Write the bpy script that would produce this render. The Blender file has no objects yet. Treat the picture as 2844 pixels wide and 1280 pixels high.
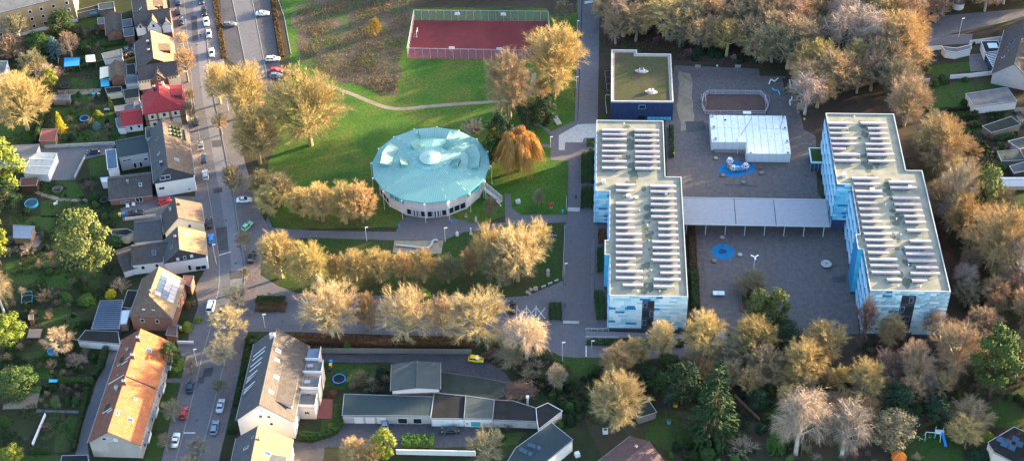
import bpy,bmesh,math,random
from mathutils import Vector,Matrix,noise as mnoise
R = math.radians
rnd = random.Random(11)
scene = bpy.context.scene
COL = scene.collection

# ------------------------------------------------------------------ camera, sky, sun, exposure
THETA,ROLL,FOCAL,DIST = R(42.3),R(1.7),4300.0,435.0      # survey: pitch, roll, focal length (px of 2844), metres
FWD = Vector((0,math.cos(THETA),-math.sin(THETA)))
_u0 = Vector((0,math.sin(THETA),math.cos(THETA))); _r0 = Vector((1,0,0))
RGT = _r0 * math.cos(ROLL) - _u0 * math.sin(ROLL)
UPV = _r0 * math.sin(ROLL) + _u0 * math.cos(ROLL)
EYE = -FWD * DIST
cam_d = bpy.data.cameras.new('camera'); cam = bpy.data.objects.new('camera',cam_d); COL.objects.link(cam)
M = Matrix((RGT,UPV,-FWD)).transposed().to_4x4(); M.translation = EYE
cam.matrix_world = M
cam_d.sensor_width = 36; cam_d.sensor_fit = 'HORIZONTAL'; cam_d.lens = FOCAL / 2844 * 36
cam_d.clip_start = 1; cam_d.clip_end = 6000
scene.camera = cam

SUN_AZ,SUN_EL = R(24),R(10)                 # direction towards the sun, angle from +X towards +Y
world = bpy.data.worlds.new('World'); scene.world = world; world.use_nodes = True
wn = world.node_tree.nodes; wl = world.node_tree.links
bg = wn['Background']
sky = wn.new('ShaderNodeTexSky'); sky.sky_type = 'NISHITA'; sky.sun_disc = False
sky.sun_elevation = SUN_EL; sky.sun_rotation = R(90) - SUN_AZ
sky.air_density = 1.0; sky.dust_density = 2.6; sky.ozone_density = 1.6; sky.altitude = 100
wl.new(sky.outputs[0],bg.inputs[0]); bg.inputs[1].default_value = 0.15
sun_d = bpy.data.lights.new('sun','SUN'); sun_d.energy = 4.6; sun_d.angle = R(0.6); sun_d.color = (1.0,0.75,0.42)
sun = bpy.data.objects.new('sun',sun_d); COL.objects.link(sun)
_sd = Vector((math.cos(SUN_EL) * math.cos(SUN_AZ),math.cos(SUN_EL) * math.sin(SUN_AZ),math.sin(SUN_EL)))
sun.rotation_euler = _sd.to_track_quat('Z','Y').to_euler(); sun.location = _sd * 600
vs = scene.view_settings
vs.view_transform = 'Standard'; vs.look = 'None'; vs.gamma = 1; vs.use_curve_mapping = False; vs.exposure = 2.88
scene.render.engine = 'CYCLES'
scene.cycles.use_denoising = True; scene.cycles.denoiser = 'OPENIMAGEDENOISE'; scene.cycles.denoising_input_passes = 'RGB_ALBEDO_NORMAL'; scene.cycles.denoising_prefilter = 'NONE'; scene.cycles.sample_clamp_indirect = 4; scene.cycles.sample_clamp_direct = 12
scene.cycles.max_bounces = 5; scene.cycles.volume_bounces = 0; scene.cycles.diffuse_bounces = 3; scene.cycles.transparent_max_bounces = 8
scene.cycles.caustics_reflective = False; scene.cycles.caustics_refractive = False

# ------------------------------------------------------------------ survey: picture measurement -> place on the ground
TX = {'A': 0,'B': 560,'C': 1100,'D': 1640,'E': 2224}; TY = {'1': 0,'2': 420,'3': 840}; TS = 620 / 1633
def S(x,y,z=0.0):
    v = FWD * FOCAL + RGT * (x - 1422) + UPV * (640 - y)
    return EYE + v * ((z - EYE.z) / v.z)
def src(t,x,y): return TX[t[0]] + x * TS,TY[t[1]] + y * TS
def G(t,x,y,z=0.0):
    return S(*src(t,x,y),z)
def G2(t,x,y,z=0.0):
    p = G(t,x,y,z); return (p.x,p.y)
def poly(t,pts,z=0.0): return [G2(t,x,y,z) for x,y in pts]
def poly2(pts,z=0.0): return [G2(t,x,y,z) for t,x,y in pts]

# ------------------------------------------------------------------ materials
MATS = {}
def mat(name,col,rough=0.8,var=0.18,scale=0.6,col2=None,bump=0.0,bscale=8.0,metal=0.0,spec=0.3,rand=0.0,hue=0.0):
    """procedural surface: base colour varied by two noises, optional fine relief, optional tint per object"""
    if name in MATS: return MATS[name]
    m = bpy.data.materials.new(name); m.use_nodes = True; MATS[name] = m
    N,L = m.node_tree.nodes,m.node_tree.links
    b = N['Principled BSDF']; b.inputs['Roughness'].default_value = rough; b.inputs['Metallic'].default_value = metal
    b.inputs['Specular IOR Level'].default_value = spec
    tc = N.new('ShaderNodeTexCoord')
    n1 = N.new('ShaderNodeTexNoise'); n1.inputs['Scale'].default_value = scale; n1.inputs['Detail'].default_value = 8; n1.inputs['Roughness'].default_value = .65
    L.new(tc.outputs['Object'],n1.inputs['Vector'])
    rmp = N.new('ShaderNodeValToRGB'); L.new(n1.outputs['Fac'],rmp.inputs['Fac'])
    c2 = col2 or tuple(max(0,c * (1 - var)) for c in col)
    c1 = col if col2 else tuple(min(1,c * (1 + var)) for c in col)
    rmp.color_ramp.elements[0].position = .32; rmp.color_ramp.elements[1].position = .68
    rmp.color_ramp.elements[0].color = (*c2,1); rmp.color_ramp.elements[1].color = (*c1,1)
    out = rmp.outputs['Color']
    if rand or hue:
        oi = N.new('ShaderNodeObjectInfo'); hs = N.new('ShaderNodeHueSaturation')
        mr = N.new('ShaderNodeMapRange'); mr.inputs[3].default_value = 1 - rand; mr.inputs[4].default_value = 1 + rand
        L.new(oi.outputs['Random'],mr.inputs[0]); L.new(mr.outputs[0],hs.inputs['Value'])
        if hue:
            ml = N.new('ShaderNodeMath'); ml.operation = 'MULTIPLY'; ml.inputs[1].default_value = 7.31
            fr = N.new('ShaderNodeMath'); fr.operation = 'FRACT'
            mh = N.new('ShaderNodeMapRange'); mh.inputs[3].default_value = .5 - hue; mh.inputs[4].default_value = .5 + hue
            L.new(oi.outputs['Random'],ml.inputs[0]); L.new(ml.outputs[0],fr.inputs[0]); L.new(fr.outputs[0],mh.inputs[0]); L.new(mh.outputs[0],hs.inputs['Hue'])
        L.new(out,hs.inputs['Color']); out = hs.outputs['Color']
    L.new(out,b.inputs['Base Color'])
    if bump:
        n2 = N.new('ShaderNodeTexNoise'); n2.inputs['Scale'].default_value = bscale; n2.inputs['Detail'].default_value = 4
        L.new(tc.outputs['Object'],n2.inputs['Vector'])
        bp = N.new('ShaderNodeBump'); bp.inputs['Strength'].default_value = bump; bp.inputs['Distance'].default_value = .05
        L.new(n2.outputs['Fac'],bp.inputs['Height']); L.new(bp.outputs[0],b.inputs['Normal'])
    return m

def patch_mat(name,cols,scale,pos=None,rough=.9,fine=6.0,fine_amt=.35,bump=.3,bs=0):
    """ground material: several colours by a large noise, broken up by a fine one"""
    m = bpy.data.materials.new(name); m.use_nodes = True; MATS[name] = m
    N,L = m.node_tree.nodes,m.node_tree.links
    b = N['Principled BSDF']; b.inputs['Roughness'].default_value = rough; b.inputs['Specular IOR Level'].default_value = .15
    tc = N.new('ShaderNodeTexCoord')
    n1 = N.new('ShaderNodeTexNoise'); n1.inputs['Scale'].default_value = scale; n1.inputs['Detail'].default_value = 7; n1.inputs['Distortion'].default_value = .6
    n2 = N.new('ShaderNodeTexNoise'); n2.inputs['Scale'].default_value = fine; n2.inputs['Detail'].default_value = 5; n2.inputs['Roughness'].default_value = .7
    for n in (n1,n2): L.new(tc.outputs['Object'],n.inputs['Vector'])
    r = N.new('ShaderNodeValToRGB'); L.new(n1.outputs['Fac'],r.inputs['Fac'])
    k = len(cols); cr = r.color_ramp
    while len(cr.elements) < k: cr.elements.new(.5)
    for i,c in enumerate(cols):
        cr.elements[i].position = pos[i] if pos else .3 + .4 * i / (k - 1); cr.elements[i].color = (*c,1)
    mr = N.new('ShaderNodeMapRange'); mr.inputs[1].default_value = .3; mr.inputs[2].default_value = .7
    mr.inputs[3].default_value = 1 - fine_amt; mr.inputs[4].default_value = 1 + fine_amt
    L.new(n2.outputs['Fac'],mr.inputs[0])
    mx = N.new('ShaderNodeMix'); mx.data_type = 'RGBA'; mx.blend_type = 'MULTIPLY'; mx.inputs[0].default_value = 1
    L.new(r.outputs[0],mx.inputs[6]); L.new(mr.outputs[0],mx.inputs[7]); L.new(mx.outputs[2],b.inputs['Base Color'])
    if bump:
        bp = N.new('ShaderNodeBump'); bp.inputs['Strength'].default_value = bump; bp.inputs['Distance'].default_value = .1
        if bs:
            n2 = N.new('ShaderNodeTexNoise'); n2.inputs['Scale'].default_value = bs; n2.inputs['Detail'].default_value = 2; L.new(tc.outputs['Object'],n2.inputs['Vector'])
        L.new(n2.outputs['Fac'],bp.inputs['Height']); L.new(bp.outputs[0],b.inputs['Normal'])
    return m

def unit_mat(name,c1,c2,bw,bh,mortar,msize=.03,axes='yx',rough=.75,var=.3,squash=.5,stain=None,spec=.3):
    """small repeated units (roof tiles, bricks, setts) too small to pick apart, in object space"""
    m = bpy.data.materials.new(name); m.use_nodes = True; MATS[name] = m
    N,L = m.node_tree.nodes,m.node_tree.links
    b = N['Principled BSDF']; b.inputs['Roughness'].default_value = rough; b.inputs['Specular IOR Level'].default_value = spec
    tc = N.new('ShaderNodeTexCoord'); sp = N.new('ShaderNodeSeparateXYZ'); cb = N.new('ShaderNodeCombineXYZ')
    L.new(tc.outputs['Object'],sp.inputs[0])
    for i,a in enumerate(axes):
        if a == 's':                                     # x + y, for walls of either heading
            ad = N.new('ShaderNodeMath'); L.new(sp.outputs[0],ad.inputs[0]); L.new(sp.outputs[1],ad.inputs[1]); L.new(ad.outputs[0],cb.inputs[i])
        else: L.new(sp.outputs['xyz'.index(a)],cb.inputs[i])
    br = N.new('ShaderNodeTexBrick'); br.inputs['Scale'].default_value = 1; br.inputs['Brick Width'].default_value = bw; br.inputs['Row Height'].default_value = bh
    br.inputs['Mortar Size'].default_value = msize; br.inputs['Color1'].default_value = (*c1,1); br.inputs['Color2'].default_value = (*c2,1)
    br.inputs['Mortar'].default_value = (*mortar,1); br.offset = squash
    L.new(cb.outputs[0],br.inputs['Vector'])
    n = N.new('ShaderNodeTexNoise'); n.inputs['Scale'].default_value = .8; n.inputs['Detail'].default_value = 8; n.inputs['Roughness'].default_value = .7
    L.new(tc.outputs['Object'],n.inputs['Vector'])
    mr = N.new('ShaderNodeMapRange'); mr.inputs[1].default_value = .3; mr.inputs[2].default_value = .7; mr.inputs[3].default_value = 1 - var; mr.inputs[4].default_value = 1 + var
    L.new(n.outputs['Fac'],mr.inputs[0])
    mx = N.new('ShaderNodeMix'); mx.data_type = 'RGBA'; mx.blend_type = 'MULTIPLY'; mx.inputs[0].default_value = 1
    L.new(br.outputs['Color'],mx.inputs[6]); L.new(mr.outputs[0],mx.inputs[7])
    out = mx.outputs[2]
    if stain:
        n3 = N.new('ShaderNodeTexNoise'); n3.inputs['Scale'].default_value = .35; n3.inputs['Detail'].default_value = 6
        L.new(tc.outputs['Object'],n3.inputs['Vector'])
        r3 = N.new('ShaderNodeValToRGB'); r3.color_ramp.elements[0].position = .52; r3.color_ramp.elements[1].position = .62
        r3.color_ramp.elements[0].color = (0,0,0,1); r3.color_ramp.elements[1].color = (.8,.8,.8,1)
        L.new(n3.outputs['Fac'],r3.inputs[0])
        m2 = N.new('ShaderNodeMix'); m2.data_type = 'RGBA'; L.new(r3.outputs[0],m2.inputs[0]); L.new(out,m2.inputs[6]); m2.inputs[7].default_value = (*stain,1)
        out = m2.outputs[2]
    L.new(out,b.inputs['Base Color'])
    bp = N.new('ShaderNodeBump'); bp.inputs['Strength'].default_value = .5; bp.inputs['Distance'].default_value = .03
    L.new(br.outputs['Fac'],bp.inputs['Height']); bp.invert = True; L.new(bp.outputs[0],b.inputs['Normal'])
    return m

def rib_mat(name,c1,c2,period,axis='x',rough=.5,metal=0.0,grime=None,spec=.4,bumpd=.05):
    """fine ribbed sheeting"""
    m = bpy.data.materials.new(name); m.use_nodes = True; MATS[name] = m
    N,L = m.node_tree.nodes,m.node_tree.links
    b = N['Principled BSDF']; b.inputs['Roughness'].default_value = rough; b.inputs['Metallic'].default_value = metal; b.inputs['Specular IOR Level'].default_value = spec
    tc = N.new('ShaderNodeTexCoord'); w = N.new('ShaderNodeTexWave'); w.bands_direction = axis.upper(); w.inputs['Scale'].default_value = .314 / period
    w.inputs['Distortion'].default_value = 0
    L.new(tc.outputs['Object'],w.inputs['Vector'])
    n = N.new('ShaderNodeTexNoise'); n.inputs['Scale'].default_value = .7; n.inputs['Detail'].default_value = 8; n.inputs['Roughness'].default_value = .7
    L.new(tc.outputs['Object'],n.inputs['Vector'])
    r = N.new('ShaderNodeValToRGB'); r.color_ramp.elements[0].color = (*c2,1); r.color_ramp.elements[1].color = (*c1,1)
    r.color_ramp.elements[0].position = .0; r.color_ramp.elements[1].position = .45
    L.new(w.outputs['Fac'],r.inputs[0])
    r2 = N.new('ShaderNodeValToRGB'); r2.color_ramp.elements[0].position = .45; r2.color_ramp.elements[1].position = .7
    r2.color_ramp.elements[0].color = (0,0,0,1); r2.color_ramp.elements[1].color = (.75,.75,.75,1)
    L.new(n.outputs['Fac'],r2.inputs[0])
    mx = N.new('ShaderNodeMix'); mx.data_type = 'RGBA'; L.new(r2.outputs[0],mx.inputs[0]); L.new(r.outputs[0],mx.inputs[6])
    mx.inputs[7].default_value = (*(grime or tuple(c * .75 for c in c1)),1)
    L.new(mx.outputs[2],b.inputs['Base Color'])
    bp = N.new('ShaderNodeBump'); bp.inputs['Strength'].default_value = .6; bp.inputs['Distance'].default_value = bumpd
    L.new(w.outputs['Fac'],bp.inputs['Height']); L.new(bp.outputs[0],b.inputs['Normal'])
    return m

def mesh_fence_mat(name,col,alpha):
    m = bpy.data.materials.new(name); m.use_nodes = True; MATS[name] = m
    N,L = m.node_tree.nodes,m.node_tree.links
    b = N['Principled BSDF']; b.inputs['Base Color'].default_value = (*col,1); b.inputs['Roughness'].default_value = .6; b.inputs['Alpha'].default_value = alpha
    return m

# ------------------------------------------------------------------ mesh builder
class MB:
    def __init__(s): s.v = []; s.f = []; s.m = []; s.cur = 0
    def add(s,vs,fs):
        o = len(s.v); s.v.extend([tuple(p) for p in vs])
        for f in fs: s.f.append(tuple(i + o for i in f)); s.m.append(s.cur)
        return s
    def box(s,c,d,rz=0.0,top=1.0):
        x,y,z = c; a,b,h = d[0] / 2,d[1] / 2,d[2] / 2; cs,sn = math.cos(rz),math.sin(rz)
        vs = []
        for k,zz in ((1,-h),(top,h)):
            for px,py in ((-a,-b),(a,-b),(a,b),(-a,b)):
                px *= k; py *= k; vs.append((x + px * cs - py * sn,y + px * sn + py * cs,z + zz))
        return s.add(vs,[(3,2,1,0),(4,5,6,7),(0,1,5,4),(1,2,6,5),(2,3,7,6),(3,0,4,7)])
    def b3(s,x0,x1,y0,y1,z0,z1): return s.box(((x0 + x1) / 2,(y0 + y1) / 2,(z0 + z1) / 2),(x1 - x0,y1 - y0,z1 - z0))
    def prism(s,pts,z0,z1):
        n = len(pts); area = sum(pts[i][0] * pts[(i + 1) % n][1] - pts[(i + 1) % n][0] * pts[i][1] for i in range(n))
        if area < 0: pts = pts[::-1]
        vs = [(x,y,z0) for x,y in pts] + [(x,y,z1) for x,y in pts]
        return s.add(vs,[tuple(range(n - 1,-1,-1)),tuple(range(n,2 * n))] + [(i,(i + 1) % n,n + (i + 1) % n,n + i) for i in range(n)])
    def sheet(s,pts,z):
        n = len(pts); area = sum(pts[i][0] * pts[(i + 1) % n][1] - pts[(i + 1) % n][0] * pts[i][1] for i in range(n))
        if area < 0: pts = pts[::-1]
        return s.add([(x,y,z) for x,y in pts],[tuple(range(n))])
    def tube(s,p0,p1,r0,r1=None,n=5,cap=True):
        p0,p1 = Vector(p0),Vector(p1); r1 = r0 if r1 is None else r1
        d = p1 - p0
        if d.length < 1e-6: return s
        d.normalize(); a = d.orthogonal().normalized(); b = d.cross(a)
        vs = [p0 + (a * math.cos(2 * math.pi * i / n) + b * math.sin(2 * math.pi * i / n)) * r0 for i in range(n)]
        vs += [p1 + (a * math.cos(2 * math.pi * i / n) + b * math.sin(2 * math.pi * i / n)) * r1 for i in range(n)]
        fs = [(i,(i + 1) % n,n + (i + 1) % n,n + i) for i in range(n)]
        if cap: fs += [tuple(range(n - 1,-1,-1)),tuple(range(n,2 * n))]
        return s.add(vs,fs)
    def bar(s,p0,p1,w,h):
        """rectangular bar between two points, h measured upwards"""
        p0,p1 = Vector(p0),Vector(p1); d = (p1 - p0).normalized(); sd = d.cross(Vector((0,0,1)))
        if sd.length < 1e-4: sd = Vector((1,0,0))
        sd.normalize(); up = sd.cross(d)
        vs = [p + sd * a * w / 2 + up * b * h / 2 for p in (p0,p1) for a,b in ((-1,-1),(1,-1),(1,1),(-1,1))]
        return s.add(vs,[(3,2,1,0),(4,5,6,7),(0,1,5,4),(1,2,6,5),(2,3,7,6),(3,0,4,7)])
    def lathe(s,c,prof,n=16):
        """prof: (r, z) from bottom to top"""
        x,y,z = c; vs = []; fs = []
        for r,h in prof: vs += [(x + r * math.cos(2 * math.pi * i / n),y + r * math.sin(2 * math.pi * i / n),z + h) for i in range(n)]
        for k in range(len(prof) - 1): fs += [(k * n + i,k * n + (i + 1) % n,(k + 1) * n + (i + 1) % n,(k + 1) * n + i) for i in range(n)]
        fs += [tuple(range(n - 1,-1,-1)),tuple(range((len(prof) - 1) * n,len(prof) * n))]
        return s.add(vs,fs)
    def slab(s,pts,t):
        """closed slab: a 3-D polygon thickened straight down by t"""
        n = len(pts); a = Vector(pts[0]); nz = sum((Vector(pts[i]) - a).cross(Vector(pts[(i + 1) % n]) - a).z for i in range(n))
        if nz < 0: pts = pts[::-1]
        vs = [tuple(p) for p in pts] + [(p[0],p[1],p[2] - t) for p in pts]
        return s.add(vs,[tuple(range(n)),tuple(range(2 * n - 1,n - 1,-1))] + [(i,n + i,n + (i + 1) % n,(i + 1) % n) for i in range(n)])
    def mesh(s,name,mats):
        me = bpy.data.meshes.new(name); me.from_pydata(s.v,[],s.f)
        if not isinstance(mats,(list,tuple)): mats = [mats]
        for m in mats: me.materials.append(MATS[m] if isinstance(m,str) else m)
        if len(mats) > 1: me.polygons.foreach_set('material_index',s.m)
        me.update(); return me
    def build(s,name,mats,parent=None,smooth=False):
        me = s.mesh(name,mats)
        if smooth: me.polygons.foreach_set('use_smooth',[True] * len(me.polygons))
        return link(name,me,parent)

def link(name,data,parent=None,loc=None,rz=None):
    o = bpy.data.objects.new(name,data); COL.objects.link(o)
    if parent is not None: o.parent = parent
    if loc is not None: o.location = loc
    if rz is not None: o.rotation_euler = (0,0,rz)
    return o
def tag(o,label=None,cat=None,group=None,kind=None):
    if label: o['label'] = label
    if cat: o['category'] = cat
    if group: o['group'] = group
    if kind: o['kind'] = kind
    return o
def thing(name,label,cat,loc=(0,0,0),rz=0.0,group=None):
    return tag(link(name,None,None,loc,rz),label,cat,group)
def structure(name,mb,m,label=None):
    return tag(mb.build(name,m),label or name.replace('_',' '),None,None,'structure')
def copy_tree(o,parent=None):
    c = o.copy(); COL.objects.link(c); c.parent = parent
    for ch in o.children: copy_tree(ch,c)
    return c
def smooth_line(pts,k=6):
    """Catmull-Rom through 2-D points"""
    out = []; P = [pts[0]] + list(pts) + [pts[-1]]
    for i in range(1,len(P) - 2):
        p0,p1,p2,p3 = P[i - 1],P[i],P[i + 1],P[i + 2]
        for j in range(k):
            t = j / k; out.append(tuple(.5 * (2 * b + (c - a) * t + (2 * a - 5 * b + 4 * c - d) * t * t + (3 * b - a - 3 * c + d) * t ** 3) for a,b,c,d in zip(p0,p1,p2,p3)))
    out.append(tuple(pts[-1])); return out
def strip(mb,left,right,z,z1=None):
    n = len(left)
    if z1 is None:
        return mb.add([(x,y,z) for x,y in left] + [(x,y,z) for x,y in right],[(i,n + i,n + i + 1,i + 1) for i in range(n - 1)])
def offset_line(pts,d):
    out = []
    for i,p in enumerate(pts):
        a = pts[max(0,i - 1)]; b = pts[min(len(pts) - 1,i + 1)]; tx,ty = b[0] - a[0],b[1] - a[1]; l = math.hypot(tx,ty) or 1
        out.append((p[0] - ty / l * d,p[1] + tx / l * d))
    return out
def curb(mb,pts,w=.16,z0=0.0,z1=.12):
    a = offset_line(pts,w / 2); b = offset_line(pts,-w / 2); n = len(pts)
    for i in range(n - 1): mb.prism([b[i],b[i + 1],a[i + 1],a[i]],z0,z1)
def ordinal(i): return ['first','second','third','fourth','fifth','sixth','seventh','eighth','ninth','tenth','eleventh','twelfth','thirteenth','fourteenth','fifteenth','sixteenth','seventeenth','eighteenth','nineteenth','twentieth'][i]
# ------------------------------------------------------------------ palette
patch_mat('soil',[(.030,.022,.017),(.050,.036,.026),(.034,.040,.017),(.062,.046,.034)],.12,fine=3.0,fine_amt=.5)
patch_mat('garden_soil',[(.030,.022,.017),(.024,.030,.014),(.026,.036,.014),(.046,.034,.026)],.22,fine=3.0,fine_amt=.45)
patch_mat('wood_floor',[(.040,.026,.022),(.062,.042,.034),(.046,.038,.024),(.080,.056,.044)],.15,fine=4.0,fine_amt=.5)
patch_mat('lawn_green',[(.026,.060,.013),(.034,.086,.013),(.052,.108,.014),(.082,.106,.020),(.042,.092,.013)],.05,fine=1.2,fine_amt=.42,bump=1,bs=7)
patch_mat('lawn_dull',[(.024,.042,.012),(.026,.056,.012),(.042,.048,.018),(.026,.050,.012)],.10,fine=1.6,fine_amt=.38,bump=1,bs=7)
patch_mat('lawn_garden',[(.022,.046,.011),(.028,.066,.012),(.040,.056,.017),(.025,.056,.012)],.18,fine=1.6,fine_amt=.38,bump=1,bs=7)
patch_mat('dry_meadow',[(.050,.066,.022),(.095,.074,.046),(.075,.056,.046),(.046,.072,.022),(.110,.090,.056)],.10,fine=1.6,fine_amt=.6)
patch_mat('asphalt',[(.092,.090,.100),(.122,.118,.130),(.106,.103,.115)],.10,fine=1.5,fine_amt=.16,bump=.1)
patch_mat('asphalt_light',[(.135,.130,.145),(.165,.158,.175),(.148,.143,.158)],.08,fine=1.2,fine_amt=.12,bump=.1)
patch_mat('asphalt_dark',[(.048,.046,.054),(.074,.070,.078),(.058,.060,.064)],.12,fine=1.5,fine_amt=.3,bump=.1)
patch_mat('pitch_red',[(.120,.022,.026),(.150,.030,.032),(.105,.020,.028)],.06,fine=1.5,fine_amt=.14,bump=.1)
patch_mat('court_brown',[(.080,.050,.042),(.098,.062,.052),(.070,.046,.042)],.15,fine=1.5,fine_amt=.15,bump=.1)
patch_mat('play_blue',[(.012,.120,.270),(.018,.150,.320),(.010,.100,.230)],.3,fine=2.0,fine_amt=.15,bump=.1)
patch_mat('play_blue_dark',[(.006,.050,.120),(.010,.070,.160)],.3,fine=2.0,fine_amt=.15,bump=.1)
patch_mat('sand',[(.20,.17,.12),(.26,.22,.16),(.17,.15,.11)],.25,fine=3.0,fine_amt=.2)
patch_mat('path_gravel',[(.19,.155,.115),(.24,.20,.15),(.16,.135,.10)],.2,fine=3.0,fine_amt=.2)
unit_mat('paving',(.118,.108,.118),(.108,.100,.110),.6,.3,(.094,.086,.094),.02,axes='xy',rough=.85,var=.16)
unit_mat('yard_paving',(.108,.092,.092),(.098,.085,.087),1.2,1.2,(.084,.073,.074),.03,axes='xy',rough=.85,var=.30,squash=0)
unit_mat('pavement_slabs',(.134,.118,.120),(.122,.108,.112),.5,.5,(.104,.092,.094),.02,axes='xy',rough=.85,var=.2)
mat('curb_stone',(.24,.23,.22),.9,.2,2.0)
mat('line_white',(.60,.60,.58),.8,.25,1.5)
mat('concrete',(.36,.35,.33),.9,.2,1.0)
mat('concrete_dark',(.16,.155,.15),.9,.25,1.0)
mat('white_paint',(.66,.66,.66),.6,.05,.8)
mat('white_wall',(.66,.63,.62),.85,.06,.5)
mat('cream_wall',(.66,.56,.42),.85,.08,.5)
mat('grey_wall',(.40,.39,.40),.85,.1,.5)
mat('ochre_wall',(.30,.215,.13),.85,.1,.5)
mat('rose_wall',(.66,.52,.46),.85,.08,.5)
mat('taupe_wall',(.40,.34,.30),.85,.1,.5)
mat('slate_wall',(.050,.052,.066),.7,.2,1.2)
mat('timber_dark',(.085,.035,.022),.8,.25,2.0)
mat('wood',(.22,.12,.065),.85,.25,2.5)
mat('wood_grey',(.20,.17,.15),.85,.25,2.5)
mat('shed_red',(.19,.060,.050),.8,.2,1.5)
mat('metal_grey',(.34,.35,.37),.45,.1,2.0,metal=.6)
mat('metal_white',(.60,.61,.63),.45,.05,2.0)
mat('metal_dark',(.045,.047,.052),.5,.15,2.0)
mat('glass_dark',(.018,.022,.030),.08,.2,.8,spec=.6)
mat('glass_blue',(.030,.060,.110),.10,.3,.4,spec=.6)
mat('rubber',(.012,.012,.013),.9,.2,3)
mat('blue_plastic',(.02,.20,.62),.5,.1,2)
mat('cyan_plastic',(.05,.42,.62),.5,.1,2)
mat('teal_metal',(.05,.32,.36),.5,.1,2)
mat('orange_cloth',(.62,.13,.03),.8,.1,2)
mat('yellow_plastic',(.75,.50,.04),.5,.1,2)
mat('red_plastic',(.50,.04,.03),.5,.1,2)
mat('stone',(.33,.28,.24),.95,.3,1.5,bump=.5)
unit_mat('brick_red',(.26,.095,.060),(.20,.070,.048),.26,.085,(.24,.18,.14),.012,axes='sz',var=.15)
unit_mat('brick_dark',(.16,.070,.055),(.12,.055,.045),.26,.085,(.13,.10,.09),.012,axes='sz',var=.15)
unit_mat('tile_orange',(.46,.145,.040),(.35,.105,.035),.24,.34,(.14,.045,.025),.035,var=.32,stain=(.20,.085,.050))
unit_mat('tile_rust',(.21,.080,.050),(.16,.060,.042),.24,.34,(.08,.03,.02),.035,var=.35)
unit_mat('tile_brown',(.165,.112,.082),(.130,.090,.070),.24,.34,(.07,.042,.03),.035,var=.30)
unit_mat('tile_sand',(.29,.195,.11),(.23,.155,.09),.24,.34,(.13,.08,.045),.035,var=.30)
unit_mat('tile_dark',(.088,.074,.072),(.068,.058,.060),.24,.34,(.03,.026,.026),.035,var=.30)
unit_mat('tile_red',(.36,.036,.042),(.30,.030,.036),.24,.34,(.15,.012,.015),.03,var=.12)
unit_mat('tile_purple',(.150,.085,.085),(.120,.070,.072),.24,.34,(.05,.03,.03),.035,var=.3)
unit_mat('slate',(.078,.078,.088),(.064,.064,.074),.30,.22,(.03,.03,.034),.02,var=.25)
rib_mat('corrugated_grey',(.070,.082,.086),(.048,.058,.062),.25,'x',grime=(.050,.062,.050),rough=.85,spec=.12)
rib_mat('corrugated_teal',(.036,.054,.062),(.026,.040,.048),.30,'x',grime=(.034,.046,.044),rough=.85,spec=.12)
rib_mat('corrugated_blue',(.18,.22,.29),(.12,.15,.21),.30,'x')
mat('felt_dark',(.026,.026,.030),.95,.3,.35,col2=(.016,.018,.017),spec=.1)
mat('felt_grey',(.10,.105,.115),.95,.25,.4)
mat('felt_moss',(.042,.048,.042),.95,.3,.4,col2=(.026,.032,.024),spec=.1)

# ------------------------------------------------------------------ the ground and everything laid on it
def ragged(pts,amp,step=2.0):
    if not amp: return pts
    out = []; n = len(pts)
    for i in range(n):
        a,b = Vector(pts[i]),Vector(pts[(i + 1) % n]); k = max(1,int((b - a).length / step))
        nrm = Vector((-(b - a).y,(b - a).x)); nrm = nrm.normalized() if nrm.length else nrm
        for j in range(k):
            p = a.lerp(b,j / k)
            p = p + nrm * amp * mnoise.noise(Vector((p.x * .31,p.y * .31,3.3))) * 2
            out.append((p.x,p.y))
    return out
def area(name,label,m,pts,z,rag=0.0):
    return structure(name,MB().sheet(ragged(pts,rag),z),m,label)

g = MB(); nx = 30
g.add([(-900 + 60 * i,-420 + 60 * j,0) for j in range(nx + 1) for i in range(nx + 1)],
      [(j * (nx + 1) + i,j * (nx + 1) + i + 1,(j + 1) * (nx + 1) + i + 1,(j + 1) * (nx + 1) + i) for j in range(nx) for i in range(nx)])
structure('ground',g,'soil','dark winter ground under gardens and trees')

area('garden_ground','mixed soil and rough grass of the back gardens','garden_soil',poly2([('A1',-700,-400),('A1',1240,-400),('A1',1290,500),('A2',1400,200),('A2',1480,900),('A3',1280,400),('A3',1200,700),('A3',1040,1500),('A3',-700,1500)]),.006,.3)
area('garden_ground','mixed soil and rough grass south of the car park','garden_soil',poly2([('B3',200,640),('B3',260,420),('B3',720,330),('C3',560,330),('C3',1100,350),('C3',1300,500),('C3',1400,900),('C3',1700,1500),('B3',60,1500)]),.006,.3)
area('woodland_floor','brown leaf litter of the wood','wood_floor',poly2([('D1',20,-300),('E1',1000,-300),('E1',800,500),('E1',900,900),('E2',900,600),('E2',1300,900),('E3',1300,500),('E3',500,650),('D3',700,520),('D3',760,300),('E3',100,100),('E2',500,900),('E1',0,900),('D1',1560,700),('D1',1500,500),('D1',600,470),('D1',590,340),('D1',90,330)]),.008,.6)
area('lawn','wide green lawn of the park','lawn_green',poly2([('B1',545,-200),('C1',1335,-200),('C1',1300,900),('C1',1130,960),('C2',1130,70),('C2',1262,72),('C2',1250,480),('C2',800,470),('C2',620,540),('B2',700,570),('B2',540,560),('B2',480,470),('B2',420,300),('B1',560,1000),('B1',480,720),('B1',600,690),('B1',650,400)]),.010,.25)
area('lawn','shaded lawn between the path and the tree row','lawn_dull',poly2([('B2',560,640),('B2',800,638),('C2',0,640),('C2',500,590),('C2',640,585),('C2',800,540),('C2',1225,520),('C2',1240,540),('C2',1222,940),('C2',960,1050),('C2',800,1065),('B2',800,1040),('B2',700,1030),('B2',560,980),('B2',470,900)]),.012,.2)
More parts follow.
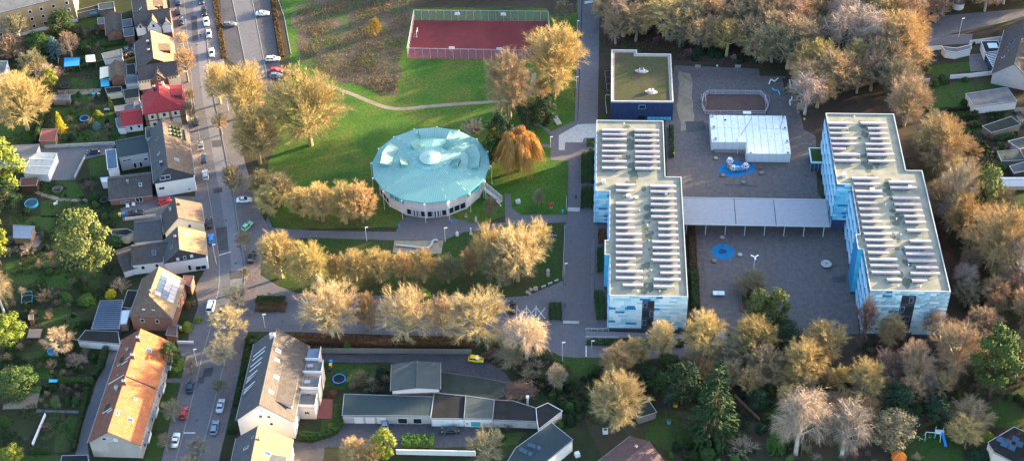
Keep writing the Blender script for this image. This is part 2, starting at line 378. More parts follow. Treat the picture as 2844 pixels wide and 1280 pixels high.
area('meadow','dry unmown meadow beside the ball court','dry_meadow',poly2([('B1',660,60),('B1',900,-60),('B1',1500,-60),('B1',1530,100),('B1',1480,330),('B1',1450,500),('B1',1440,690),('B1',1330,710),('B1',1180,640),('B1',1000,600),('B1',880,560),('B1',760,500),('B1',690,330)]),.016,.9)
area('meadow','brown thicket floor behind the ball court','wood_floor',poly2([('B1',1380,-180),('C1',1320,-180),('C1',1320,90),('C1',1130,110),('C1',1100,62),('C1',120,62),('C1',40,60)]),.015,.5)
area('lawn','small lawn south of the left school block','lawn_garden',poly2([('C3',1110,350),('C3',1200,395),('C3',1500,408),('D3',120,405),('D3',100,480),('C3',1430,510),('C3',1240,590),('C3',1190,480)]),.012,.3)

# ------------------------------------------------------------------ street
LK = [G2(*p) for p in (('A1',1310,-500),('A1',1322,-300),('A1',1345,0),('A1',1362,200),('A1',1392,500),('A1',1418,750),('A1',1452,950),('A2',1490,100),('A2',1530,330),('A2',1562,520),('A2',1592,700),('A2',1606,850),('A2',1598,1000),('A2',1570,1130),('A3',1535,200),('A3',1490,350),('A3',1430,600),('A3',1370,850),('A3',1285,1159),('A3',1180,1550))]
RK = [G2(*p) for p in (('A1',1445,-500),('A1',1462,-300),('A1',1488,0),('A1',1505,200),('A1',1535,500),('A1',1562,700),('A1',1605,900),('A2',1665,100),('A2',1712,330),('A2',1738,520),('A2',1770,700),('A2',1792,850),('A2',1782,1000),('A2',1750,1130),('B3',235,200),('B3',190,350),('B3',125,600),('B3',62,850),('B3',-22,1159),('B3',-130,1550))]
LKs,RKs = smooth_line(LK,5),smooth_line(RK,5)
m = MB(); strip(m,LKs,RKs,.030); structure('road',m,'asphalt','asphalt residential street')
lane = [((a[0] * .52 + b[0] * .48),(a[1] * .52 + b[1] * .48)) for a,b in zip(LKs,RKs)]
m = MB(); strip(m,[((a[0] * .55 + b[0] * .45),(a[1] * .55 + b[1] * .45)) for a,b in zip(LKs,RKs)][:70],[((a[0] * .08 + b[0] * .92),(a[1] * .08 + b[1] * .92)) for a,b in zip(LKs,RKs)][:70],.036)
structure('road_patch',m,'asphalt_light','paler relaid lane of the street')
m = MB(); curb(m,LKs); curb(m,RKs); structure('kerb',m,'curb_stone','kerb stones along the street')
LP = [G2(*p) for p in (('A1',1210,-500),('A1',1222,-300),('A1',1240,0),('A1',1250,200),('A1',1290,500),('A1',1325,750),('A1',1350,950),('A2',1405,100),('A2',1430,330),('A2',1470,520),('A2',1498,700),('A2',1505,850),('A2',1430,1000),('A2',1450,1130),('A3',1390,200),('A3',1360,400),('A3',1310,640),('A3',1240,900),('A3',1180,1159),('A3',1070,1550))]
RP = [G2(*p) for p in (('B1',60,-500),('B1',80,-300),('B1',110,0),('B1',130,200),('B1',170,480),('B1',190,700),('B1',270,900),('B1',310,1159),('B2',385,300),('B2',430,450),('B2',490,560),('B2',455,650),('B2',430,900),('B2',420,1040),('B3',345,200),('B3',310,330),('B3',265,560),('B3',200,850),('B3',140,1100),('B3',40,1550))]
def resample(p,n):
    L_ = [0]
    for a,b in zip(p,p[1:]): L_.append(L_[-1] + math.hypot(b[0] - a[0],b[1] - a[1]))
    out = []; j = 0
    for i in range(n):
        d = L_[-1] * i / (n - 1)
        while j < len(p) - 2 and L_[j + 1] < d: j += 1
        t = (d - L_[j]) / max(1e-6,L_[j + 1] - L_[j]); out.append((p[j][0] + (p[j + 1][0] - p[j][0]) * t,p[j][1] + (p[j + 1][1] - p[j][1]) * t))
    return out
m = MB(); strip(m,resample(smooth_line(LP,5),120),resample(LKs,120),.085); structure('pavement',m,'pavement_slabs','slabbed pavement in front of the terrace of houses')
m = MB(); strip(m,resample(RKs,120),resample(smooth_line(RP,5),120),.085); structure('pavement',m,'pavement_slabs','broad tree-lined pavement on the park side of the street')

# street car park at the top
area('car_park','grassy paved bays of the upper car park','asphalt_dark',poly('B1',[(112,-400),(470,-400),(500,0),(560,420),(590,560),(500,690),(400,640),(330,520),(160,420),(135,0)]),.020)
area('car_park_lane','purple-grey lane of the upper car park','asphalt',poly('B1',[(170,-400),(320,-400),(370,0),(480,560),(500,640),(400,620),(326,480),(225,0)]),.028)
m = MB()
for pl in (((170,-400),(225,0),(326,480)),((320,-400),(370,0),(480,560)),((520,-400),(560,0),(605,130),(655,400))): curb(m,[G2('B1',*p) for p in pl],.2,0,.09)
structure('kerb',m,'curb_stone','edging stones of the upper car park')

# paths in the park
def path_strip(name,label,m_,pts,w,z):
    c = smooth_line(pts,6); mb = MB(); strip(mb,offset_line(c,w / 2),offset_line(c,-w / 2),z); return structure(name,mb,m_,label)
path_strip('path','winding gravel footpath across the lawn','path_gravel',poly2([('B1',780,590),('B1',900,622),('B1',1100,690),('B1',1300,772),('B1',1450,798),('C1',210,782),('C1',450,762),('C1',720,745),('C1',900,720),('C1',985,660),('C1',1010,540)]),1.5,.022)
path_strip('path','footpath from the round hall past the willow','paving',poly2([('C2',690,80),('C2',800,35),('C1',900,1085),('C1',1030,1065),('C1',1135,1070)]),1.5,.022)
path_strip('path','curved footpath around the evergreen bed','paving',poly2([('C1',1145,990),('C1',1060,920),('C1',940,915),('C1',820,960)]),1.2,.023)
area('path','paved path and forecourt of the round hall','paving',poly2([('B2',480,470),('B2',520,560),('B2',800,580),('B2',1420,590),('C2',40,500),('C2',100,470),('C2',390,480),('C2',620,540),('C2',800,520),('C2',795,310),('C2',835,310),('C2',850,420),('C2',920,468),('C2',1255,465),('C2',1245,520),('C2',800,545),('C2',640,580),('C2',500,590),('C2',350,650),('C2',0,652),('B2',800,632),('B2',560,640),('B2',450,650)]),.024)
area('sand_pit','pale sandy play area beside the path','sand',poly2([('B2',1410,655),('C2',345,652),('C2',330,750),('B2',1395,742)]),.030,.1)

# promenade and the schoolyard
area('promenade','asphalt lane running north beside the school','asphalt',poly2([('C1',1368,-300),('C1',1498,-300),('C1',1490,0),('C1',1475,905),('C1',1330,915),('C1',1365,0)]),.026)
area('promenade','footway along the asphalt lane','paving',poly2([('C1',1330,-300),('C1',1363,-300),('C1',1358,0),('C1',1325,918),('C1',1305,890),('C1',1325,300)]),.026)
area('promenade','paved promenade west of the left school block','paving',poly2([('C1',1310,885),('C1',1480,890),('D1',60,1159),('D2',60,300),('D2',150,300),('D2',150,1159),('D3',140,190),('C3',1390,200),('C3',1225,150),('C2',1225,945),('C2',1240,530),('C2',1252,470),('C2',1262,72),('C2',1130,66),('C1',1130,965)]),.024)
area('ramp','pale concrete apron at the end of the lane','concrete',poly2([('C1',1190,990),('C1',1330,912),('C1',1475,905),('C1',1475,1008),('C1',1375,1010),('C1',1362,1042),('C1',1237,1042),('C1',1232,1100),('C1',1190,1098)]),.040)
area('schoolyard','brown paved schoolyard between the two school blocks','yard_paving',poly2([('D1',545,900),('D1',615,480),('D1',1230,505),('D1',1240,558),('D1',1420,560),('D1',1500,650),('D1',1560,950),('D1',1640,990),('E1',110,1000),('E2',120,300),('E2',400,720),('E3',400,0),('E3',430,225),('E3',250,240),('E3',60,220),('D3',1440,240),('D3',1250,280),('D3',985,225),('D3',870,212),('D3',720,70),('D2',760,1159),('D2',700,530),('D2',560,200)]),.026)
area('schoolyard','worn earthy strip beside the black flat-roofed hall','path_gravel',poly('D1',[(650,520),(740,540),(760,940),(660,960),(640,800)]),.031,.5)
area('car_park','asphalt car park and lane south of the park','asphalt',poly2([('B2',430,905),('B2',560,985),('B2',700,1038),('B2',800,1045),('C2',800,1070),('C2',960,1056),('C2',1222,946),('C2',1230,1159),('C3',1225,148),('C3',1390,165),('D3',0,215),('D3',0,268),('D3',500,285),('D3',960,320),('D3',960,420),('D3',100,402),('C3',1300,402),('C3',1200,390),('C3',1090,335),('C3',820,260),('C3',0,238),('B3',700,215),('B3',345,212),('B2',330,1120),('B2',420,1010)]),.020)
area('path','narrow strip below the plinth of the left school block','asphalt_light',poly2([('C3',1388,208),('D3',140,212),('D3',690,232),('D3',690,262),('C3',1388,252)]),.034)
area('lane','dark asphalt lane behind the wooden fence','asphalt_dark',poly2([('B3',735,375),('C3',560,378),('C3',800,510),('C3',860,590),('C3',330,520),('B3',1400,440),('B3',735,440)]),.018,.2)
area('courtyard','dark asphalt yard in front of the garages','asphalt_dark',poly2([('B3',640,1010),('B3',800,1030),('B3',1000,960),('B3',1050,840),('C3',700,880),('C3',560,1050),('C3',0,1070),('B3',1430,1060),('B3',900,1060),('B3',880,1300),('B3',660,1300)]),.018,.15)
area('driveway','dark asphalt yard beside the white-framed garage','asphalt',poly2([('A1',290,1080),('A1',850,1055),('A2',780,20),('A2',620,60),('A2',550,210),('A2',340,215),('A2',180,200),('A2',200,0)]),.018)
area('driveway','dark asphalt drive beside the long orange roofed house','asphalt',poly2([('A3',790,340),('A3',880,330),('A3',640,1030),('A3',680,1300),('A3',480,1300),('A3',560,1080),('A3',600,900),('A3',700,600)]),.018)
area('driveway','paved yard between two terrace houses','pavement_slabs',poly2([('A2',880,420),('A2',1140,320),('A2',1250,330),('A2',1460,330),('A2',1450,380),('A2',1150,500),('A2',900,510)]),.018)
area('ball_court','red rubber surface of the fenced ball court','pitch_red',poly('C1',[(135,150),(1112,158),(1148,447),(85,428)]),.030)
area('ball_court','brown floor of the small fenced football cage','court_brown',poly('D1',[(845,690),(1255,695),(1285,720),(1290,830),(1255,860),(890,860),(835,830),(830,715)]),.034)

# gardens
for t,pts,lab in (
    ('A1',[(520,570),(730,590),(700,650),(520,660)],'small lawn beside the round trampoline at the terrace'),
    ('A1',[(380,790),(780,760),(840,850),(830,900),(700,930),(480,940),(380,900)],'lawn with a sunken trampoline and golden cypress'),
    ('A1',[(420,960),(900,940),(920,1010),(700,1030),(420,1052)],'lawn below the dark red garden shed'),
    ('A1',[(0,860),(180,870),(240,980),(230,1050),(0,1060)],'lawn beneath the spreading golden tree'),
    ('A1',[(560,90),(740,110),(720,220),(580,230)],'lawn between the sheds at the top'),
    ('A1',[(600,300),(960,270),(960,350),(700,375),(590,360)],'narrow lawn behind the brick shed'),
    ('A1',[(540,700),(680,690),(680,760),(540,770)],'lawn patch behind the green trampoline'),
    ('A2',[(260,230),(560,220),(620,330),(470,350),(280,290)],'lawn around the round fire pit'),
    ('A2',[(300,360),(640,350),(660,460),(520,480),(300,480)],'lawn with a white garden figure'),
    ('A2',[(60,480),(500,470),(520,640),(300,650),(90,560)],'lawn in front of the slatted garden hut'),
    ('A2',[(40,820),(330,740),(720,860),(740,1000),(500,1010),(60,960)],'shaded lawn below the tall pine'),
    ('A2',[(650,60),(770,40),(790,180),(660,180)],'small lawn beside the modern extension'),
    ('A3',[(270,60),(480,20),(620,140),(560,220),(420,240),(280,180)],'lawn beside the glass carport'),
    ('A3',[(150,380),(330,340),(480,420),(380,560),(240,560)],'lawn beside the round blue pool'),
    ('A3',[(420,840),(590,830),(530,1090),(395,1090)],'rectangular mown lawn at the drive'),
    ('A3',[(345,840),(435,835),(385,995),(300,1000)],'narrow lawn strip beside the white wall'),
    ('A3',[(150,1110),(440,1110),(440,1220),(150,1220)],'lawn at the lower edge beside the yellow bush'),
    ('A3',[(1200,590),(1330,580),(1250,930),(1110,925)],'front lawn between long house and pavement'),
    ('A3',[(1090,970),(1200,960),(1170,1159),(1060,1159)],'front lawn at the lower end of the long house'),
    ('A3',[(1240,420),(1370,380),(1340,550),(1220,545)],'front lawn beside the dark round yew'),
    ('B3',[(290,440),(360,440),(290,720),(240,720)],'narrow green strip in front of the white house'),
    ('B3',[(900,440),(1280,450),(1270,540),(1080,640),(900,610)],'lawn around the blue trampoline'),
    ('B3',[(960,740),(1040,740),(1000,930),(870,940),(880,860),(940,850)],'lawn inside the curved hedge'),
    ('C3',[(780,960),(960,940),(880,1040),(740,1050)],'rough lawn beside the dark flat-roofed house'),
    ('D3',[(470,800),(600,790),(740,940),(740,1040),(560,1080),(390,1000)],'round lawn behind the garden arbour'),
    ('D3',[(1230,760),(1360,740),(1390,860),(1250,860)],'lawn patch beside the tall spruce'),
    ('E3',[(740,960),(1030,940),(1180,1060),(1190,1300),(700,1300)],'lawn with the children swing'),
    ('E3',[(1370,740),(1500,720),(1700,810),(1700,930),(1380,910),(1330,850)],'lawn behind the flat house with solar panels'),
    ('E3',[(1540,650),(1700,610),(1700,760),(1560,690)],'lawn patch at the right edge'),
    ('E1',[(870,640),(1240,585),(1280,670),(1210,690),(1240,790),(900,825)],'rectangular lawn behind the white garage'),
    ('E1',[(970,480),(1230,455),(1240,510),(1090,550),(960,560)],'lawn between the white garden walls'),
    ('E1',[(1280,610),(1500,580),(1540,640),(1290,660)],'narrow lawn beside the conservatory'),
    ('E1',[(1150,930),(1290,920),(1340,960),(1200,990)],'lawn above the dark round bush'),
    ('E2',[(1400,220),(1700,240),(1700,410),(1550,412),(1420,350)],'lawn around the white tent'),
):
    area('garden_lawn',lab,'lawn_garden',poly(t,pts),.014,.25)
for t,pts,m_,lab in (
    ('A1',[(420,660),(735,650),(740,690),(430,700)],'path_gravel','pale garden path between terrace lawns'),
    ('A2',[(215,590),(330,585),(280,700),(180,690)],'pavement_slabs','slabbed patio beside the garden hut'),
    ('A2',[(220,285),(250,270),(300,300),(450,345),(640,350),(640,372),(440,365),(290,325)],'path_gravel','curving garden path past the fire pit'),
    ('A3',[(270,780),(600,790),(600,808),(260,802)],'asphalt','dark garden path between the plots'),
    ('A3',[(30,640),(290,660),(270,770),(20,780)],'path_gravel','bare straw-coloured vegetable plot'),
    ('A3',[(480,375),(640,380),(640,440),(480,440)],'path_gravel','bare earth bed beside the plot hedge'),
    ('B3',[(845,705),(960,705),(950,850),(840,845)],'shed_red','raised wooden deck with reddish boards'),
    ('A3',[(1290,290),(1420,290),(1400,400),(1330,395)],'pavement_slabs','paved entrance beside the dark yew'),
    ('A3',[(1195,552),(1345,555),(1340,585),(1190,582)],'pavement_slabs','paved entrance path of the long house'),
    ('E1',[(870,385),(1010,370),(1030,450),(930,470),(860,430)],'felt_moss','covered green pond behind the white wall'),
    ('E1',[(1230,400),(1360,390),(1370,520),(1240,525)],'pavement_slabs','patio in front of the glass pergola'),
    ('E1',[(1560,790),(1700,780),(1700,910),(1600,915)],'pavement_slabs','paved yard beside the white garage'),
    ('E1',[(850,260),(1260,250),(1250,320),(1060,330),(860,350)],'asphalt','street stretch behind the white garden wall'),
):
    area('garden_path' if 'path' in lab else 'patio',lab,m_,poly(t,pts),.020,.12)
area('road','distant street behind the wood','asphalt',poly('E1',[(700,150),(1100,110),(1700,60),(1700,120),(1100,250),(800,330)]),.012)

m = MB(); k = 0
for t,pts in (('A1',[(1545,1030),(1615,1025),(1622,1075),(1552,1080)]),('B2',[(105,560),(185,550),(195,720),(118,730)]),('B2',[(80,270),(150,262),(155,300),(85,310)]),('A3',[(1455,545),(1500,540),(1490,590),(1445,592)]),('A1',[(1400,120),(1440,118),(1448,300),(1408,302)]),('B3',[(20,480),(90,470),(70,540),(0,545)]),('B2',[(200,880),(290,870),(300,930),(205,940)]),('D2',[(980,240),(1230,252),(1210,262),(985,250)]),('D1',[(690,890),(830,885),(850,960),(700,970)]),('E2',[(225,920),(330,900),(330,960),(240,960)])):
    m.sheet(ragged(poly(t,pts),.12,1.0),.044 + .0004 * k); k += 1
structure('road_patch',m,'asphalt_dark','dark repaired patches and damp stains on street and yard')
m = MB()
for t,x,y in (('B2',178,507),('B2',210,200),('A1',1470,640),('A1',1440,330),('A3',1440,860),('B2',495,1038),('D2',1575,175),('D2',1400,640),('C2',1278,660),('C2',1236,975),('B3',590,140),('B2',250,820)): p = G(t,x,y); m.lathe((p.x,p.y,.05),[(.38,0),(.36,.008)],12)
structure('drain_cover',m,'metal_dark','round iron drain covers in street and yard')
# ------------------------------------------------------------------ the two school blocks
mat('panel_pale',(.66,.77,.80),.35,.05,.7); mat('panel_light',(.44,.65,.72),.35,.05,.7)
mat('panel_mid',(.33,.57,.67),.35,.05,.7); mat('panel_soft',(.56,.70,.73),.35,.06,.7); mat('panel_deep',(.012,.17,.36),.35,.06,.7)
mat('panel_cyan',(.08,.42,.62),.35,.08,.7); mat('panel_cyan_light',(.18,.52,.70),.35,.08,.7)
mat('panel_algae',(.40,.62,.76),.5,.1,.9,col2=(.085,.150,.120)); mat('panel_algae_pale',(.44,.66,.80),.5,.1,.7,col2=(.20,.34,.36))
mat('spandrel_blue',(.36,.60,.78),.35,.06,.5); mat('plinth_blue',(.05,.075,.15),.7,.2,.8)
mat('roof_sheet',(.26,.245,.19),.8,.2,.3,col2=(.14,.15,.125)); mat('roof_moss',(.11,.125,.095),.95,.4,1.2,col2=(.055,.07,.055))
mat('parapet_cap',(.36,.365,.36),.5,.08,1.0); mat('pale_collector',(.27,.25,.29),.35,.08,.8,spec=.5); mat('collector_frame',(.40,.375,.42),.4,.05,2)
mat('recess_dark',(.030,.034,.045),.4,.2,.8,spec=.5)
ROT = R(-3.9)
OUT = [(0,0),(-.2,47.4),(-4.6,47.4),(-4.6,72.4),(-24,72.4),(-24,41),(-20.15,41),(-20.25,21),(-21.4,21),(-21.4,15.3),(-20.1,15.3),(-20.1,0)]
def wall_panels(root,x0,x1,y,z0,z1,rowh,tints,accent,gap=None,seed=0,algae=None):
    """cladding panels of one south wall; gap = (xa, xb, za, zb) left open for the window recess"""
    r = random.Random(seed); cache = {}; nrow = max(1,round((z1 - z0) / rowh)); rh = (z1 - z0) / nrow
    for i in range(nrow):
        za,zb = z0 + i * rh,z0 + (i + 1) * rh; segs = [(x0,x1)]
        if gap and zb > gap[2] + .05 and za < gap[3] - .05: segs = [(x0,gap[0]),(gap[1],x1)]
        for a,b in segs:
            x = a
            while x < b - .02:
                w = r.choice((1.6,2.0,2.4,2.8))
                if x == a: w *= r.choice((.4,.7,1))
                if b - x - w < .6: w = b - x
                w = round(min(w,b - x),2) or b - x
                k = r.random(); mt = accent if k < .055 else tints[int(r.random() * len(tints))]
                if algae and i > nrow * .52 and r.random() < algae: mt = r.choice(('panel_algae','panel_algae','panel_algae_pale'))
                key = (w,mt)
                if key not in cache: cache[key] = MB().b3(.012,w - .012,-.07,-.002,.012,rh - .012).mesh('facade_panel',mt)
                link('facade_panel',cache[key],root,(x,y,za)); x += w

def school_block(side,origin,H,nst,label):
    root = thing('school_block',label,'school',origin,ROT)
    b = MB(); n = len(OUT); pts = OUT[::-1]
    b.prism(OUT,0,H - .9); b.build('wall','plinth_blue',root)
    inner = OUT
    b = MB().prism(OUT,H - .9,H - .35); b.build('roof','roof_sheet',root)
    # parapet kerb all round, butted lengths
    b = MB()
    for i in range(n):
        (xa,ya),(xb,yb) = OUT[i],OUT[(i + 1) % n]; d = Vector((xb - xa,yb - ya)); nrm = Vector((-d.y,d.x)).normalized()   # OUT runs counter-clockwise: interior on the left
        q = [(xa,ya),(xb,yb),(xb + nrm.x * .24,yb + nrm.y * .24),(xa + nrm.x * .24,ya + nrm.y * .24)]
        b.prism(q,H - .35,H + .05 + .004 * (i % 3))
    b.build('parapet','parapet_cap',root)
    # moss and damp down the middle gutter of the roof
    b = MB(); r = random.Random(len(side))
    for k in range(64):
        yy = r.uniform(2,70); cx = -10.3 + (-3.6 if yy > 44 else 0) + r.gauss(0,.8); s = r.uniform(.4,1.5)
        b.sheet([(cx + s * r.uniform(.6,1.2) * math.cos(a) * .8,yy + s * r.uniform(.6,1.2) * math.sin(a)) for a in [j * math.pi / 4 for j in range(8)]],H - .345 + .0006 * k)
    tag(b.build('moss_patch','roof_moss',root),kind='stuff')
    for i,(x,y,w,d,h) in enumerate(((-22.3,44.3,1.0,.9,1.1),(-15.5,38.5,1.2,.9,.7),(-13.2,38.0,.9,.8,.6),(-5,40,.8,.8,.7))):
        MB().b3(x,x + w,y,y + d,H - .35,H - .35 + h).build('roof_unit','metal_white',root)
    for x,y in ((-12.8,1.9),(-7.2,1.9),(-9.9,27.2),(-9.6,21.0),(-9,13.6),(-9.2,9.6),(-16,71),(-12,33)):
        m = MB(); m.tube((x,y,H - .35),(x,y,H + .15),.09,n=6); m.tube((x,y,H + .15),(x,y,H + .27),.17,n=8); m.build('vent_pipe','metal_white',root)
    # south walls
    z0 = .9; tints = ['panel_pale','panel_light','panel_mid','panel_soft','panel_pale','panel_soft']
    rx0,rx1 = (-11.6,-8.5) if side == 'left' else (-11.9,-8.3)
    rz1 = H - 1.9
    wall_panels(root,-20.1,0,0,z0,H - .1,.70,tints,'panel_deep',(rx0,rx1,z0,rz1),5 if side == 'left' else 9,.75 if side == 'right' else None)
    MB().b3(rx0,rx1,-.02,-.003,z0,rz1).build('window_recess','recess_dark',root)
    sh = (rz1 - z0) / nst
    for k in range(nst):
        zc = z0 + k * sh
        m = MB().b3(rx0 + .02,rx1 - .02,-.062,-.021,zc + .05,zc + sh * .30).build('spandrel','slate_wall',root)
        w = MB(); wx = rx0 + (.25 if k % 2 == 0 else 2.0)
        for a in ((wx,wx + .07,zc + sh * .36,zc + sh * .92),(wx + .95,wx + 1.02,zc + sh * .36,zc + sh * .92),(wx + .07,wx + .95,zc + sh * .36,zc + sh * .36 + .07),(wx + .07,wx + .95,zc + sh * .92 - .07,zc + sh * .92)):
            w.b3(a[0],a[1],-.09,-.022,a[2],a[3])
        w = w.build('window','parapet_cap',root); MB().b3(wx + .07,wx + .95,-.05,-.023,zc + sh * .36 + .07,zc + sh * .92 - .07).build('pane','glass_blue',w)
    cy = ['panel_cyan','panel_cyan_light','panel_cyan_light','panel_light'] if side == 'right' else ['panel_cyan_light','panel_light','panel_cyan_light','panel_mid']
    wall_panels(root,-24,-20.15,41,z0 + (2.6 if side == 'right' else 0),H - .1,.70,cy,'panel_deep',None,21)
    MB().b3(-21.4,-20.1,15.22,15.295,z0,H - .1).build('stair_wall','panel_cyan',root)
    MB().b3(-21.46,-21.405,15.3,21,z0,H - .1).build('stair_wall','panel_deep',root)
    # west walls: ribbons of glass and spandrel panels set in a shallow saw-tooth
    stz = (H - .2 - z0) / nst
    for xw,ya,yb in ((-24,41.0,72.4),(-20.2,21.1,40.9),(-20.1,.05,15.2)):
        L_ = yb - ya; ns = max(2,round(L_ / 4.4)); ln = L_ / ns
        for k in range(nst):
            zb = z0 + k * stz
            MB().b3(xw - .06,xw - .004,ya + .02,yb - .02,zb + stz * .46,zb + stz).build('window_band','glass_blue',root)
            for j in range(ns):
                a,c = ya + j * ln,ya + (j + 1) * ln
                MB().prism([(xw - .03,a + .02),(xw - .03,c - .02),(xw - .10,c - .02),(xw - .42,a + .02)][::-1],zb - .05,zb + stz * .50).build('spandrel','spandrel_blue',root)
    return root

school_block('left',(44.55,-41.1,0),12.6,3,'left school block with pale blue panel facade and rows of roof collectors')
HR = 16.4
pr = G('E2',1098,1028,HR)
school_block('right',(pr.x,pr.y,0),HR,4,'taller right school block with algae-stained blue facade beside the wood')

# roof collectors, each row a thing of its own
def collector(t,x0,x1,y,H,label,group):
    z = H - .35
    a,b = G(t,x0,y,z + .75),G(t,x1,y,z + .75); c = (a + b) / 2; L_ = (b - a).length
    root = thing('solar_collector',label,'solar panel',(c.x,c.y,z),ROT,group)
    n = max(2,round(L_ / 1.75)); w = L_ / n; key = ('col',round(w,2))
    if key not in MATS: MATS[key] = MB().slab([(-w / 2 + .03,-.42,.98),(w / 2 - .03,-.42,.98),(w / 2 - .03,.95,.30),(-w / 2 + .03,.95,.30)],.07).mesh('panel','pale_collector')
    for i in range(n): link('panel',MATS[key],root,(-L_ / 2 + w * (i + .5),0,0))
    f = MB(); f.b3(-L_ / 2,L_ / 2,-.49,-.43,.42,1.0); f.b3(-L_ / 2,L_ / 2,.96,1.02,.12,.30); f.build('frame','collector_frame',root)
    for i in range(n + 1):
        xx = -L_ / 2 + w * i; xx = max(-L_ / 2 + .04,min(L_ / 2 - .04,xx))
        if i % 2 == 0 or i == n: MB().b3(xx - .05,xx + .05,-.56,-.50,0,1.15).build('support','collector_frame',root)
def rows(block,part,column,H,spec):
    for i,(t,x0,x1,y) in enumerate(spec):
        collector(t,x0,x1,y,H,f'pale solar collector on {block} school roof, {part} part, {column} column, {ordinal(i)} from the far end',f'solar collectors on the {block} school roof')
rows('left','far','left',12.6,[('D1',85,265,950),('D1',85,265,980),('D1',85,265,1016),('D1',85,265,1065),('D1',83,265,1103),('D1',83,228,1140),('D2',83,228,34),('D2',83,268,72),('D2',83,268,120)])
rows('left','far','right',12.6,[('D1',322,502,952),('D1',322,502,988),('D1',323,503,1027),('D1',324,505,1068),('D1',324,505,1106),('D1',325,507,1143),('D2',325,508,4),('D2',325,508,39),('D2',326,510,78),('D2',326,512,124)])
rows('left','near','left',12.6,[('D2',185,328,244),('D2',185,320,285),('D2',185,325,380),('D2',185,325,423),('D2',185,325,467),('D2',185,325,512),('D2',185,327,558),('D2',185,378,604),('D2',185,378,648),('D2',185,380,693),('D2',185,380,738),('D2',185,332,782),('D2',185,332,830),('D2',185,385,876),('D2',185,385,922),('D2',236,387,975)])
rows('left','near','right',12.6,[('D2',436,626,252),('D2',438,628,292),('D2',440,630,345),('D2',440,632,386),('D2',440,635,433),('D2',442,636,475),('D2',495,640,522),('D2',496,642,567),('D2',497,643,613),('D2',450,646,659),('D2',453,650,703),('D2',454,652,748),('D2',456,655,795),('D2',506,657,840),('D2',510,660,886),('D2',462,663,935),('D2',462,616,985)])
rows('right','far','left',HR,[('E1',195,382,900),('E1',205,350,935),('E1',210,356,972),('E1',217,408,1012),('E1',225,408,1050),('E1',232,332,1085),('E1',240,432,1130),('E2',240,432,20),('E2',245,438,65)])
rows('right','far','right',HR,[('E1',437,626,900),('E1',490,634,937),('E1',497,638,975),('E1',508,648,1013),('E1',470,658,1052),('E1',477,667,1090),('E1',482,677,1130),('E2',486,686,20),('E2',495,692,70)])
rows('right','near','left',HR,[('E2',376,572,196),('E2',386,580,236),('E2',396,592,290),('E2',406,602,330),('E2',416,564,375),('E2',426,575,418),('E2',436,585,466),('E2',444,594,512),('E2',450,656,556),('E2',460,666,600),('E2',470,674,646),('E2',482,686,690),('E2',490,647,738),('E2',500,710,788),('E2',508,718,832),('E2',518,727,882),('E2',630,740,936)])
rows('right','near','right',HR,[('E2',645,840,224),('E2',654,850,263),('E2',673,872,340),('E2',684,884,386),('E2',694,894,430),('E2',756,907,472),('E2',763,918,516),('E2',778,935,576),('E2',800,955,655),('E2',760,967,702),('E2',768,981,748),('E2',782,994,797),('E2',842,1006,846),('E2',803,1019,890),('E2',813,926,942)])

# entrance box with a planted roof on the yard side of the right block
p = G('E2',100,145)
root = thing('entrance_box','small glazed entrance box with green roof on the right school block','entrance',(p.x,p.y,0),ROT)
MB().b3(-1.2,2.2,0,6.2,0,3.0).build('wall','glass_blue',root); MB().b3(-1.4,2.2,-.2,6.4,3.0,3.5).build('fascia','panel_light',root)
MB().b3(-1.1,2.1,.1,6.1,3.5,3.56).build('planted_roof','lawn_dull',root)
for k in range(3): MB().b3(-1.3 + k * 1.1,-1.22 + k * 1.1,-.08,-.003,0,3.0).build('mullion','parapet_cap',root)

# covered walkway between the blocks
rib_mat('canopy_sheet',(.30,.30,.33),(.17,.17,.20),.8,'y',rough=.5,grime=(.20,.20,.24))
za = 4.2
c0,c1,c2,c3 = G('D2',672,340,za),G('E2',170,358,za),G('E2',188,553,za),G('D2',688,535,za)
o = (c0 + c1 + c2 + c3) / 4; L_ = ((c1 - c0).length + (c2 - c3).length) / 2 + 1.6; W_ = ((c3 - c0).length + (c2 - c1).length) / 2
root = thing('walkway_canopy','long ribbed grey canopy linking the two school blocks','canopy',(o.x,o.y,0),ROT)
cuts = [-L_ / 2,-L_ / 2 + L_ * .370,-L_ / 2 + L_ * .640,L_ / 2]
for a,b_ in zip(cuts,cuts[1:]): MB().slab([(a + .10,-W_ / 2 + .25,za - .05),(b_ - .10,-W_ / 2 + .25,za - .05),(b_ - .10,W_ / 2 - .25,za + .25),(a + .10,W_ / 2 - .25,za + .25)],.18).build('roof_sheet','canopy_sheet',root)
MB().b3(-L_ / 2,L_ / 2,-W_ / 2,-W_ / 2 + .24,za - .25,za + .08).build('fascia','parapet_cap',root)
MB().b3(-L_ / 2,L_ / 2,W_ / 2 - .24,W_ / 2,za - .05,za + .34).build('fascia','parapet_cap',root)
for k in range(8):
    for yy in (-W_ / 2 + .5,W_ / 2 - .5):
        x = -L_ / 2 + 1.5 + k * (L_ - 3) / 7; MB().tube((x,yy,0),(x,yy,za - .06),.11,n=8).build('post','metal_white',root)

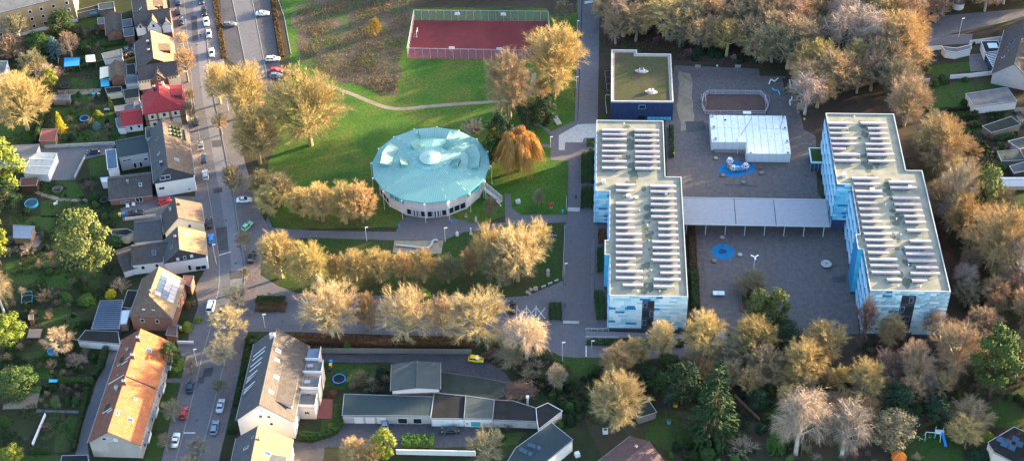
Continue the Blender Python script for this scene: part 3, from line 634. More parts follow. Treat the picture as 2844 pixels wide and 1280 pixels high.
# ------------------------------------------------------------------ round hall
rib = 'hall_roof'
mat('copper_green',(.235,.41,.375),.6,.10,.35,col2=(.20,.37,.345)); mat('seam_green',(.12,.25,.24),.5,.08,.5); mat('copper_pale',(.31,.44,.385),.55,.12,.5,col2=(.24,.38,.345))
mat('hall_wall',(.62,.57,.57),.8,.06,.5)
CX,CY,RE,RW,ZE,ZA = -22.83,21.7,16.95,15.55,7.0,9.75
hall = thing('round_hall','sixteen-sided round hall with green seamed metal roof in the park','hall',(CX,CY,0))
A0 = R(-94.9); DA = 2 * math.pi / 16
def pol(r,a,z): return Vector((r * math.cos(a),r * math.sin(a),z))
zr = lambda r: ZE + (ZA - ZE) * (1 - r / RE)
for i in range(16):
    a,b_ = A0 + i * DA,A0 + (i + 1) * DA; k = math.cos(DA / 2)
    m = MB(); m.slab([pol(RE,a,ZE),pol(RE,b_,ZE),pol(2.9,b_,zr(2.9)),pol(2.9,a,zr(2.9))],.22); seg = m.build('roof_segment','copper_green',hall)
    m = MB()                                                       # standing seams, parallel to the bay's fall line
    e0,e1 = pol(RE,a,ZE),pol(RE,b_,ZE); mid = (a + b_) / 2; dirn = pol(1,mid,0); n = 13
    for j in range(n):
        q = e0.lerp(e1,(j + .5) / n); off = (q - pol(RE * k,mid,ZE)).dot(Vector((-math.sin(mid),math.cos(mid),0)))
        rin = max(3.1,abs(off) / math.tan(DA / 2) * 1.0)
        p2 = dirn * rin + Vector((-math.sin(mid),math.cos(mid),0)) * off; r2 = p2.length
        m.bar(q + Vector((0,0,.03)),Vector((p2.x,p2.y,ZE + (ZA - ZE) * (1 - rin / (RE * k)) + .03)),.09,.10)
    m.build('seam','seam_green',seg)
    m = MB(); m.bar(pol(RE + .05,a,ZE - .12),pol(RE + .05,b_,ZE - .12),.16,.26); m.build('eaves_gutter','teal_metal',hall)
    # wall bay
    w0,w1 = pol(RW,a,0),pol(RW,b_,0); tx = (w1 - w0).normalized(); nr = pol(1,mid,0); wl_ = (w1 - w0).length
    m = MB(); m.add([w0,w1,w1 + Vector((0,0,6.75)),w0 + Vector((0,0,6.75)),w0 * .96,w1 * .96,w1 * .96 + Vector((0,0,6.75)),w0 * .96 + Vector((0,0,6.75))],[(0,1,2,3),(7,6,5,4),(0,4,5,1),(3,2,6,7),(0,3,7,4),(1,5,6,2)])
    wall = m.build('wall','hall_wall',hall)
    MB().tube(w0 + nr * .05,w0 + nr * .05 + Vector((0,0,6.8)),.16,n=6).build('pilaster','white_paint',hall)
    m = MB()
    for zz in (3.0,4.9): m.bar(w0 + nr * .03 + Vector((0,0,zz)) + tx * .2,w1 + nr * .03 + Vector((0,0,zz)) - tx * .2,.06,.05)
    for u in (.33,.66): q = w0.lerp(w1,u) + nr * .03; m.bar(q + Vector((0,0,3.05)),q + Vector((0,0,6.7)),.05,.06)
    m.build('panel_joint','concrete',wall)
    doors = i in (15,0)
    for (u0,u1,z0,z1) in (((.06,.27,.5,2.5),(.29,.33,.1,2.5),(.38,.46,.1,2.4),(.52,.60,.1,2.4),(.64,.68,.1,2.5),(.74,.95,.5,2.5)) if doors else ((.05,.32,.7,2.7),(.36,.64,.7,2.7),(.68,.95,.7,2.7))) if i not in (2,3,14) else ((.05,.32,3.6,6.4),(.36,.64,3.6,6.4),(.68,.95,3.6,6.4)):
        pa,pb = w0.lerp(w1,u0),w0.lerp(w1,u1)
        f = MB()
        for za_,zb_,ua,ub in ((z0 - .08,z0,pa,pb),(z1,z1 + .08,pa,pb)): f.bar(ua + nr * .07 + Vector((0,0,(za_ + zb_) / 2)),ub + nr * .07 + Vector((0,0,(za_ + zb_) / 2)),.12,.08)
        for q in (pa,pb): f.bar(q + nr * .07 + Vector((0,0,z0 - .08)),q + nr * .07 + Vector((0,0,z1 + .08)),.08,.12)
        f = f.build('window' if not (doors and .3 < u0 < .6) else 'door','white_paint',hall)
        q = MB(); q.bar(pa + nr * .03 + Vector((0,0,(z0 + z1) / 2)),pb + nr * .03 + Vector((0,0,(z0 + z1) / 2)),.04,z1 - z0); q.build('pane','glass_dark' if i not in (2,3,14) else 'teal_metal',f)
    # rainwater post with bracket at the corner
    m = MB(); q = pol(RE + .55,a,0); m.tube(q,q + Vector((0,0,ZE - .25)),.075,n=6); m.bar(q + Vector((0,0,ZE - .3)),pol(RE - .1,a,ZE - .3),.42,.36); m.build('corner_post','white_paint',hall)
MB().lathe((0,0,ZE - 1),[(15,0),(15,.6)],16).build('ceiling_slab','concrete_dark',hall)
m = MB(); m.lathe((0,0,zr(2.9)),[(3.05,-.1),(3.05,.35)],32); m.build('crown_ring','copper_green',hall)
for i in range(32):
    a,b_ = i * math.pi / 16 + .006,(i + 1) * math.pi / 16 - .006; z = zr(2.9) + .36
    MB().slab([pol(3.2,a,z),pol(3.2,b_,z),pol(.06,(a + b_) / 2,z + .75)],.06).build('cap_segment','copper_pale',hall)
MB().tube((0,0,zr(0) + .6),(0,0,zr(0) + 1.9),.05,.03,6).build('finial','metal_white',hall)
def dormer(ac,half,r0,r1,h,nseg):
    """shed dormer: glazed outwards, roof falling towards the middle of the hall"""
    for s in range(nseg):
        a,b_ = R(ac - half + 2 * half * s / nseg + .15),R(ac - half + 2 * half * (s + 1) / nseg - .15)
        m = MB(); vs = [pol(r1,a,zr(r1) - .05),pol(r1,b_,zr(r1) - .05),pol(r1,b_,zr(r1) + h),pol(r1,a,zr(r1) + h),pol(r0,a,zr(r0) - .05),pol(r0,b_,zr(r0) - .05)]
        m.add(vs,[(0,1,2,3),(3,2,5,4),(0,3,4),(1,5,2),(0,4,5,1)]); d = m.build('roof_dormer','copper_pale',hall)
        m = MB(); n = 8
        for j in range(n + 1):
            t = j / n; m.bar(vs[3].lerp(vs[2],t) + Vector((0,0,.05)),vs[4].lerp(vs[5],t) + Vector((0,0,.10)),.06,.09)
        m.build('seam','seam_green',d)
        f = MB(); q0,q1 = pol(r1 + .03,a + .02,zr(r1) + h * .55),pol(r1 + .03,b_ - .02,zr(r1) + h * .55); f.bar(q0,q1,.04,h * .75); f.build('pane','glass_dark',d)
        f = MB()                                                   # dark louvred cheeks
        for a_,sg in ((a,-1),(b_,1)):
            o_ = Vector((-math.sin(a_),math.cos(a_),0)) * .015 * sg
            tri = [pol(r1 - .15,a_,zr(r1) + .12) + o_,pol(r1 - .15,a_,zr(r1) + h - .2) + o_,pol(r0 + (r1 - r0) * .35,a_,zr(r0 + (r1 - r0) * .35) + .12) + o_]
            f.add(tri + [t_ + o_ for t_ in tri],[(0,1,2),(5,4,3),(0,3,4,1),(1,4,5,2),(2,5,3,0)])
        f.build('cheek','teal_metal',d)
dormer(86,20,11.0,14.2,1.7,2); dormer(166,20,11.0,14.4,1.7,2); dormer(4,20,11.0,14.4,1.7,2)
for ac in (124,48,192,-17): dormer(ac,9.5,6.2,8.8,1.7,1)
m = MB()
for k in range(26):
    a = R(-150 + k * 120 / 25 + rnd.uniform(-2,2)); m.bar(pol(4.9,a,zr(4.9) + .02),pol(5.3,a,zr(5.3) + .02),.28,.05)
m.build('snow_guard','teal_metal',hall)
# outside stair of the hall
p = Vector((CX,CY,0)) + pol(16.0,R(-24),0); st = thing('outside_stair','white railed metal stair descending from the round hall','stairs',p,R(-27))
for k in range(15): MB().b3(1.0 + k * .34,1.36 + k * .34,-.75,.75,3.3 - k * .215,3.36 - k * .215).build('tread','metal_grey',st)
MB().b3(-.5,1.0,-.75,.75,3.38,3.48).build('landing','metal_grey',st)
for s in (-.82,.82):
    m = MB(); m.bar((1,s,3.3),(6.0,s,.15),.06,.28); m.build('stringer','white_paint',st)
    m = MB()
    for dz in (.4,.75,1.1): m.bar((-.5,s,3.45 + dz),(1,s,3.45 + dz),.06,.07); m.bar((1,s,3.45 + dz),(6.0,s,.25 + dz),.06,.07)
    for k in range(8): x = -.4 + k * .9; zb = 3.45 if x < 1 else 3.45 - (x - 1) * .64; m.bar((x,s,zb),(x,s,zb + 1.1),.05,.05)
    m.build('railing','white_paint',st)
for s in (-.7,.7): MB().tube((.8,s,0),(.8,s,3.38),.07,n=6).build('support','white_paint',st)
# ------------------------------------------------------------------ dark hall with planted roof
patch_mat('sedum',[(.030,.048,.016),(.052,.056,.026),(.050,.044,.028),(.026,.056,.014)],.35,fine=3.0,fine_amt=.4)
mat('hall_blue',(.030,.052,.125),.45,.15,.8); mat('gravel_pink',(.36,.28,.25),.95,.2,3)
zt = 7.0; O6 = [G2('D1',x,y,zt) for x,y in ((150,742),(608,745),(590,395),(342,392),(340,365),(152,363))]
h = thing('gym_hall','dark blue flat-roofed hall with planted green roof beside the lane','hall',(O6[0][0],O6[0][1],0))
loc = [(x - O6[0][0],y - O6[0][1]) for x,y in O6]
def inset(pts,d):
    n = len(pts); out = []
    for i in range(n):
        p0,p1,p2 = Vector(pts[i - 1]),Vector(pts[i]),Vector(pts[(i + 1) % n]); a = (p1 - p0).normalized(); b = (p2 - p1).normalized()
        na,nb = Vector((-a.y,a.x)),Vector((-b.y,b.x)); k = (na + nb); k = k / max(.2,k.dot(na)); out.append((p1.x + k.x * d,p1.y + k.y * d))
    return out
MB().prism(loc,0,zt - .5).build('wall','hall_blue',h); MB().prism(inset(loc,.35),zt - .5,zt - .42).build('gravel_margin','gravel_pink',h); MB().prism(inset(loc,1.1),zt - .42,zt - .34).build('planted_roof','sedum',h)
i1 = inset(loc,.4)
for k in range(6):
    MB().prism([loc[k],loc[(k + 1) % 6],i1[(k + 1) % 6],i1[k]],zt - .5,zt).build('parapet','parapet_cap',h)
def at_roof(t,x,y,z,o): p = G(t,x,y,z); return p.x - o[0],p.y - o[1]
x,y = at_roof('D1',375,520,zt - .3,O6[0]); MB().sheet([(x - 2 + .5 * math.sin(k * 7),y - 1 + .4 * math.cos(k * 3)) if 0 else (x + 2.1 * math.cos(k * .63) * (1 + .2 * math.sin(k * 5)),y + 1.1 * math.sin(k * .63)) for k in range(10)],zt - .335).build('gravel_bed','gravel_pink',h)
m = MB().box((x,y,zt + .05),(1.4,1.4,.7)).build('skylight','white_paint',h); MB().box((x,y,zt + .45),(1.1,1.1,.1)).build('pane','glass_blue',m)
x,y = at_roof('D1',445,672,zt - .3,O6[0]); MB().sheet([(x + 1.9 * math.cos(k * .63) * (1 + .2 * math.sin(k * 5)),y + 1.2 * math.sin(k * .63)) for k in range(10)],zt - .335).build('gravel_bed','gravel_pink',h)
m = MB().box((x,y,zt + .1),(1.5,1.2,.8)).build('vent_box','white_paint',h); MB().tube((x,y,zt + .5),(x,y,zt + .8),.25,n=10).build('vent_pipe','metal_dark',m)
def front(u): a,b = Vector(loc[0]),Vector(loc[1]); p = a.lerp(b,u); return p
for k in range(14):
    p = front((k + .5) / 14); MB().b3(p.x - .02,p.x + .02,p.y - .05,p.y - .003,1.2,zt - .55).build('panel_joint','metal_dark',h)
p = front(.5); f = MB()
for a in ((-1,-.9,4.3,5.7),(.9,1,4.3,5.7),(-.9,.9,4.3,4.4),(-.9,.9,5.6,5.7)): f.b3(p.x + a[0],p.x + a[1],p.y - .12,p.y - .06,a[2],a[3])
f = f.build('window','panel_cyan_light',h); MB().b3(p.x - .9,p.x + .9,p.y - .1,p.y - .055,4.4,5.6).build('pane','glass_dark',f)
p = front(.5); MB().b3(p.x - 1.1,p.x + 1.2,p.y - .10,p.y - .055,.1,1.6).build('door','glass_dark',h)
for k in range(6): p = front(.60 + k * .064); MB().b3(p.x - .1,p.x + 1.0,p.y - .12,p.y - .06,.05,1.15).build('glazing_panel','panel_cyan',h)
q = G('D1',110,745); gt = thing('white_goal_frame','slim white frame standing beside the dark blue hall','frame',q); m = MB(); m.tube((0,0,0),(0,0,2.6),.06); m.tube((0,0,2.6),(2.4,0,2.6),.06); m.tube((0,0,0),(0,-6,0.06),.06); m.build('frame_tube','white_paint',gt)
cf = thing('climbing_frame','pale wire frame between lane and dark hall','frame',G('D1',120,700))
m = MB()
for k in range(4): m.bar((0,k * 3.4,0),(0,k * 3.4,2),.05,.05); m.bar((0,k * 3.4,2),(1.8,k * 3.4,2),.05,.05); m.bar((1.8,k * 3.4,0),(1.8,k * 3.4,2),.05,.05)
m.bar((0,0,2),(0,10.2,2),.05,.05); m.build('frame_tube','metal_grey',cf)

# ------------------------------------------------------------------ white container classrooms
mat('container_roof',(.72,.73,.73),.7,.1,1.3,col2=(.48,.52,.51)); mat('container_wall',(.50,.51,.52),.6,.06,.6)
zc = 3.2; o = G('D1',885,1040,zc); ct = thing('container_classroom','white L-shaped container classroom with strip roof panels in the yard','container',(o.x,o.y,0),ROT)
ca,sa = math.cos(-ROT),math.sin(-ROT)
def tl(t,x,y,z,o=o): p = G(t,x,y,z) - o; return p.x * ca - p.y * sa,p.x * sa + p.y * ca
xe = tl('D1',1430,852,zc)[0]; yn = (tl('D1',878,842,zc)[1] + tl('D1',1425,850,zc)[1]) / 2; xs,ys = tl('D2',1142,18,zc); 
MB().b3(0,xs,0,yn,0,zc - .12).build('wall','container_wall',ct); MB().b3(xs + .005,xe,ys,yn,0,zc - .12).build('wall','container_wall',ct)
nb = 11; wdt = xe / nb
for k in range(nb):
    x0,x1 = k * wdt,(k + 1) * wdt; y0 = 0 if x0 + wdt / 2 < xs else ys; ym = yn * .52
    for a,b_ in ((y0,ym - .04),(ym + .04,yn)): MB().b3(x0 + .06,x1 - .06,a,b_,zc - .12,zc + .02 * (k % 3)).build('roof_panel','container_roof',ct)
    MB().b3(x0 + .1,x1 - .1,y0 - .06,y0 - .004,.35,zc - .35).build('wall_panel','metal_white',ct)
MB().b3(0,xe,ys - .02 if 0 else yn - .10,yn + .05,zc - .5,zc - .13).build('fascia','parapet_cap',ct)
for t,x,y in (('D1',893,846),('D1',902,930),('D1',915,1015),('D1',1408,855),('D1',1422,938),('D1',1438,1035),('D1',1172,1120),('D1',1445,1120)):
    px,py = tl(t,x,y,zc + .4); m = MB().box((px,py,zc + .32),(.9,.8,.5)).build('air_unit','metal_white',ct); MB().box((px,py,zc + .6),(.6,.55,.05)).build('grille','metal_dark',m)
px,py = tl('D1',1145,832,zc); MB().box((px,py,zc + .3),(2.4,.9,.5)).build('duct_box','metal_white',ct)
px,py = tl('D1',1108,1040,zc); MB().b3(px - 1.2,px + 1.2,py - .5,py + 1.6,zc + .05,zc + .45).build('porch_roof','white_paint',ct)
px,py = tl('D1',985,880,zc); MB().box((px,py,zc + .12),(.6,.6,.15)).build('hatch','metal_dark',ct)
m = MB(); a = tl('D1',1180,865,zc); b = tl('D1',1100,990,zc); m.tube((a[0],a[1],zc + .08),(b[0],b[1],zc + .08),.05); b2 = tl('D1',1410,860,zc); c_ = tl('D1',1385,945,zc); m.tube((b2[0],b2[1],zc + .08),(c_[0],c_[1],zc + .08),.05); m.build('cable','metal_dark',ct)
MB().b3(1.0,xs - .1,-1.4,-.1,0,.55).build('deck','wood_grey',ct)
m = MB()
for k in range(9): m.bar((1.0 + k * (xs - 1.2) / 8,-1.4,.55),(1.0 + k * (xs - 1.2) / 8,-1.4,1.5),.05,.05)
for z in (1.0,1.5): m.bar((1.0,-1.4,z),(xs - .2,-1.4,z),.05,.05)
m.build('railing','metal_grey',ct)
px,_ = tl('D1',1070,1100,0); MB().tube((px,-1.8,0),(px,-1.8,4.6),.06).build('mast','metal_white',ct)

# ------------------------------------------------------------------ fenced ball court
mesh_fence_mat('wire_mesh',(.26,.22,.28),.34)
FC = [G('C1',85,428),G('C1',135,150),G('C1',1112,158),G('C1',1148,447)]; FH = 4.0
def fence(name,label,pts,H,spacing,post_m,panel_m,group=None,post_r=.06,closed=False,rails=(1.0,),cat='fence'):
    root = thing(name,label,cat,pts[0],0,group); o = pts[0]
    segs = list(zip(pts,pts[1:])) + ([(pts[-1],pts[0])] if closed else [])
    for a,b in segs:
        d = b - a; n = max(1,round(d.length / spacing))
        for k in range(n):
            p,q = a + d * k / n - o,a + d * (k + 1) / n - o
            MB().tube(p,p + Vector((0,0,H)),post_r,n=5).build('post',post_m,root)
            u = (q - p).normalized(); 
            if panel_m: MB().add([p + u * .05 + Vector((0,0,.05)),q - u * .05 + Vector((0,0,.05)),q - u * .05 + Vector((0,0,H - .06)),p + u * .05 + Vector((0,0,H - .06))],[(0,1,2,3)]).build('mesh_panel',panel_m,root)
        m = MB()
        for r in rails: m.bar(a - o + Vector((0,0,H * r)),b - o + Vector((0,0,H * r)),post_r * 1.6,post_r * 1.6)
        m.build('rail',post_m,root)
    p = segs[-1][1] - o; MB().tube(p,p + Vector((0,0,H)),post_r,n=5).build('post',post_m,root)
    return root
mat('post_pale',(.40,.37,.42),.5,.05,2)
fence('court_fence','tall wire mesh fence around the red ball court',FC,FH,2.45,'post_pale','wire_mesh',closed=True,rails=(1.0,),post_r=.05)
for i,(x,y,lab,s) in enumerate(((410,425,'front left basketball hoop in the red ball court',1),(757,432,'front right basketball hoop in the red ball court',1),(452,152,'far left basketball hoop in the red ball court',-1),(787,155,'far right basketball hoop in the red ball court',-1))):
    r = thing('basketball_hoop',lab,'basketball hoop',G('C1',x,y) + Vector((0,.6 * s,0)),ROT,'basketball hoops of the red court')
    MB().tube((0,0,0),(0,0,3.2),.09,n=6).build('pole','metal_grey',r); MB().b3(-.9,.9,.25 * s - .03,.25 * s + .03,2.7,3.8).build('backboard','white_paint',r)
    m = MB(); 
    for k in range(10): a,b = k * math.pi / 5,(k + 1) * math.pi / 5; m.bar((.23 * math.cos(a),s * .55 + .23 * math.sin(a),3.0),(.23 * math.cos(b),s * .55 + .23 * math.sin(b),3.0),.03,.03)
    m.build('ring','red_plastic',r); MB().bar((0,0,3.1),(0,.3 * s,3.1),.08,.1).build('arm','metal_grey',r)
r = thing('football_goal','small white goal on the red ball court','goal',G('C1',152,278),R(85))
m = MB(); m.tube((0,0,0),(0,0,2),.07); m.tube((0,0,2),(3,0,2),.07); m.tube((3,0,2),(3,0,0),.07); m.build('goal_frame','white_paint',r)
m = MB(); m.tube((0,0,2),(0,1,0),.04); m.tube((3,0,2),(3,1,0),.04); m.tube((0,1,0.04),(3,1,0.04),.04); m.build('net_stay','metal_grey',r)

# football cage
CG = [G('D1',x,y) for x,y in ((840,838),(812,778),(825,715),(862,690),(1240,693),(1275,722),(1300,790),(1272,842))]
fence('football_cage','low railed football cage beside the container classroom',CG,1.5,2.2,'post_pale','wire_mesh',closed=True,rails=(1.0,.55,.1),post_r=.07)
for x,y,sg,lab in ((840,760,1,'left goal of the football cage'),(1275,765,-1,'right goal of the football cage')):
    r = thing('cage_goal',lab,'goal',G('D1',x,y),ROT,'goals of the football cage'); m = MB(); m.tube((0,-1.6,0),(0,-1.6,2.4),.07); m.tube((0,-1.6,2.4),(0,1.6,2.4),.07); m.tube((0,1.6,2.4),(0,1.6,0),.07); m.build('goal_frame','post_pale',r)
    m = MB()
    for s_ in (-1.6,1.6): m.tube((0,s_,2.4),(-1.2 * sg,s_,2.4),.05); m.tube((-1.2 * sg,s_,2.4),(-1.2 * sg,s_,0),.05)
    m.tube((-1.2 * sg,-1.6,2.4),(-1.2 * sg,1.6,2.4),.05); m.build('back_frame','metal_grey',r)

# ------------------------------------------------------------------ yard furniture
def blob(t,x,y,rx,ry,f): c = G(t,x,y); return [(c.x + rx * math.cos(a) * (1 + f * math.sin(2 * a + 1)),c.y + ry * math.sin(a) * (1 + f * math.cos(3 * a))) for a in [k * math.pi / 20 for k in range(40)]]
area('play_surface','blue rubber patch under the hexagon climbing frame','play_blue',blob('D2',1072,130,5.0,3.6,.12),.036)
area('play_surface','round blue rubber patch in the lower yard','play_blue',blob('D2',970,735,3.2,3.25,0),.036)
area('play_surface','darker ring in the middle of the round blue patch','play_blue_dark',blob('D2',967,733,1.0,1.05,.18),.042)
mat('ball_white',(.72,.74,.78),.4,.05,2); mat('ball_red',(.58,.20,.15),.4,.1,2); mat('ball_blue',(.20,.42,.60),.4,.1,2)
r = thing('climbing_frame','climbing frame of white and red hexagon shapes on the blue patch','climbing frame',G('D2',1075,140))
for k,(x,y,z,s,mt) in enumerate(((1018,95,1.4,1.0,'ball_white'),(1018,125,.8,.8,'ball_red'),(1043,140,.9,.95,'ball_white'),(1075,142,.9,.8,'ball_blue'),(1105,140,.9,.7,'ball_blue'),(1133,130,1.2,1.0,'ball_white'),(1040,145,.45,.45,'ball_red'),(1136,140,.6,.5,'ball_red'))):
    p = G('D2',x,y) - G('D2',1075,140); m = MB()
    hx = [(math.cos(a) * s,math.sin(a) * s) for a in [j * math.pi / 3 + k * .4 for j in range(6)]]
    for a,b in zip(hx,hx[1:] + hx[:1]):
        m.tube((p.x + a[0],p.y + a[1],z),(p.x + b[0],p.y + b[1],z),.11); m.tube((p.x + a[0],p.y + a[1],z),(p.x + a[0] * .55,p.y + a[1] * .55,z + s * .75),.10); m.tube((p.x + a[0] * .55,p.y + a[1] * .55,z + s * .75),(p.x + b[0] * .55,p.y + b[1] * .55,z + s * .75),.10)
        m.tube((p.x + a[0],p.y + a[1],z),(p.x + a[0] * .6,p.y + a[1] * .6,0),.07)
    m.build('hexagon',mt,r)
    m = MB(); m.add([(p.x + a * .5,p.y + b * .5,z + s * .76) for a,b in hx] + [(p.x + a * .5,p.y + b * .5,z + s * .72) for a,b in hx],[tuple(range(6)),tuple(range(11,5,-1))] + [(j,j + 6,(j + 1) % 6 + 6,(j + 1) % 6) for j in range(6)]); m.build('plate','ball_red' if k % 2 else 'ball_blue',r)
for t,x,y,w,lab,mt in (('D2',917,57,.62,'round stone seat left of the climbing frame','stone'),('D2',968,182,.68,'round stone seat below the climbing frame','concrete_dark'),('D2',1243,127,.68,'reddish round seat right of the climbing frame','shed_red'),('D2',1250,163,.68,'grey round seat right of the climbing frame','concrete_dark'),('D2',1118,233,.68,'round stone seat above the canopy','concrete_dark'),('D2',963,637,.68,'reddish round seat above the round blue patch','stone'),('D2',1093,762,.66,'grey round seat right of the round blue patch','concrete'),('D2',906,806,.70,'grey round seat below the round blue patch','concrete_dark'),('D1',1515,800,.5,'boulder-like round seat at the edge of the wood','concrete_dark'),('D1',1520,830,.55,'lower round seat at the edge of the wood','concrete_dark')):
    r = thing('round_stool',lab,'seat',G(t,x,y),0,'round seats in the schoolyard'); MB().lathe((0,0,0),[(w * .6,0),(w * .55,.3)],14).build('base','concrete_dark',r); MB().lathe((0,0,.3),[(w * .95,0),(w,.06),(w * .96,.16),(w * .4,.2)],18).build('seat',mt,r)
r = thing('round_table','large round concrete table in the lower yard','table',G('E2',185,835)); MB().lathe((0,0,0),[(.5,0),(.4,.6)],12).build('base','concrete_dark',r); MB().lathe((0,0,.6),[(1.45,0),(1.5,.08),(1.45,.16)],24).build('top','concrete',r)
m = MB(); m.lathe((0,0,.765),[(.35,0),(.3,.03)],12); m.build('centre_disc','concrete_dark',r)
r = thing('table_tennis_table','pale table tennis table in the lower yard','table',G('D2',937,1050),ROT); MB().b3(-1.52,-.01,-.76,.76,.70,.78).build('top','panel_soft',r); MB().b3(.01,1.52,-.76,.76,.70,.78).build('top','panel_soft',r); MB().b3(-.012,.012,-.85,.85,.781,.93).build('net','metal_grey',r)
for s in (-.9,.9): MB().b3(s - .2,s + .2,-.5,.5,0,.70).build('leg','concrete',r)
r = thing('yard_lamp','tall lamp post with three white heads in the lower yard','lamp post',G('D2',1182,955)); MB().tube((0,0,0),(0,0,9.2),.10,.06,8).build('pole','metal_white',r)
for a in (150,30,-90):
    m = MB(); d = Vector((math.cos(R(a)),math.sin(R(a)),0)); m.bar(Vector((0,0,9.2)) + d * .15,Vector((0,0,9.35)) + d * 1.15,.34,.12); m.build('lamp_head','white_paint',r)
r = thing('planter','dark brick planter around the yard conifer','planter',G('D2',1100,1100),ROT)
for a in ((0,.25,-4,3.0),(.25,5.5,2.75,3.0),(5.25,5.5,-4,2.75),(.25,5.25,-4,-3.75)): MB().b3(a[0],a[1],a[2],a[3],0,.7).build('side_panel','brick_dark',r)
MB().b3(.26,5.24,-3.74,2.74,0,.5).build('soil','soil',r)
def zigzag(t,pts,mt,lab):
    P_ = [G(t,x,y) for x,y in pts]; r = thing('bent_tube_seat',lab,'bench',P_[0],0,'bent tube seats by the wood')
    for i,(a,b) in enumerate(zip(P_,P_[1:])):
        a,b = a - P_[0],b - P_[0]; MB().bar(a + Vector((0,0,.5)),b + Vector((0,0,.5)),.32,.24).build('seat',mt,r); MB().tube(a.lerp(b,.5),a.lerp(b,.5) + Vector((0,0,.4)),.07).build('leg','metal_grey',r)
zigzag('D1',[(1305,625),(1318,590),(1345,605),(1372,582)],'white_paint','white bent seat with two kinks near the wood')
zigzag('D1',[(1328,655),(1345,672),(1372,672),(1385,705)],'cyan_plastic','blue bent seat near the wood')
zigzag('D1',[(1455,595),(1458,620),(1464,655)],'white_paint','straight white bent seat on the dark square')
zigzag('D1',[(1472,718),(1470,740),(1456,745),(1460,780)],'panel_pale','pale blue bent seat below the dark square')
area('play_surface','dark square play patch at the edge of the wood','felt_moss',poly('D1',[(1405,572),(1500,572),(1520,695),(1420,692)]),.036)
for t,x,y,lab in (('D1',780,545,'left basketball board at the far edge of the yard'),('D1',1072,545,'right basketball board at the far edge of the yard')):
    r = thing('basketball_board',lab,'basketball hoop',G(t,x,y),ROT,'basketball boards of the schoolyard'); MB().tube((0,0,0),(0,0,3.0),.08).build('pole','metal_grey',r); MB().b3(-.9,.9,-.12,-.05,2.6,3.7).build('backboard','metal_grey',r)
    m = MB(); m.lathe((0,-.4,2.95),[(.24,0),(.24,.04)],10); m.build('ring','red_plastic',r)
r = thing('white_sign_post','small white sign between the yard basketball boards','sign',G('D1',925,500)); MB().tube((0,0,0),(0,0,1.3),.05).build('post','metal_grey',r); MB().b3(-.25,.25,-.05,.03,.7,1.3).build('board','white_paint',r)
for t,x,y,lab in (('D1',1562,885,'yellow bin at the edge of the wood'),('D2',608,32,'yellow bin beside the left school block')):
    r = thing('litter_bin',lab,'bin',G(t,x,y),0,'yellow bins of the schoolyard'); MB().tube((0,0,0),(0,0,1.0),.04).build('post','metal_dark',r); MB().lathe((0,0,.4),[(.26,0),(.3,.55)],10).build('body','yellow_plastic',r)
for t,x,y,lab in (('C2',22,548,'blue bin left of the hall forecourt'),('C2',407,525,'blue bin right of the hall forecourt'),('B2',1445,545,'blue bin on the lawn west of the hall'),('C2',1220,448,'blue bin at the promenade steps')):
    r = thing('litter_bin',lab,'bin',G(t,x,y),0,'blue bins of the park'); MB().lathe((0,0,0),[(.25,0),(.30,.8)],10).build('body','cyan_plastic',r); MB().lathe((0,0,.8),[(.32,0),(.28,.1)],10).build('lid','blue_plastic',r)
# garden sculpture and seats in the park
def seat_wave(pts,lab):
    P_ = smooth_line([G2(*p) for p in pts],5); o = Vector((*P_[0],0)); r = thing('serpent_bench',lab,'bench',o)
    a,b = offset_line(P_,.3),offset_line(P_,-.3); n = len(P_)
    for i in range(0,n - 1,5):
        m = MB()
        for j in range(i,min(i + 5,n - 1)): m.prism([(q[0] - o.x,q[1] - o.y) for q in (b[j],b[j + 1],a[j + 1],a[j])],.32,.5)
        m.build('seat','concrete',r); q = P_[min(i + 2,n - 1)]; MB().box((q[0] - o.x,q[1] - o.y,.16),(.5,.5,.32)).build('leg','concrete_dark',r)
seat_wave([('C2',305,662),('C2',290,655),('C2',268,665),('C2',255,695),('C2',220,712),('C2',150,708),('C2',80,700),('C2',0,692)],'long pale serpent-shaped bench on the sandy play area')
def statue(t,x,y,label,prof,mt='stone',extra=None):
    r = thing('sculpture',label,'sculpture',G(t,x,y)); MB().box((0,0,.12),(.8,.8,.24)).build('base','concrete',r)
    m = MB(); m.lathe((0,0,.24),prof,12); m.build('figure',mt,r,True)
    if extra:
        for e in extra: MB().bar(e[0],e[1],e[2],e[2]).build('arm',mt,r)
statue('C2',585,512,'slim white figure sculpture right of the hall',[(.25,0),(.2,.5),(.28,.9),(.12,1.25),(.16,1.45),(.05,1.6)],'white_paint')
statue('C2',447,618,'squat white sculpture on the lawn corner below the hall',[(.4,0),(.45,.3),(.3,.5),(.42,.8),(.25,1.0),(.3,1.2),(.1,1.3)],'white_paint')
statue('C2',547,605,'thin pale stele on the lawn below the hall',[(.15,0),(.14,1.6),(.2,1.7),(.2,2.0),(.1,2.05)],'white_paint')
statue('C2',1112,915,'tall rounded stone sculpture near the promenade',[(.5,0),(.55,.6),(.42,1.2),(.3,1.5),(.5,1.8),(.42,2.3),(.15,2.5)],'concrete')
statue('C2',1145,645,'pale sculpture with outspread arms near the promenade',[(.2,0),(.18,1.0),(.24,1.4),(.15,1.7),(.05,1.9)],'concrete',[((-1.2,0,1.7),(1.2,0,1.45),.14)])
statue('C2',1135,412,'red and green totem sculpture on the lawn',[(.3,0),(.35,.4),(.3,1.1),(.15,1.3)],'red_plastic',[((-.5,0,1.7),(.6,0,1.6),.3)])
statue('C2',512,478,'small stone sculpture beside the hall forecourt',[(.25,0),(.3,.4),(.15,.8),(.2,1.0),(.05,1.1)],'stone')
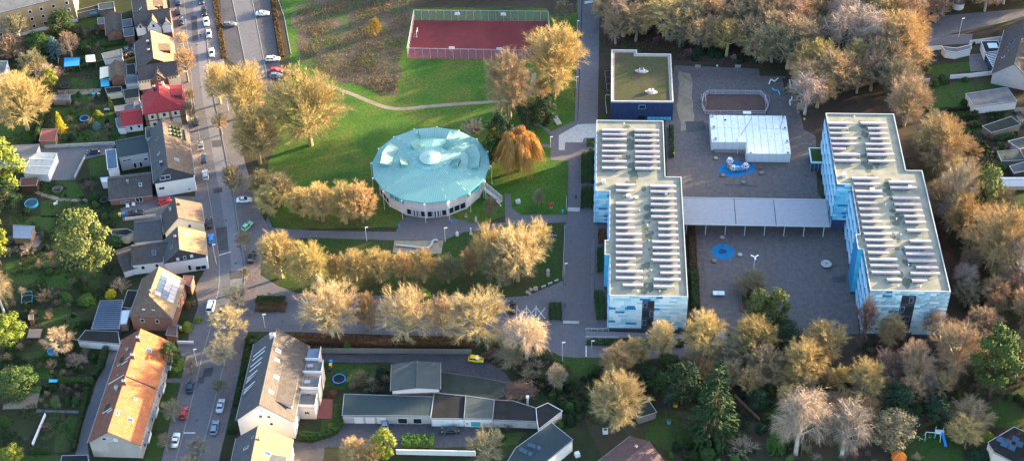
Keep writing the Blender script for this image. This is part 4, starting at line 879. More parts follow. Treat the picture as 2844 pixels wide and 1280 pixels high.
r = thing('sculpture','white cube-like sculpture on the lawn east of the hall','sculpture',G('C2',893,382)); MB().box((0,0,.75),(1.2,1.0,1.0),.3).build('cube_frame','white_paint',r); MB().box((0,0,.12),(.7,.7,.24),.3).build('base','concrete',r); MB().box((0,0,1.28),(.9,.7,.06),.3).build('top_panel','concrete',r)
r = thing('sculpture','white leaning bird-like sculpture below the hall stair','sculpture',G('C2',755,400)); m = MB(); m.bar((-.9,.8,1.5),(.3,-.1,.4),.3,.25); m.bar((.3,-.1,.4),(.5,-.3,0),.2,.2); m.build('body','white_paint',r); MB().bar((-.1,.2,.8),(.9,.9,1.2),.2,.12).build('wing','white_paint',r)
for i,(x,y,w,hgt) in enumerate(((960,1035,.55,.7),(985,1018,.6,.9),(1020,1012,.75,1.1),(978,1045,.45,.6))):
    m = MB(); m.lathe((0,0,-.05),[(w * .8,0),(w,hgt * .35),(w * .8,hgt * .8),(w * .3,hgt)],8)
    m.v = [(x_ * (1 + .25 * mnoise.noise(Vector((x_ * 2 + i * 9,y_ * 2,z_ * 2)))),y_ * (1 + .25 * mnoise.noise(Vector((y_ * 2,z_ * 2,i * 5)))),z_) for x_,y_,z_ in m.v]
    b_ = m.build('boulder','stone'); b_.location = G('C2',x,y); tag(b_,('left low','middle rounded','largest right','small front')[i] + ' boulder at the lawn corner','boulder','boulders at the lawn corner')
for i,(x0,y0,x1,y1) in enumerate(((1065,1000,1095,988),(1112,978,1142,966),(1160,955,1188,945))):
    a,b = G('C2',x0,y0),G('C2',x1,y1); r = thing('concrete_bench',f'{ordinal(i)} concrete bench from the boulders along the lawn edge','bench',a,0,'concrete benches on the lawn edge'); MB().bar(Vector((0,0,.45)),b - a + Vector((0,0,.45)),.45,.12).build('seat','concrete',r)
    for u in (.15,.85): q = (b - a) * u; MB().box((q.x,q.y,.195),(.35,.35,.39)).build('leg','concrete',r)
def rail(t,pts,lab,H=1.0,mt='white_paint'): return fence('railing',lab,[G(t,*p) for p in pts],H,1.6,mt,None,rails=(1.0,.5),post_r=.035,cat='railing')
rail('C2',[(1235,555),(1220,935)],'pale railing along the lawn beside the promenade'); rail('C2',[(1248,345),(1245,430)],'short railing above the promenade steps')
rail('C3',[(1388,205),(1555,208)],'white railing at the foot of the left school block'); rail('C3',[(1388,262),(1630,265)],'white railing beside the hedge of the left school block',.8)
r = thing('bicycle_rack','upper bicycle rack along the school bed','bicycle rack',G('C2',1448,900),R(90) + ROT,'bicycle racks by the school')
for k in range(22): 
    m = MB(); x = k * .62; m.tube((x,0,0),(x,0,.7),.035,n=4); m.tube((x,0,.7),(x,.7,.7),.035,n=4); m.tube((x,.7,.7),(x,.7,0),.035,n=4); m.build('hoop','metal_grey',r)
r2 = copy_tree(r); r2['label'] = 'lower bicycle rack along the school bed'; r2.location = G('C3',1440,70)
# steps
def steps(name,lab,t,x0,y0,x1,y1,n,run,m_='concrete'):
    a,b = G(t,x0,y0),G(t,x1,y1); w = (b - a).length; an = math.atan2(b.y - a.y,b.x - a.x); r = thing(name,lab,'steps',a,an)
    for k in range(n): MB().b3(0,w,-(k + 1) * run,-k * run - .01,0,.10 + (n - k) * .10).build('step',m_,r)
steps('stone_steps','flight of stone steps between the bare trees below the yard','D3',868,212,985,208,9,.75); steps('stone_steps','short steps on the promenade beside the hedge','C2',1255,418,1345,420,3,.45)
steps('stone_steps','steps beside the evergreen bed','C1',1145,872,1180,862,6,.55); steps('stone_steps','low steps where promenade meets the car park','C3',1222,138,1340,140,2,.4)
# fire lane cross marking and street lamps
m = MB(); pts = [(880,40),(955,40),(1025,40),(1090,45),(880,120),(955,122),(1025,125),(1085,125)]
def line(mb,t,a,b,w,z=.034):
    p,q = G(t,*a),G(t,*b); d = (q - p).normalized(); s = Vector((-d.y,d.x,0)) * w / 2; mb.sheet([(v.x,v.y) for v in (p + s,q + s,q - s,p - s)],z)
k = 0
for a,b in (((885,20),(880,125)),((955,20),(953,100)),((1025,22),(1022,100)),((885,40),(950,118)),((950,40),(885,118)),((958,40),(1022,118)),((1022,40),(955,118)),((1028,40),(1090,118)),((1090,40),(1030,118))): line(m,'C3',a,b,.14,.030 + .004 * k); k += 1
structure('road_marking',m,'line_white','white crossed no-parking boxes beside the promenade')
m = MB(); line(m,'C3',(1390,318),(1390,395),.25,.03); line(m,'A3',(1340,952),(1430,952),.3,.05); line(m,'A2',(1600,762),(1690,735),.3,.05); structure('road_marking',m,'line_white','white line markings on lane and street')
m = MB(); line(m,'C1',(1378,27),(1490,10),.5,.04); line(m,'C1',(1380,18),(1485,2),.5,.045); structure('road_marking',m,'line_white','white band across the lane at the top')
def lamp(t,x,y,hgt,lab,rz=0.0):
    r = thing('street_lamp',lab,'street lamp',G(t,x,y),rz,'street lamps'); MB().tube((0,0,0),(0,0,hgt),.085,.055,7).build('pole','metal_white',r); MB().bar((-.1,0,hgt + .03),(.75,0,hgt + .12),.30,.12).build('lamp_head','white_paint',r)
for t,x,y,hh,lab,rz in (('B2',1208,655,5,'park lamp on the path left of the hall',0),('C2',360,660,5,'park lamp at the sandy play area',0),('B2',110,830,7.5,'street lamp on the house side of the bend',0),('B3',465,185,5,'lamp beside the planted car park island',0),('C3',1217,430,7.0,'tall lamp at the lawn below the promenade',0),('C3',1430,340,3.0,'low lamp at the hedge of the left school block',0),('C1',1325,240,4.5,'lamp on the lane beside the ball court',0),('C1',1318,650,4.5,'lamp on the lane beside the big golden tree',0),('C1',1130,1080,4.0,'lamp at the concrete apron',0),('C2',1235,900,4,'lamp beside the railed lawn edge',0),('E1',1155,270,7,'lamp post on the far street behind the wood',0),('A3',1445,470,6.5,'street lamp beside the long orange roofed house',0),('B1',200,820,6.0,'street lamp among the trees on the park side',0)): lamp(t,x,y,hh,lab,rz)
# ------------------------------------------------------------------ houses
def frame_window(root,P0,tx,nr,w,h,wall_m='white_paint',pane_m='glass_dark',name='window',split=False):
    """window standing 6 cm proud of a wall; P0 = lower left corner, tx along the wall, nr outwards"""
    f = MB(); up = Vector((0,0,1)); t = .09
    f.bar(P0 + nr * .05 + up * t / 2,P0 + tx * w + nr * .05 + up * t / 2,.12,t); f.bar(P0 + nr * .05 + up * (h - t / 2),P0 + tx * w + nr * .05 + up * (h - t / 2),.10,t)
    for u in ((t / 2,w - t / 2,w / 2) if split else (t / 2,w - t / 2)): 
        q = P0 + tx * u + nr * .05; f.bar(q + up * t,q + up * (h - t),t,.10)
    f = f.build(name,wall_m,root)
    q = MB(); q.bar(P0 + tx * t + nr * .025 + up * h / 2,P0 + tx * (w - t) + nr * .025 + up * h / 2,.05,h - 2 * t); q.build('pane',pane_m,f)
    return f
class House: pass
def house(label,A,B,zr,wl,wr,zl,zr_,roof,wall,hipA=0.0,hipB=0.0,gable=None,gable_z=None,win=(),chim=(),sky=(),dorm=(),snow=(),name='house',cat='house',roofR=None,ov=.35,gut=True,group=None):
    a,b = G(*A,zr),G(*B,zr); c = (a + b) / 2; d = b - a; L_ = d.length; an = math.atan2(d.y,d.x) - math.pi / 2
    H = House(); H.root = root = thing(name,label,cat,(c.x,c.y,0),an,group); y0,y1 = -L_ / 2 - hipA,L_ / 2 + hipB; ra,rb = -L_ / 2,L_ / 2
    H.y0,H.y1 = y0,y1
    zx = lambda x: zr - (zr - zr_) * x / wr if x > 0 else zr - (zr - zl) * (-x) / wl
    H.zx = zx; ga,gb = (.12 if not hipA else 0),(.12 if not hipB else 0)
    m = MB(); wy0,wy1 = y0 + ga + .18,y1 - gb - .18
    if hipA or hipB:
        m.b3(-wl,wr,wy0,wy1,0,min(zl,zr_) - .12)
        if hipA and not hipB: m.prism([(-wl,wy1 - .2),(wr,wy1 - .2),(wr,wy1),(-wl,wy1)],0,.5) if 0 else None
    else:
        vs = [(x,y,z) for y in (wy0,wy1) for x,z in ((-wl,0),(wr,0),(wr,zr_ - .24),(0,zr - .28),(-wl,zl - .24))]
        m.add(vs,[(0,1,2,3,4),(9,8,7,6,5),(0,5,6,1),(1,6,7,2),(2,7,8,3),(3,8,9,4),(4,9,5,0)])
    m.build('wall',wall,root)
    kR,kL = (wr + ov) / wr,(wl + ov) / wl; zeR,zeL = zr - (zr - zr_) * kR,zr - (zr - zl) * kL
    eA,eB = y0 - (ov if hipA else 0),y1 + (ov if hipB else 0)
    MB().slab([(.0,ra,zr),(.0,rb,zr),(wr + ov,eB,zeR),(wr + ov,eA,zeR)],.2).build('roof_slope',roofR or roof,root)
    MB().slab([(-.0,rb,zr),(-.0,ra,zr),(-wl - ov,eA,zeL),(-wl - ov,eB,zeL)],.2).build('roof_slope',roof,root)
    if hipA: MB().slab([(0,ra,zr),(wr + ov,eA,zeR),(-wl - ov,eA,zeL)],.2).build('roof_hip',roof,root)
    if hipB: MB().slab([(0,rb,zr),(-wl - ov,eB,zeL),(wr + ov,eB,zeR)],.2).build('roof_hip',roof,root)
    MB().tube((0,ra - .02,zr + .03),(0,rb + .02,zr + .03),.13,n=6).build('ridge_cap',roof,root)
    if gut:
        for x,z in ((wr + ov + .07,zeR - .1),(-wl - ov - .07,zeL - .1)): MB().tube((x,eA,z),(x,eB,z),.075,n=6).build('gutter','metal_grey',root)
    if gable:
        gz = gable_z; xs_ = [x for x in (-wl,wr)]
        def xat(side,z): return (wr if side > 0 else -wl) * (zr - .28 - z) / (zr - (zr_ if side > 0 else zl)) if z > (zr_ if side > 0 else zl) - .3 else (wr if side > 0 else -wl)
        pts = [(xat(-1,gz) * .99,gz),(xat(1,gz) * .99,gz)]
        if gz < zr_ - .3: pts.append((wr * .99,zr_ - .3))
        pts.append((0,zr - .36))
        if gz < zl - .3: pts.append((-wl * .99,zl - .3))
        n = len(pts); m = MB(); m.add([(x,wy0 - .005,z) for x,z in pts] + [(x,wy0 - .055,z) for x,z in pts],[tuple(range(n))[::-1],tuple(range(n,2 * n))] + [(i,(i + 1) % n,n + (i + 1) % n,n + i) for i in range(n)]); m.build('gable_cladding',gable,root)
    off = .06 if gable else 0
    for w in win:
        fc,u,z,ww,hh = w[:5]; pm = w[5] if len(w) > 5 else 'glass_dark'
        if fc == 'A': frame_window(root,Vector((u - ww / 2,wy0 - .004 - (off if gable and z + hh > (gable_z or 99) else 0),z)),Vector((1,0,0)),Vector((0,-1,0)),ww,hh,pane_m=pm,split=ww > 1.3)
        elif fc == 'R': frame_window(root,Vector((wr + .004,u - ww / 2,z)),Vector((0,1,0)),Vector((1,0,0)),ww,hh,pane_m=pm,split=ww > 1.3)
        elif fc == 'L': frame_window(root,Vector((-wl - .004,u + ww / 2,z)),Vector((0,-1,0)),Vector((-1,0,0)),ww,hh,pane_m=pm,split=ww > 1.3)
    def sp(side,y,s): x = s * (wr if side > 0 else -wl); return Vector((x,y,zx(x)))
    H.sp = sp
    def slope_box(nm,side,y,s,w,ln,dz,m_,parent=root,base=.0):
        W = wr if side > 0 else wl; ds = ln / math.hypot(W,zr - (zr_ if side > 0 else zl)) / 2
        q = [sp(side,y - w / 2,s - ds),sp(side,y + w / 2,s - ds),sp(side,y + w / 2,s + ds),sp(side,y - w / 2,s + ds)]
        return MB().slab([(p.x,p.y,p.z + dz) for p in q],dz - base).build(nm,m_,parent)
    H.slope_box = slope_box
    for side,y,s,w,ln in sky:
        k = slope_box('skylight',side,y,s,w + .2,ln + .2,.10,'white_paint' if rnd.random() < .6 else 'metal_grey'); slope_box('pane',side,y,s,w,ln,.14,'glass_blue',k,.101)
    for x,y,w,d_,hh,cm in chim:
        zb = zx(x); k = MB().b3(x - w / 2,x + w / 2,y - d_ / 2,y + d_ / 2,zb - .7,zb + hh).build('chimney',cm,root); MB().b3(x - w / 2 - .08,x + w / 2 + .08,y - d_ / 2 - .08,y + d_ / 2 + .08,zb + hh,zb + hh + .1).build('chimney_cap','concrete',k)
        MB().lathe((x,y,zb + hh + .1),[(.14,0),(.12,.3)],8).build('chimney_pot','brick_dark',k)
    for side,y,s,w in snow: slope_box('snow_guard',side,y,s,w,.12,.16,'metal_white')
    for side,ya,yb,s0,s1,hh,rm,wm,nwin in dorm:
        p0,p1 = sp(side,ya,s0),sp(side,yb,s0); q0,q1 = sp(side,ya,s1),sp(side,yb,s1); U = Vector((0,0,hh)); e = Vector((.3 * side,0,0))
        dd = MB(); dd.add([p0,p1,q0 - Vector((0,0,.1)),q1 - Vector((0,0,.1)),q0 + U,q1 + U],[(0,1,5,4),(2,4,5,3),(0,4,2),(1,3,5),(0,2,3,1)]); dd = dd.build('dormer',wm,root)
        MB().slab([p0 + Vector((0,-.2,.05)),p1 + Vector((0,.2,.05)),q1 + U + e + Vector((0,.2,.12)),q0 + U + e + Vector((0,-.2,.12))],.14).build('dormer_roof',rm,dd)
        for k in range(nwin):
            yy = ya + (yb - ya) * (k + .5) / nwin; frame_window(dd,Vector((q0.x + .004 * side,yy - .5 * side,q0.z + .25)),Vector((0,side,0)),Vector((side,0,0)),1.0,hh - .5)
    return H
def cross_gable(H,y,half,xf,zb,zt_,roof,wall,win=True,barge='white_paint',x_in=0.0,tim=True):
    """front gable on the camera-side slope ('R' side of an east-west ridge)"""
    root = H.root
    m = MB(); m.add([(xf,y - half,zb),(xf,y + half,zb),(xf,y,zt_),(x_in,y - half,zb),(x_in,y + half,zb),(x_in,y,zt_)],[(0,1,2),(5,4,3),(0,3,4,1),(1,4,5,2),(0,2,5,3)]); g_ = m.build('front_gable',wall,root)
    MB().b3(xf - .6,xf,y - half,y + half,zb - 3.0,zb - .003).build('bay_wall',wall,root)
    for s in (-1,1): MB().slab([(xf + .3,y,zt_ + .14),(x_in,y,zt_ + .14),(x_in,y + s * (half + .35),zb - .20),(xf + .3,y + s * (half + .35),zb - .20)],.15).build('gable_roof',roof,g_)
    if win: frame_window(g_,Vector((xf + .004,y - .45,zb - .2)),Vector((0,1,0)),Vector((1,0,0)),.9,1.3)

def flat(label,t,pts,z,wall,roof,name='garage',cat='garage',trim='metal_grey',win=(),group=None,par=.0,ov=.15):
    q = [G2(*( (t,) + p if len(p) == 2 else p ),z) for p in pts]
    n = len(q); ar = sum(q[i][0] * q[(i + 1) % n][1] - q[(i + 1) % n][0] * q[i][1] for i in range(n))
    if ar < 0: q = q[::-1]
    o = q[0]; lp = [(x - o[0],y - o[1]) for x,y in q]; root = thing(name,label,cat,(o[0],o[1],0),0,group)
    MB().prism(lp,0,z - .16).build('wall',wall,root); MB().prism(inset(lp,-ov),z - .16,z).build('roof',roof,root)
    i0,i1 = inset(lp,-ov),inset(lp,-ov + .14)
    for k in range(n): MB().prism([i0[k],i0[(k + 1) % n],i1[(k + 1) % n],i1[k]],z + .002,z + .08 + par).build('roof_edge',trim,root)
    for e,u,zz,w,h,*mm in win:
        a,b = Vector((*lp[e],0)),Vector((*lp[(e + 1) % n],0)); tx = (b - a).normalized(); nr = Vector((tx.y,-tx.x,0))
        frame_window(root,a.lerp(b,u) - tx * w / 2 + nr * .004 + Vector((0,0,zz)),tx,nr,w,h,*(mm or ()),name='door' if h >= 1.9 else 'window')
    return root,lp,o

W2 = lambda f,us,z,w,h: [(f,u,z,w,h) for u in us]
# --- terrace on the far side of the street, from the top down
H1 = house('half-timbered house with white gables at the top of the street',('A1',972,92),('A1',1240,62),9.6,4,3.6,6.6,6.6,'tile_dark','brick_dark',win=W2('R',(-4.0,4.0),3.0,1.0,1.5),chim=((-.8,2.5,.6,.6,1.4,'brick_dark'),))
cross_gable(H1,0.2,2.1,4.3,6.0,8.9,'tile_brown','white_wall'); 
for s in (-4,4.3): cross_gable(H1,s,1.5,4.0,6.0,7.7,'tile_dark','white_wall',win=s < 0)
for k in range(9): MB().b3(3.62,3.70,-5.4 + k * 1.3,-5.1 + k * 1.3,4.8,5.2).build('brick_band','white_paint',H1.root)
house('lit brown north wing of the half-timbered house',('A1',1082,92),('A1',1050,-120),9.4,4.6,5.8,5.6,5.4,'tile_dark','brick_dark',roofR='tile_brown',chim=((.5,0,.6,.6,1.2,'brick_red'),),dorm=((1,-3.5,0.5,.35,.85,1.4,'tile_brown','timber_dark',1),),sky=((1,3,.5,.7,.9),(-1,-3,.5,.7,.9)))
H3 = house('brown double house with crenellated cream brickwork above the red roof',('A1',1000,488),('A1',1288,446),9.2,3.0,3.4,6.6,6.6,'tile_dark','brick_dark',win=W2('R',(-4.6,4.6),3.2,1.1,1.5))
cross_gable(H3,0,1.7,4.2,6.2,8.6,'tile_brown','brick_dark')
for s in (-4.6,4.6):
    MB().b3(3.42,3.47,s - 1.8,s + 1.8,2.6,5.2).build('render_panel','cream_wall',H3.root)
    for k in range(5): MB().b3(3.42,3.50,s - 1.9 + k * .85,s - 1.5 + k * .85,5.3,6.0).build('crenel','cream_wall',H3.root)
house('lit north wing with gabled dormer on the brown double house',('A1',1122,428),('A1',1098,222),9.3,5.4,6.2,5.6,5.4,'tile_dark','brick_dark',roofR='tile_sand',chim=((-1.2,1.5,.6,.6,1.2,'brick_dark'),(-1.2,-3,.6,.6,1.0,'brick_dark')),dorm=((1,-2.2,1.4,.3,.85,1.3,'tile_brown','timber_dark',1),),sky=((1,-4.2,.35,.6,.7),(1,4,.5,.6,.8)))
H4 = house('house with bright red hipped roof and timbered front',('A1',1166,690),('A1',1160,605),9.6,5.4,6.8,6.0,6.0,'tile_red','cream_wall',hipA=3.6,chim=((-1.4,0.6,.7,.7,1.6,'metal_dark'),(1.2,2.2,.7,.9,1.0,'white_paint')),win=[('A',-3.2,3.4,1.0,1.4),('A',0.4,3.6,1.1,1.4),('A',3.8,3.6,1.0,1.4),('A',-3,.6,1.1,1.3)],sky=((1,1.5,.35,.6,1.0),),dorm=((1,-2.2,2.8,.45,.95,1.5,'tile_red','brick_dark',2),))
for u,w in ((-4.9,.5),(-1.6,.35),(2.2,.35),(5.9,.8)): MB().b3(u - w,u + w,H4.y0 + .12,H4.y0 + .178,0,5.8).build('brick_pier','brick_red',H4.root)
for z in (2.6,5.2): MB().b3(-5.4,6.8,H4.y0 + .06,H4.y0 + .118,z,z + .3).build('timber_beam','timber_dark',H4.root)
house('low white annex with red roof beside the red hipped house',('A1',880,832),('A1',1035,812),4.6,2.4,3.8,3.8,3.0,'tile_red','white_wall',name='annex',cat='annex',win=[('R',-0.5,.6,.8,1.6),('R',1.9,1.3,.9,1.0)])
flat('low flat link with grey roof behind the red annex','A1',[(845,870),(905,860),(915,930),(860,935)],2.6,'white_wall','felt_grey','annex','annex')
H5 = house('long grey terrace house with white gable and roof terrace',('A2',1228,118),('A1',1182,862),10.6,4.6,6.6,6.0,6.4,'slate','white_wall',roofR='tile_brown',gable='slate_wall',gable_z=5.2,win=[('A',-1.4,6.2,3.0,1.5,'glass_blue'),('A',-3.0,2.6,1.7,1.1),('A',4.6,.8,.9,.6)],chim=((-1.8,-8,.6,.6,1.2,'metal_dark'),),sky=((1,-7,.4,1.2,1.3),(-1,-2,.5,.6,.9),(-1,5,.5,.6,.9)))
# roof terrace cut: a dark tray with planting and glass front
tr = H5.slope_box('roof_terrace',1,6.3,.55,5.2,4.6,.12,'concrete_dark')
for k in range(9): q = H5.sp(1,4.4 + (k % 3) * 1.8,.40 + .14 * (k // 3)); MB().lathe((q.x,q.y,q.z + .12),[(.25,0),(.5,.3),(.4,.8),(.1,1.1)],7).build('potted_plant','lawn_garden',tr)
H5.slope_box('terrace_glass',1,6.3,.92,5.2,.12,1.0,'glass_blue',tr,.2)
house('green sheet-roofed rear extension of the grey terrace house',('A1',845,1040),('A1',1070,1000),6.2,.6,6.2,6.1,5.4,'corrugated_teal','grey_wall',name='extension',cat='extension',win=[('R',1.5,.2,.9,2.0),('R',-.2,.2,.9,2.0),('R',3.2,2.4,1.2,.9),('R',-2.2,3.3,2.4,.7)])
flat('white framed balcony tower of the modern extension','A1',[(775,1100),(845,1092),(860,1230),(790,1240)],5.4,'white_wall','glass_blue','balcony_tower','extension','white_paint')
house('low dark roofed brick outbuilding behind the grey terrace house',('A2',785,208),('A2',1105,172),5.4,2.0,5.4,4.6,2.6,'tile_dark','brick_red',name='outbuilding',cat='outbuilding',chim=((1.5,-.5,.5,.5,.9,'metal_grey'),),sky=((1,3,.45,.6,.9),),win=[('R',2.2,.3,2.0,1.7),('R',-2.6,.4,1.0,.8),('R',-1.2,.4,1.0,.8)])
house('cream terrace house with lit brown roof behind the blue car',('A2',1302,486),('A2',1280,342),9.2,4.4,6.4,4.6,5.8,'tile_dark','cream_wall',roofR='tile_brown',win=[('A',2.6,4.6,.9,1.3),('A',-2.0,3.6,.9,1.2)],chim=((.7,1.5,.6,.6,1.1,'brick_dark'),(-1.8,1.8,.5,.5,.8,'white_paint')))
house('dark low extension with white wall of the cream terrace house',('A2',978,528),('A2',1180,508),5.0,.6,5.6,4.9,3.2,'slate','white_wall',name='extension',cat='extension',win=[('R',2.6,.9,.9,1.2)])
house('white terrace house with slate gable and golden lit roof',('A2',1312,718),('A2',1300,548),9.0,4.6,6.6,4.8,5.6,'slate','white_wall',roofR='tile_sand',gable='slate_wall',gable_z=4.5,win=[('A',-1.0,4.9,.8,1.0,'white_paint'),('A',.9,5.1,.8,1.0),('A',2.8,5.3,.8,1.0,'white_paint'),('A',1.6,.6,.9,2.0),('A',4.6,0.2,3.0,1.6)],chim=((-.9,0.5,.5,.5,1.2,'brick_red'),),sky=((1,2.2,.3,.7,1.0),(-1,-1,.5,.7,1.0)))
house('white rear wing with dark roof and one skylight',('A2',955,700),('A2',1225,668),6.0,.8,4.8,5.8,4.0,'tile_dark','white_wall',name='extension',cat='extension',win=[('R',-2.2,1.6,1.0,1.3),('R',1.6,1.8,.9,1.2)],sky=((1,1.2,.5,.9,1.2),))
house('small dark roofed lean-to at the garden end of the white wing',('A2',845,740),('A2',955,705),4.4,.6,6.2,4.3,2.6,'tile_dark','white_wall',name='lean_to',cat='extension')
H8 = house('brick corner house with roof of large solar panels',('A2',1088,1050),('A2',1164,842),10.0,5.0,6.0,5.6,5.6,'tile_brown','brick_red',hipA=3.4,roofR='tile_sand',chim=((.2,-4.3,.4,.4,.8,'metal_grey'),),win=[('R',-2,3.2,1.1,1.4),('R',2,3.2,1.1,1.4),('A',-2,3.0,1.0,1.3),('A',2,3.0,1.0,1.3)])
for r_ in range(3):
    for k in range(6): H8.slope_box('solar_panel',1,-3.6 + k * 1.45,.30 + r_ * .25,1.38,1.7,.12,'pale_collector' if (r_,k) not in ((0,1),(0,2),(1,1),(1,0),(0,3),(0,4)) else 'glass_blue',base=.05)
for u in (-1.3,1.3): MB().slab([(u - .4,H8.y0 + 1.5,7.55),(u + .4,H8.y0 + 1.5,7.55),(u + .4,H8.y0 + .9,6.9),(u - .4,H8.y0 + .9,6.9)],.1).build('skylight','white_paint',H8.root)
flat('brick entrance porch of the corner house','A2',[(1345,910),(1415,915),(1390,985),(1340,960)],3.6,'brick_red','shed_red','porch','porch')
r,lp,o_ = flat('dark glazed carport beside the brick corner house','A2',[(735,1095),(895,1090),('A3',870,190),('A3',672,190)],2.9,'metal_dark','glass_blue','carport','carport','metal_grey')
a,b = Vector(lp[0]),Vector(lp[1]); c,d = Vector(lp[3]),Vector(lp[2])
for k in range(1,14): p,q = a.lerp(c,k / 14),b.lerp(d,k / 14); MB().bar((p.x,p.y,2.96),(q.x,q.y,2.96),.07,.08).build('rafter','metal_grey',r)
flat('dark flat garage with one skylight below the carport','A3',[(625,205),(862,212),(872,300),(570,275)],2.7,'white_wall','felt_dark','garage','garage','metal_grey')
flat('narrow flat roof joining carport and corner house','A2',[(935,1018),(1060,1025),(990,1150),(895,1140)],3.0,'brick_dark','felt_dark','lean_to','extension')
flat('pale lean-to roof beside the carport','A3',[(885,60),(950,55),(925,150),(855,160)],2.8,'wood_grey','metal_white','lean_to','extension')
flat('small flat tiled porch at the corner house drive','A3',[(1240,165),(1295,170),(1290,245),(1215,235)],2.4,'brick_red','tile_purple','porch','porch')
# --- long orange house, white house, golden roofed house
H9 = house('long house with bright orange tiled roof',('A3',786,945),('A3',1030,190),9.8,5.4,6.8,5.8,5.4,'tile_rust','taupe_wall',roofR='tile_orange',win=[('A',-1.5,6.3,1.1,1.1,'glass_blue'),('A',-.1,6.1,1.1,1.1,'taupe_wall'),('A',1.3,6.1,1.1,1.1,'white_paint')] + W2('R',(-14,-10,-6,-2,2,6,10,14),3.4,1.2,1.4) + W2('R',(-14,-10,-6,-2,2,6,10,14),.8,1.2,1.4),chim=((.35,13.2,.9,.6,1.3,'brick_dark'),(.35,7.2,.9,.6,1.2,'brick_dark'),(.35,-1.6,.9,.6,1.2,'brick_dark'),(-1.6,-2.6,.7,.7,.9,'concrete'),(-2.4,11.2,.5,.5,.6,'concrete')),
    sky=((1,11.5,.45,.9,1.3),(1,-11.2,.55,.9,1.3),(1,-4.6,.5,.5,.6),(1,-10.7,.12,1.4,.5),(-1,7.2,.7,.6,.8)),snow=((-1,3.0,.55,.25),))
for side,y,s0,s1 in ((-1,1.6,.12,.95),(-1,6.6,.18,.5),(-1,-8.8,.25,.7),(-1,-9.6,.15,.4),(-1,7.8,.1,.3)):
    p,q = H9.sp(side,y,s0),H9.sp(side,y - .3,s1); MB().bar(p + Vector((0,0,.12)),q + Vector((0,0,.12)),.16,.12).build('roof_ladder','metal_white',H9.root)
for side,y,s,w,l_ in ((-1,8.4,.62,1.9,1.3),(-1,-7.8,.55,2.2,1.6)): H9.slope_box('skylight',side,y,s,w,l_,.12,'felt_moss')
p,q = H9.sp(1,.9,.02),H9.sp(1,.9,1.0); MB().bar(p + Vector((0,0,.12)),q + Vector((0,0,.12)),.3,.22).build('party_wall','tile_purple',H9.root)
for k,y in enumerate((-13,-5,3,11)): MB().b3(6.82,8.2,y - 1.5,y + 1.5,2.7,2.85).build('balcony','concrete',H9.root); MB().b3(8.12,8.2,y - 1.5,y + 1.5,2.86,3.8).build('balcony_rail','white_paint',H9.root)
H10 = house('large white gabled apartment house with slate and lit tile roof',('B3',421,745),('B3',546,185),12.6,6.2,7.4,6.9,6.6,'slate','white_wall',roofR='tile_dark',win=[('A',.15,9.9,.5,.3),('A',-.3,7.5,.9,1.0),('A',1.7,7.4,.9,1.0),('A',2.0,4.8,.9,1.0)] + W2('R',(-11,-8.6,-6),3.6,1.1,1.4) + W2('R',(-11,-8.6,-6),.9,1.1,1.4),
    chim=((-.5,10.2,1.4,.9,.9,'white_paint'),),sky=((1,6.0,.2,.9,1.3),(1,3,.22,.8,1.2),(1,-2.2,.3,.8,1.2),(1,-7.4,.25,.8,1.2)),snow=[(-1,y,.62,.14) for y in ()],dorm=((1,-9.2,1.2,.42,.92,1.3,'tile_dark','white_wall',0),))
for k,(y,s0,s1) in enumerate(((7.4,.35,.9),(6.0,.35,.9),(4.0,.4,.92),(2.4,.4,.92),(0.2,.5,.95),(-3.6,.5,.95))):
    p,q = H10.sp(-1,y + .6,s0),H10.sp(-1,y,s1); MB().bar(p + Vector((0,0,.14)),q + Vector((0,0,.14)),.18,.14).build('snow_guard','metal_white',H10.root)
for y in (-1.4,-5.0): p,q,r_ = H10.sp(-1,y + 1.2,.5),H10.sp(-1,y + .6,.95),H10.sp(-1,y - .6,.95); MB().slab([p + Vector((0,0,.2)),q + Vector((0,0,.5)),r_ + Vector((0,0,.5))],.4).build('dormer','metal_grey',H10.root)
# stepped terraces and balconies on the garden side of the white house
for k,(y,z,d_) in enumerate(((9.6,6.4,3.4),(5.4,6.2,4.6),(.2,6.0,4.6),(-4.2,4.4,4.2))):
    MB().b3(7.42,7.4 + d_,y - 2,y + 2,0,z - .15).build('terrace_block','rose_wall',H10.root); fl = MB().b3(7.42,7.55 + d_,y - 2.05,y + 2.05,z - .15,z).build('terrace_floor','concrete_dark' if k else 'corrugated_blue',H10.root)
    for q in ((7.5,7.55 + d_,y - 2.05,y - 1.95),(7.47 + d_,7.56 + d_,y - 1.95,y + 2.05)): MB().b3(q[0],q[1],q[2],q[3],z + .002,z + .95).build('parapet','white_paint',fl)
    frame_window(H10.root,Vector((7.6 + d_ * .3,y - 2.004,z - 2.6)),Vector((1,0,0)),Vector((0,-1,0)),1.2,1.2,split=True)
    if k in (1,2): MB().b3(8.4,9.8,y - .5,y + .5,z + .7,z + .76).build('table','metal_grey',fl)
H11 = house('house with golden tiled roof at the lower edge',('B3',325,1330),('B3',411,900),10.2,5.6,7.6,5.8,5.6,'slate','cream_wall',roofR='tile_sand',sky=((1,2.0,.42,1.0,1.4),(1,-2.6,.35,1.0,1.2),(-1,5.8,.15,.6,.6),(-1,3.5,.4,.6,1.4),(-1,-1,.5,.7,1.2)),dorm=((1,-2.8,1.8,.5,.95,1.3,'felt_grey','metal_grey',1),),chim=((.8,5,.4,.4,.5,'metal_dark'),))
MB().b3(7.7,10.2,-2.2,3.2,0,4.6).build('balcony_block','concrete_dark',H11.root)
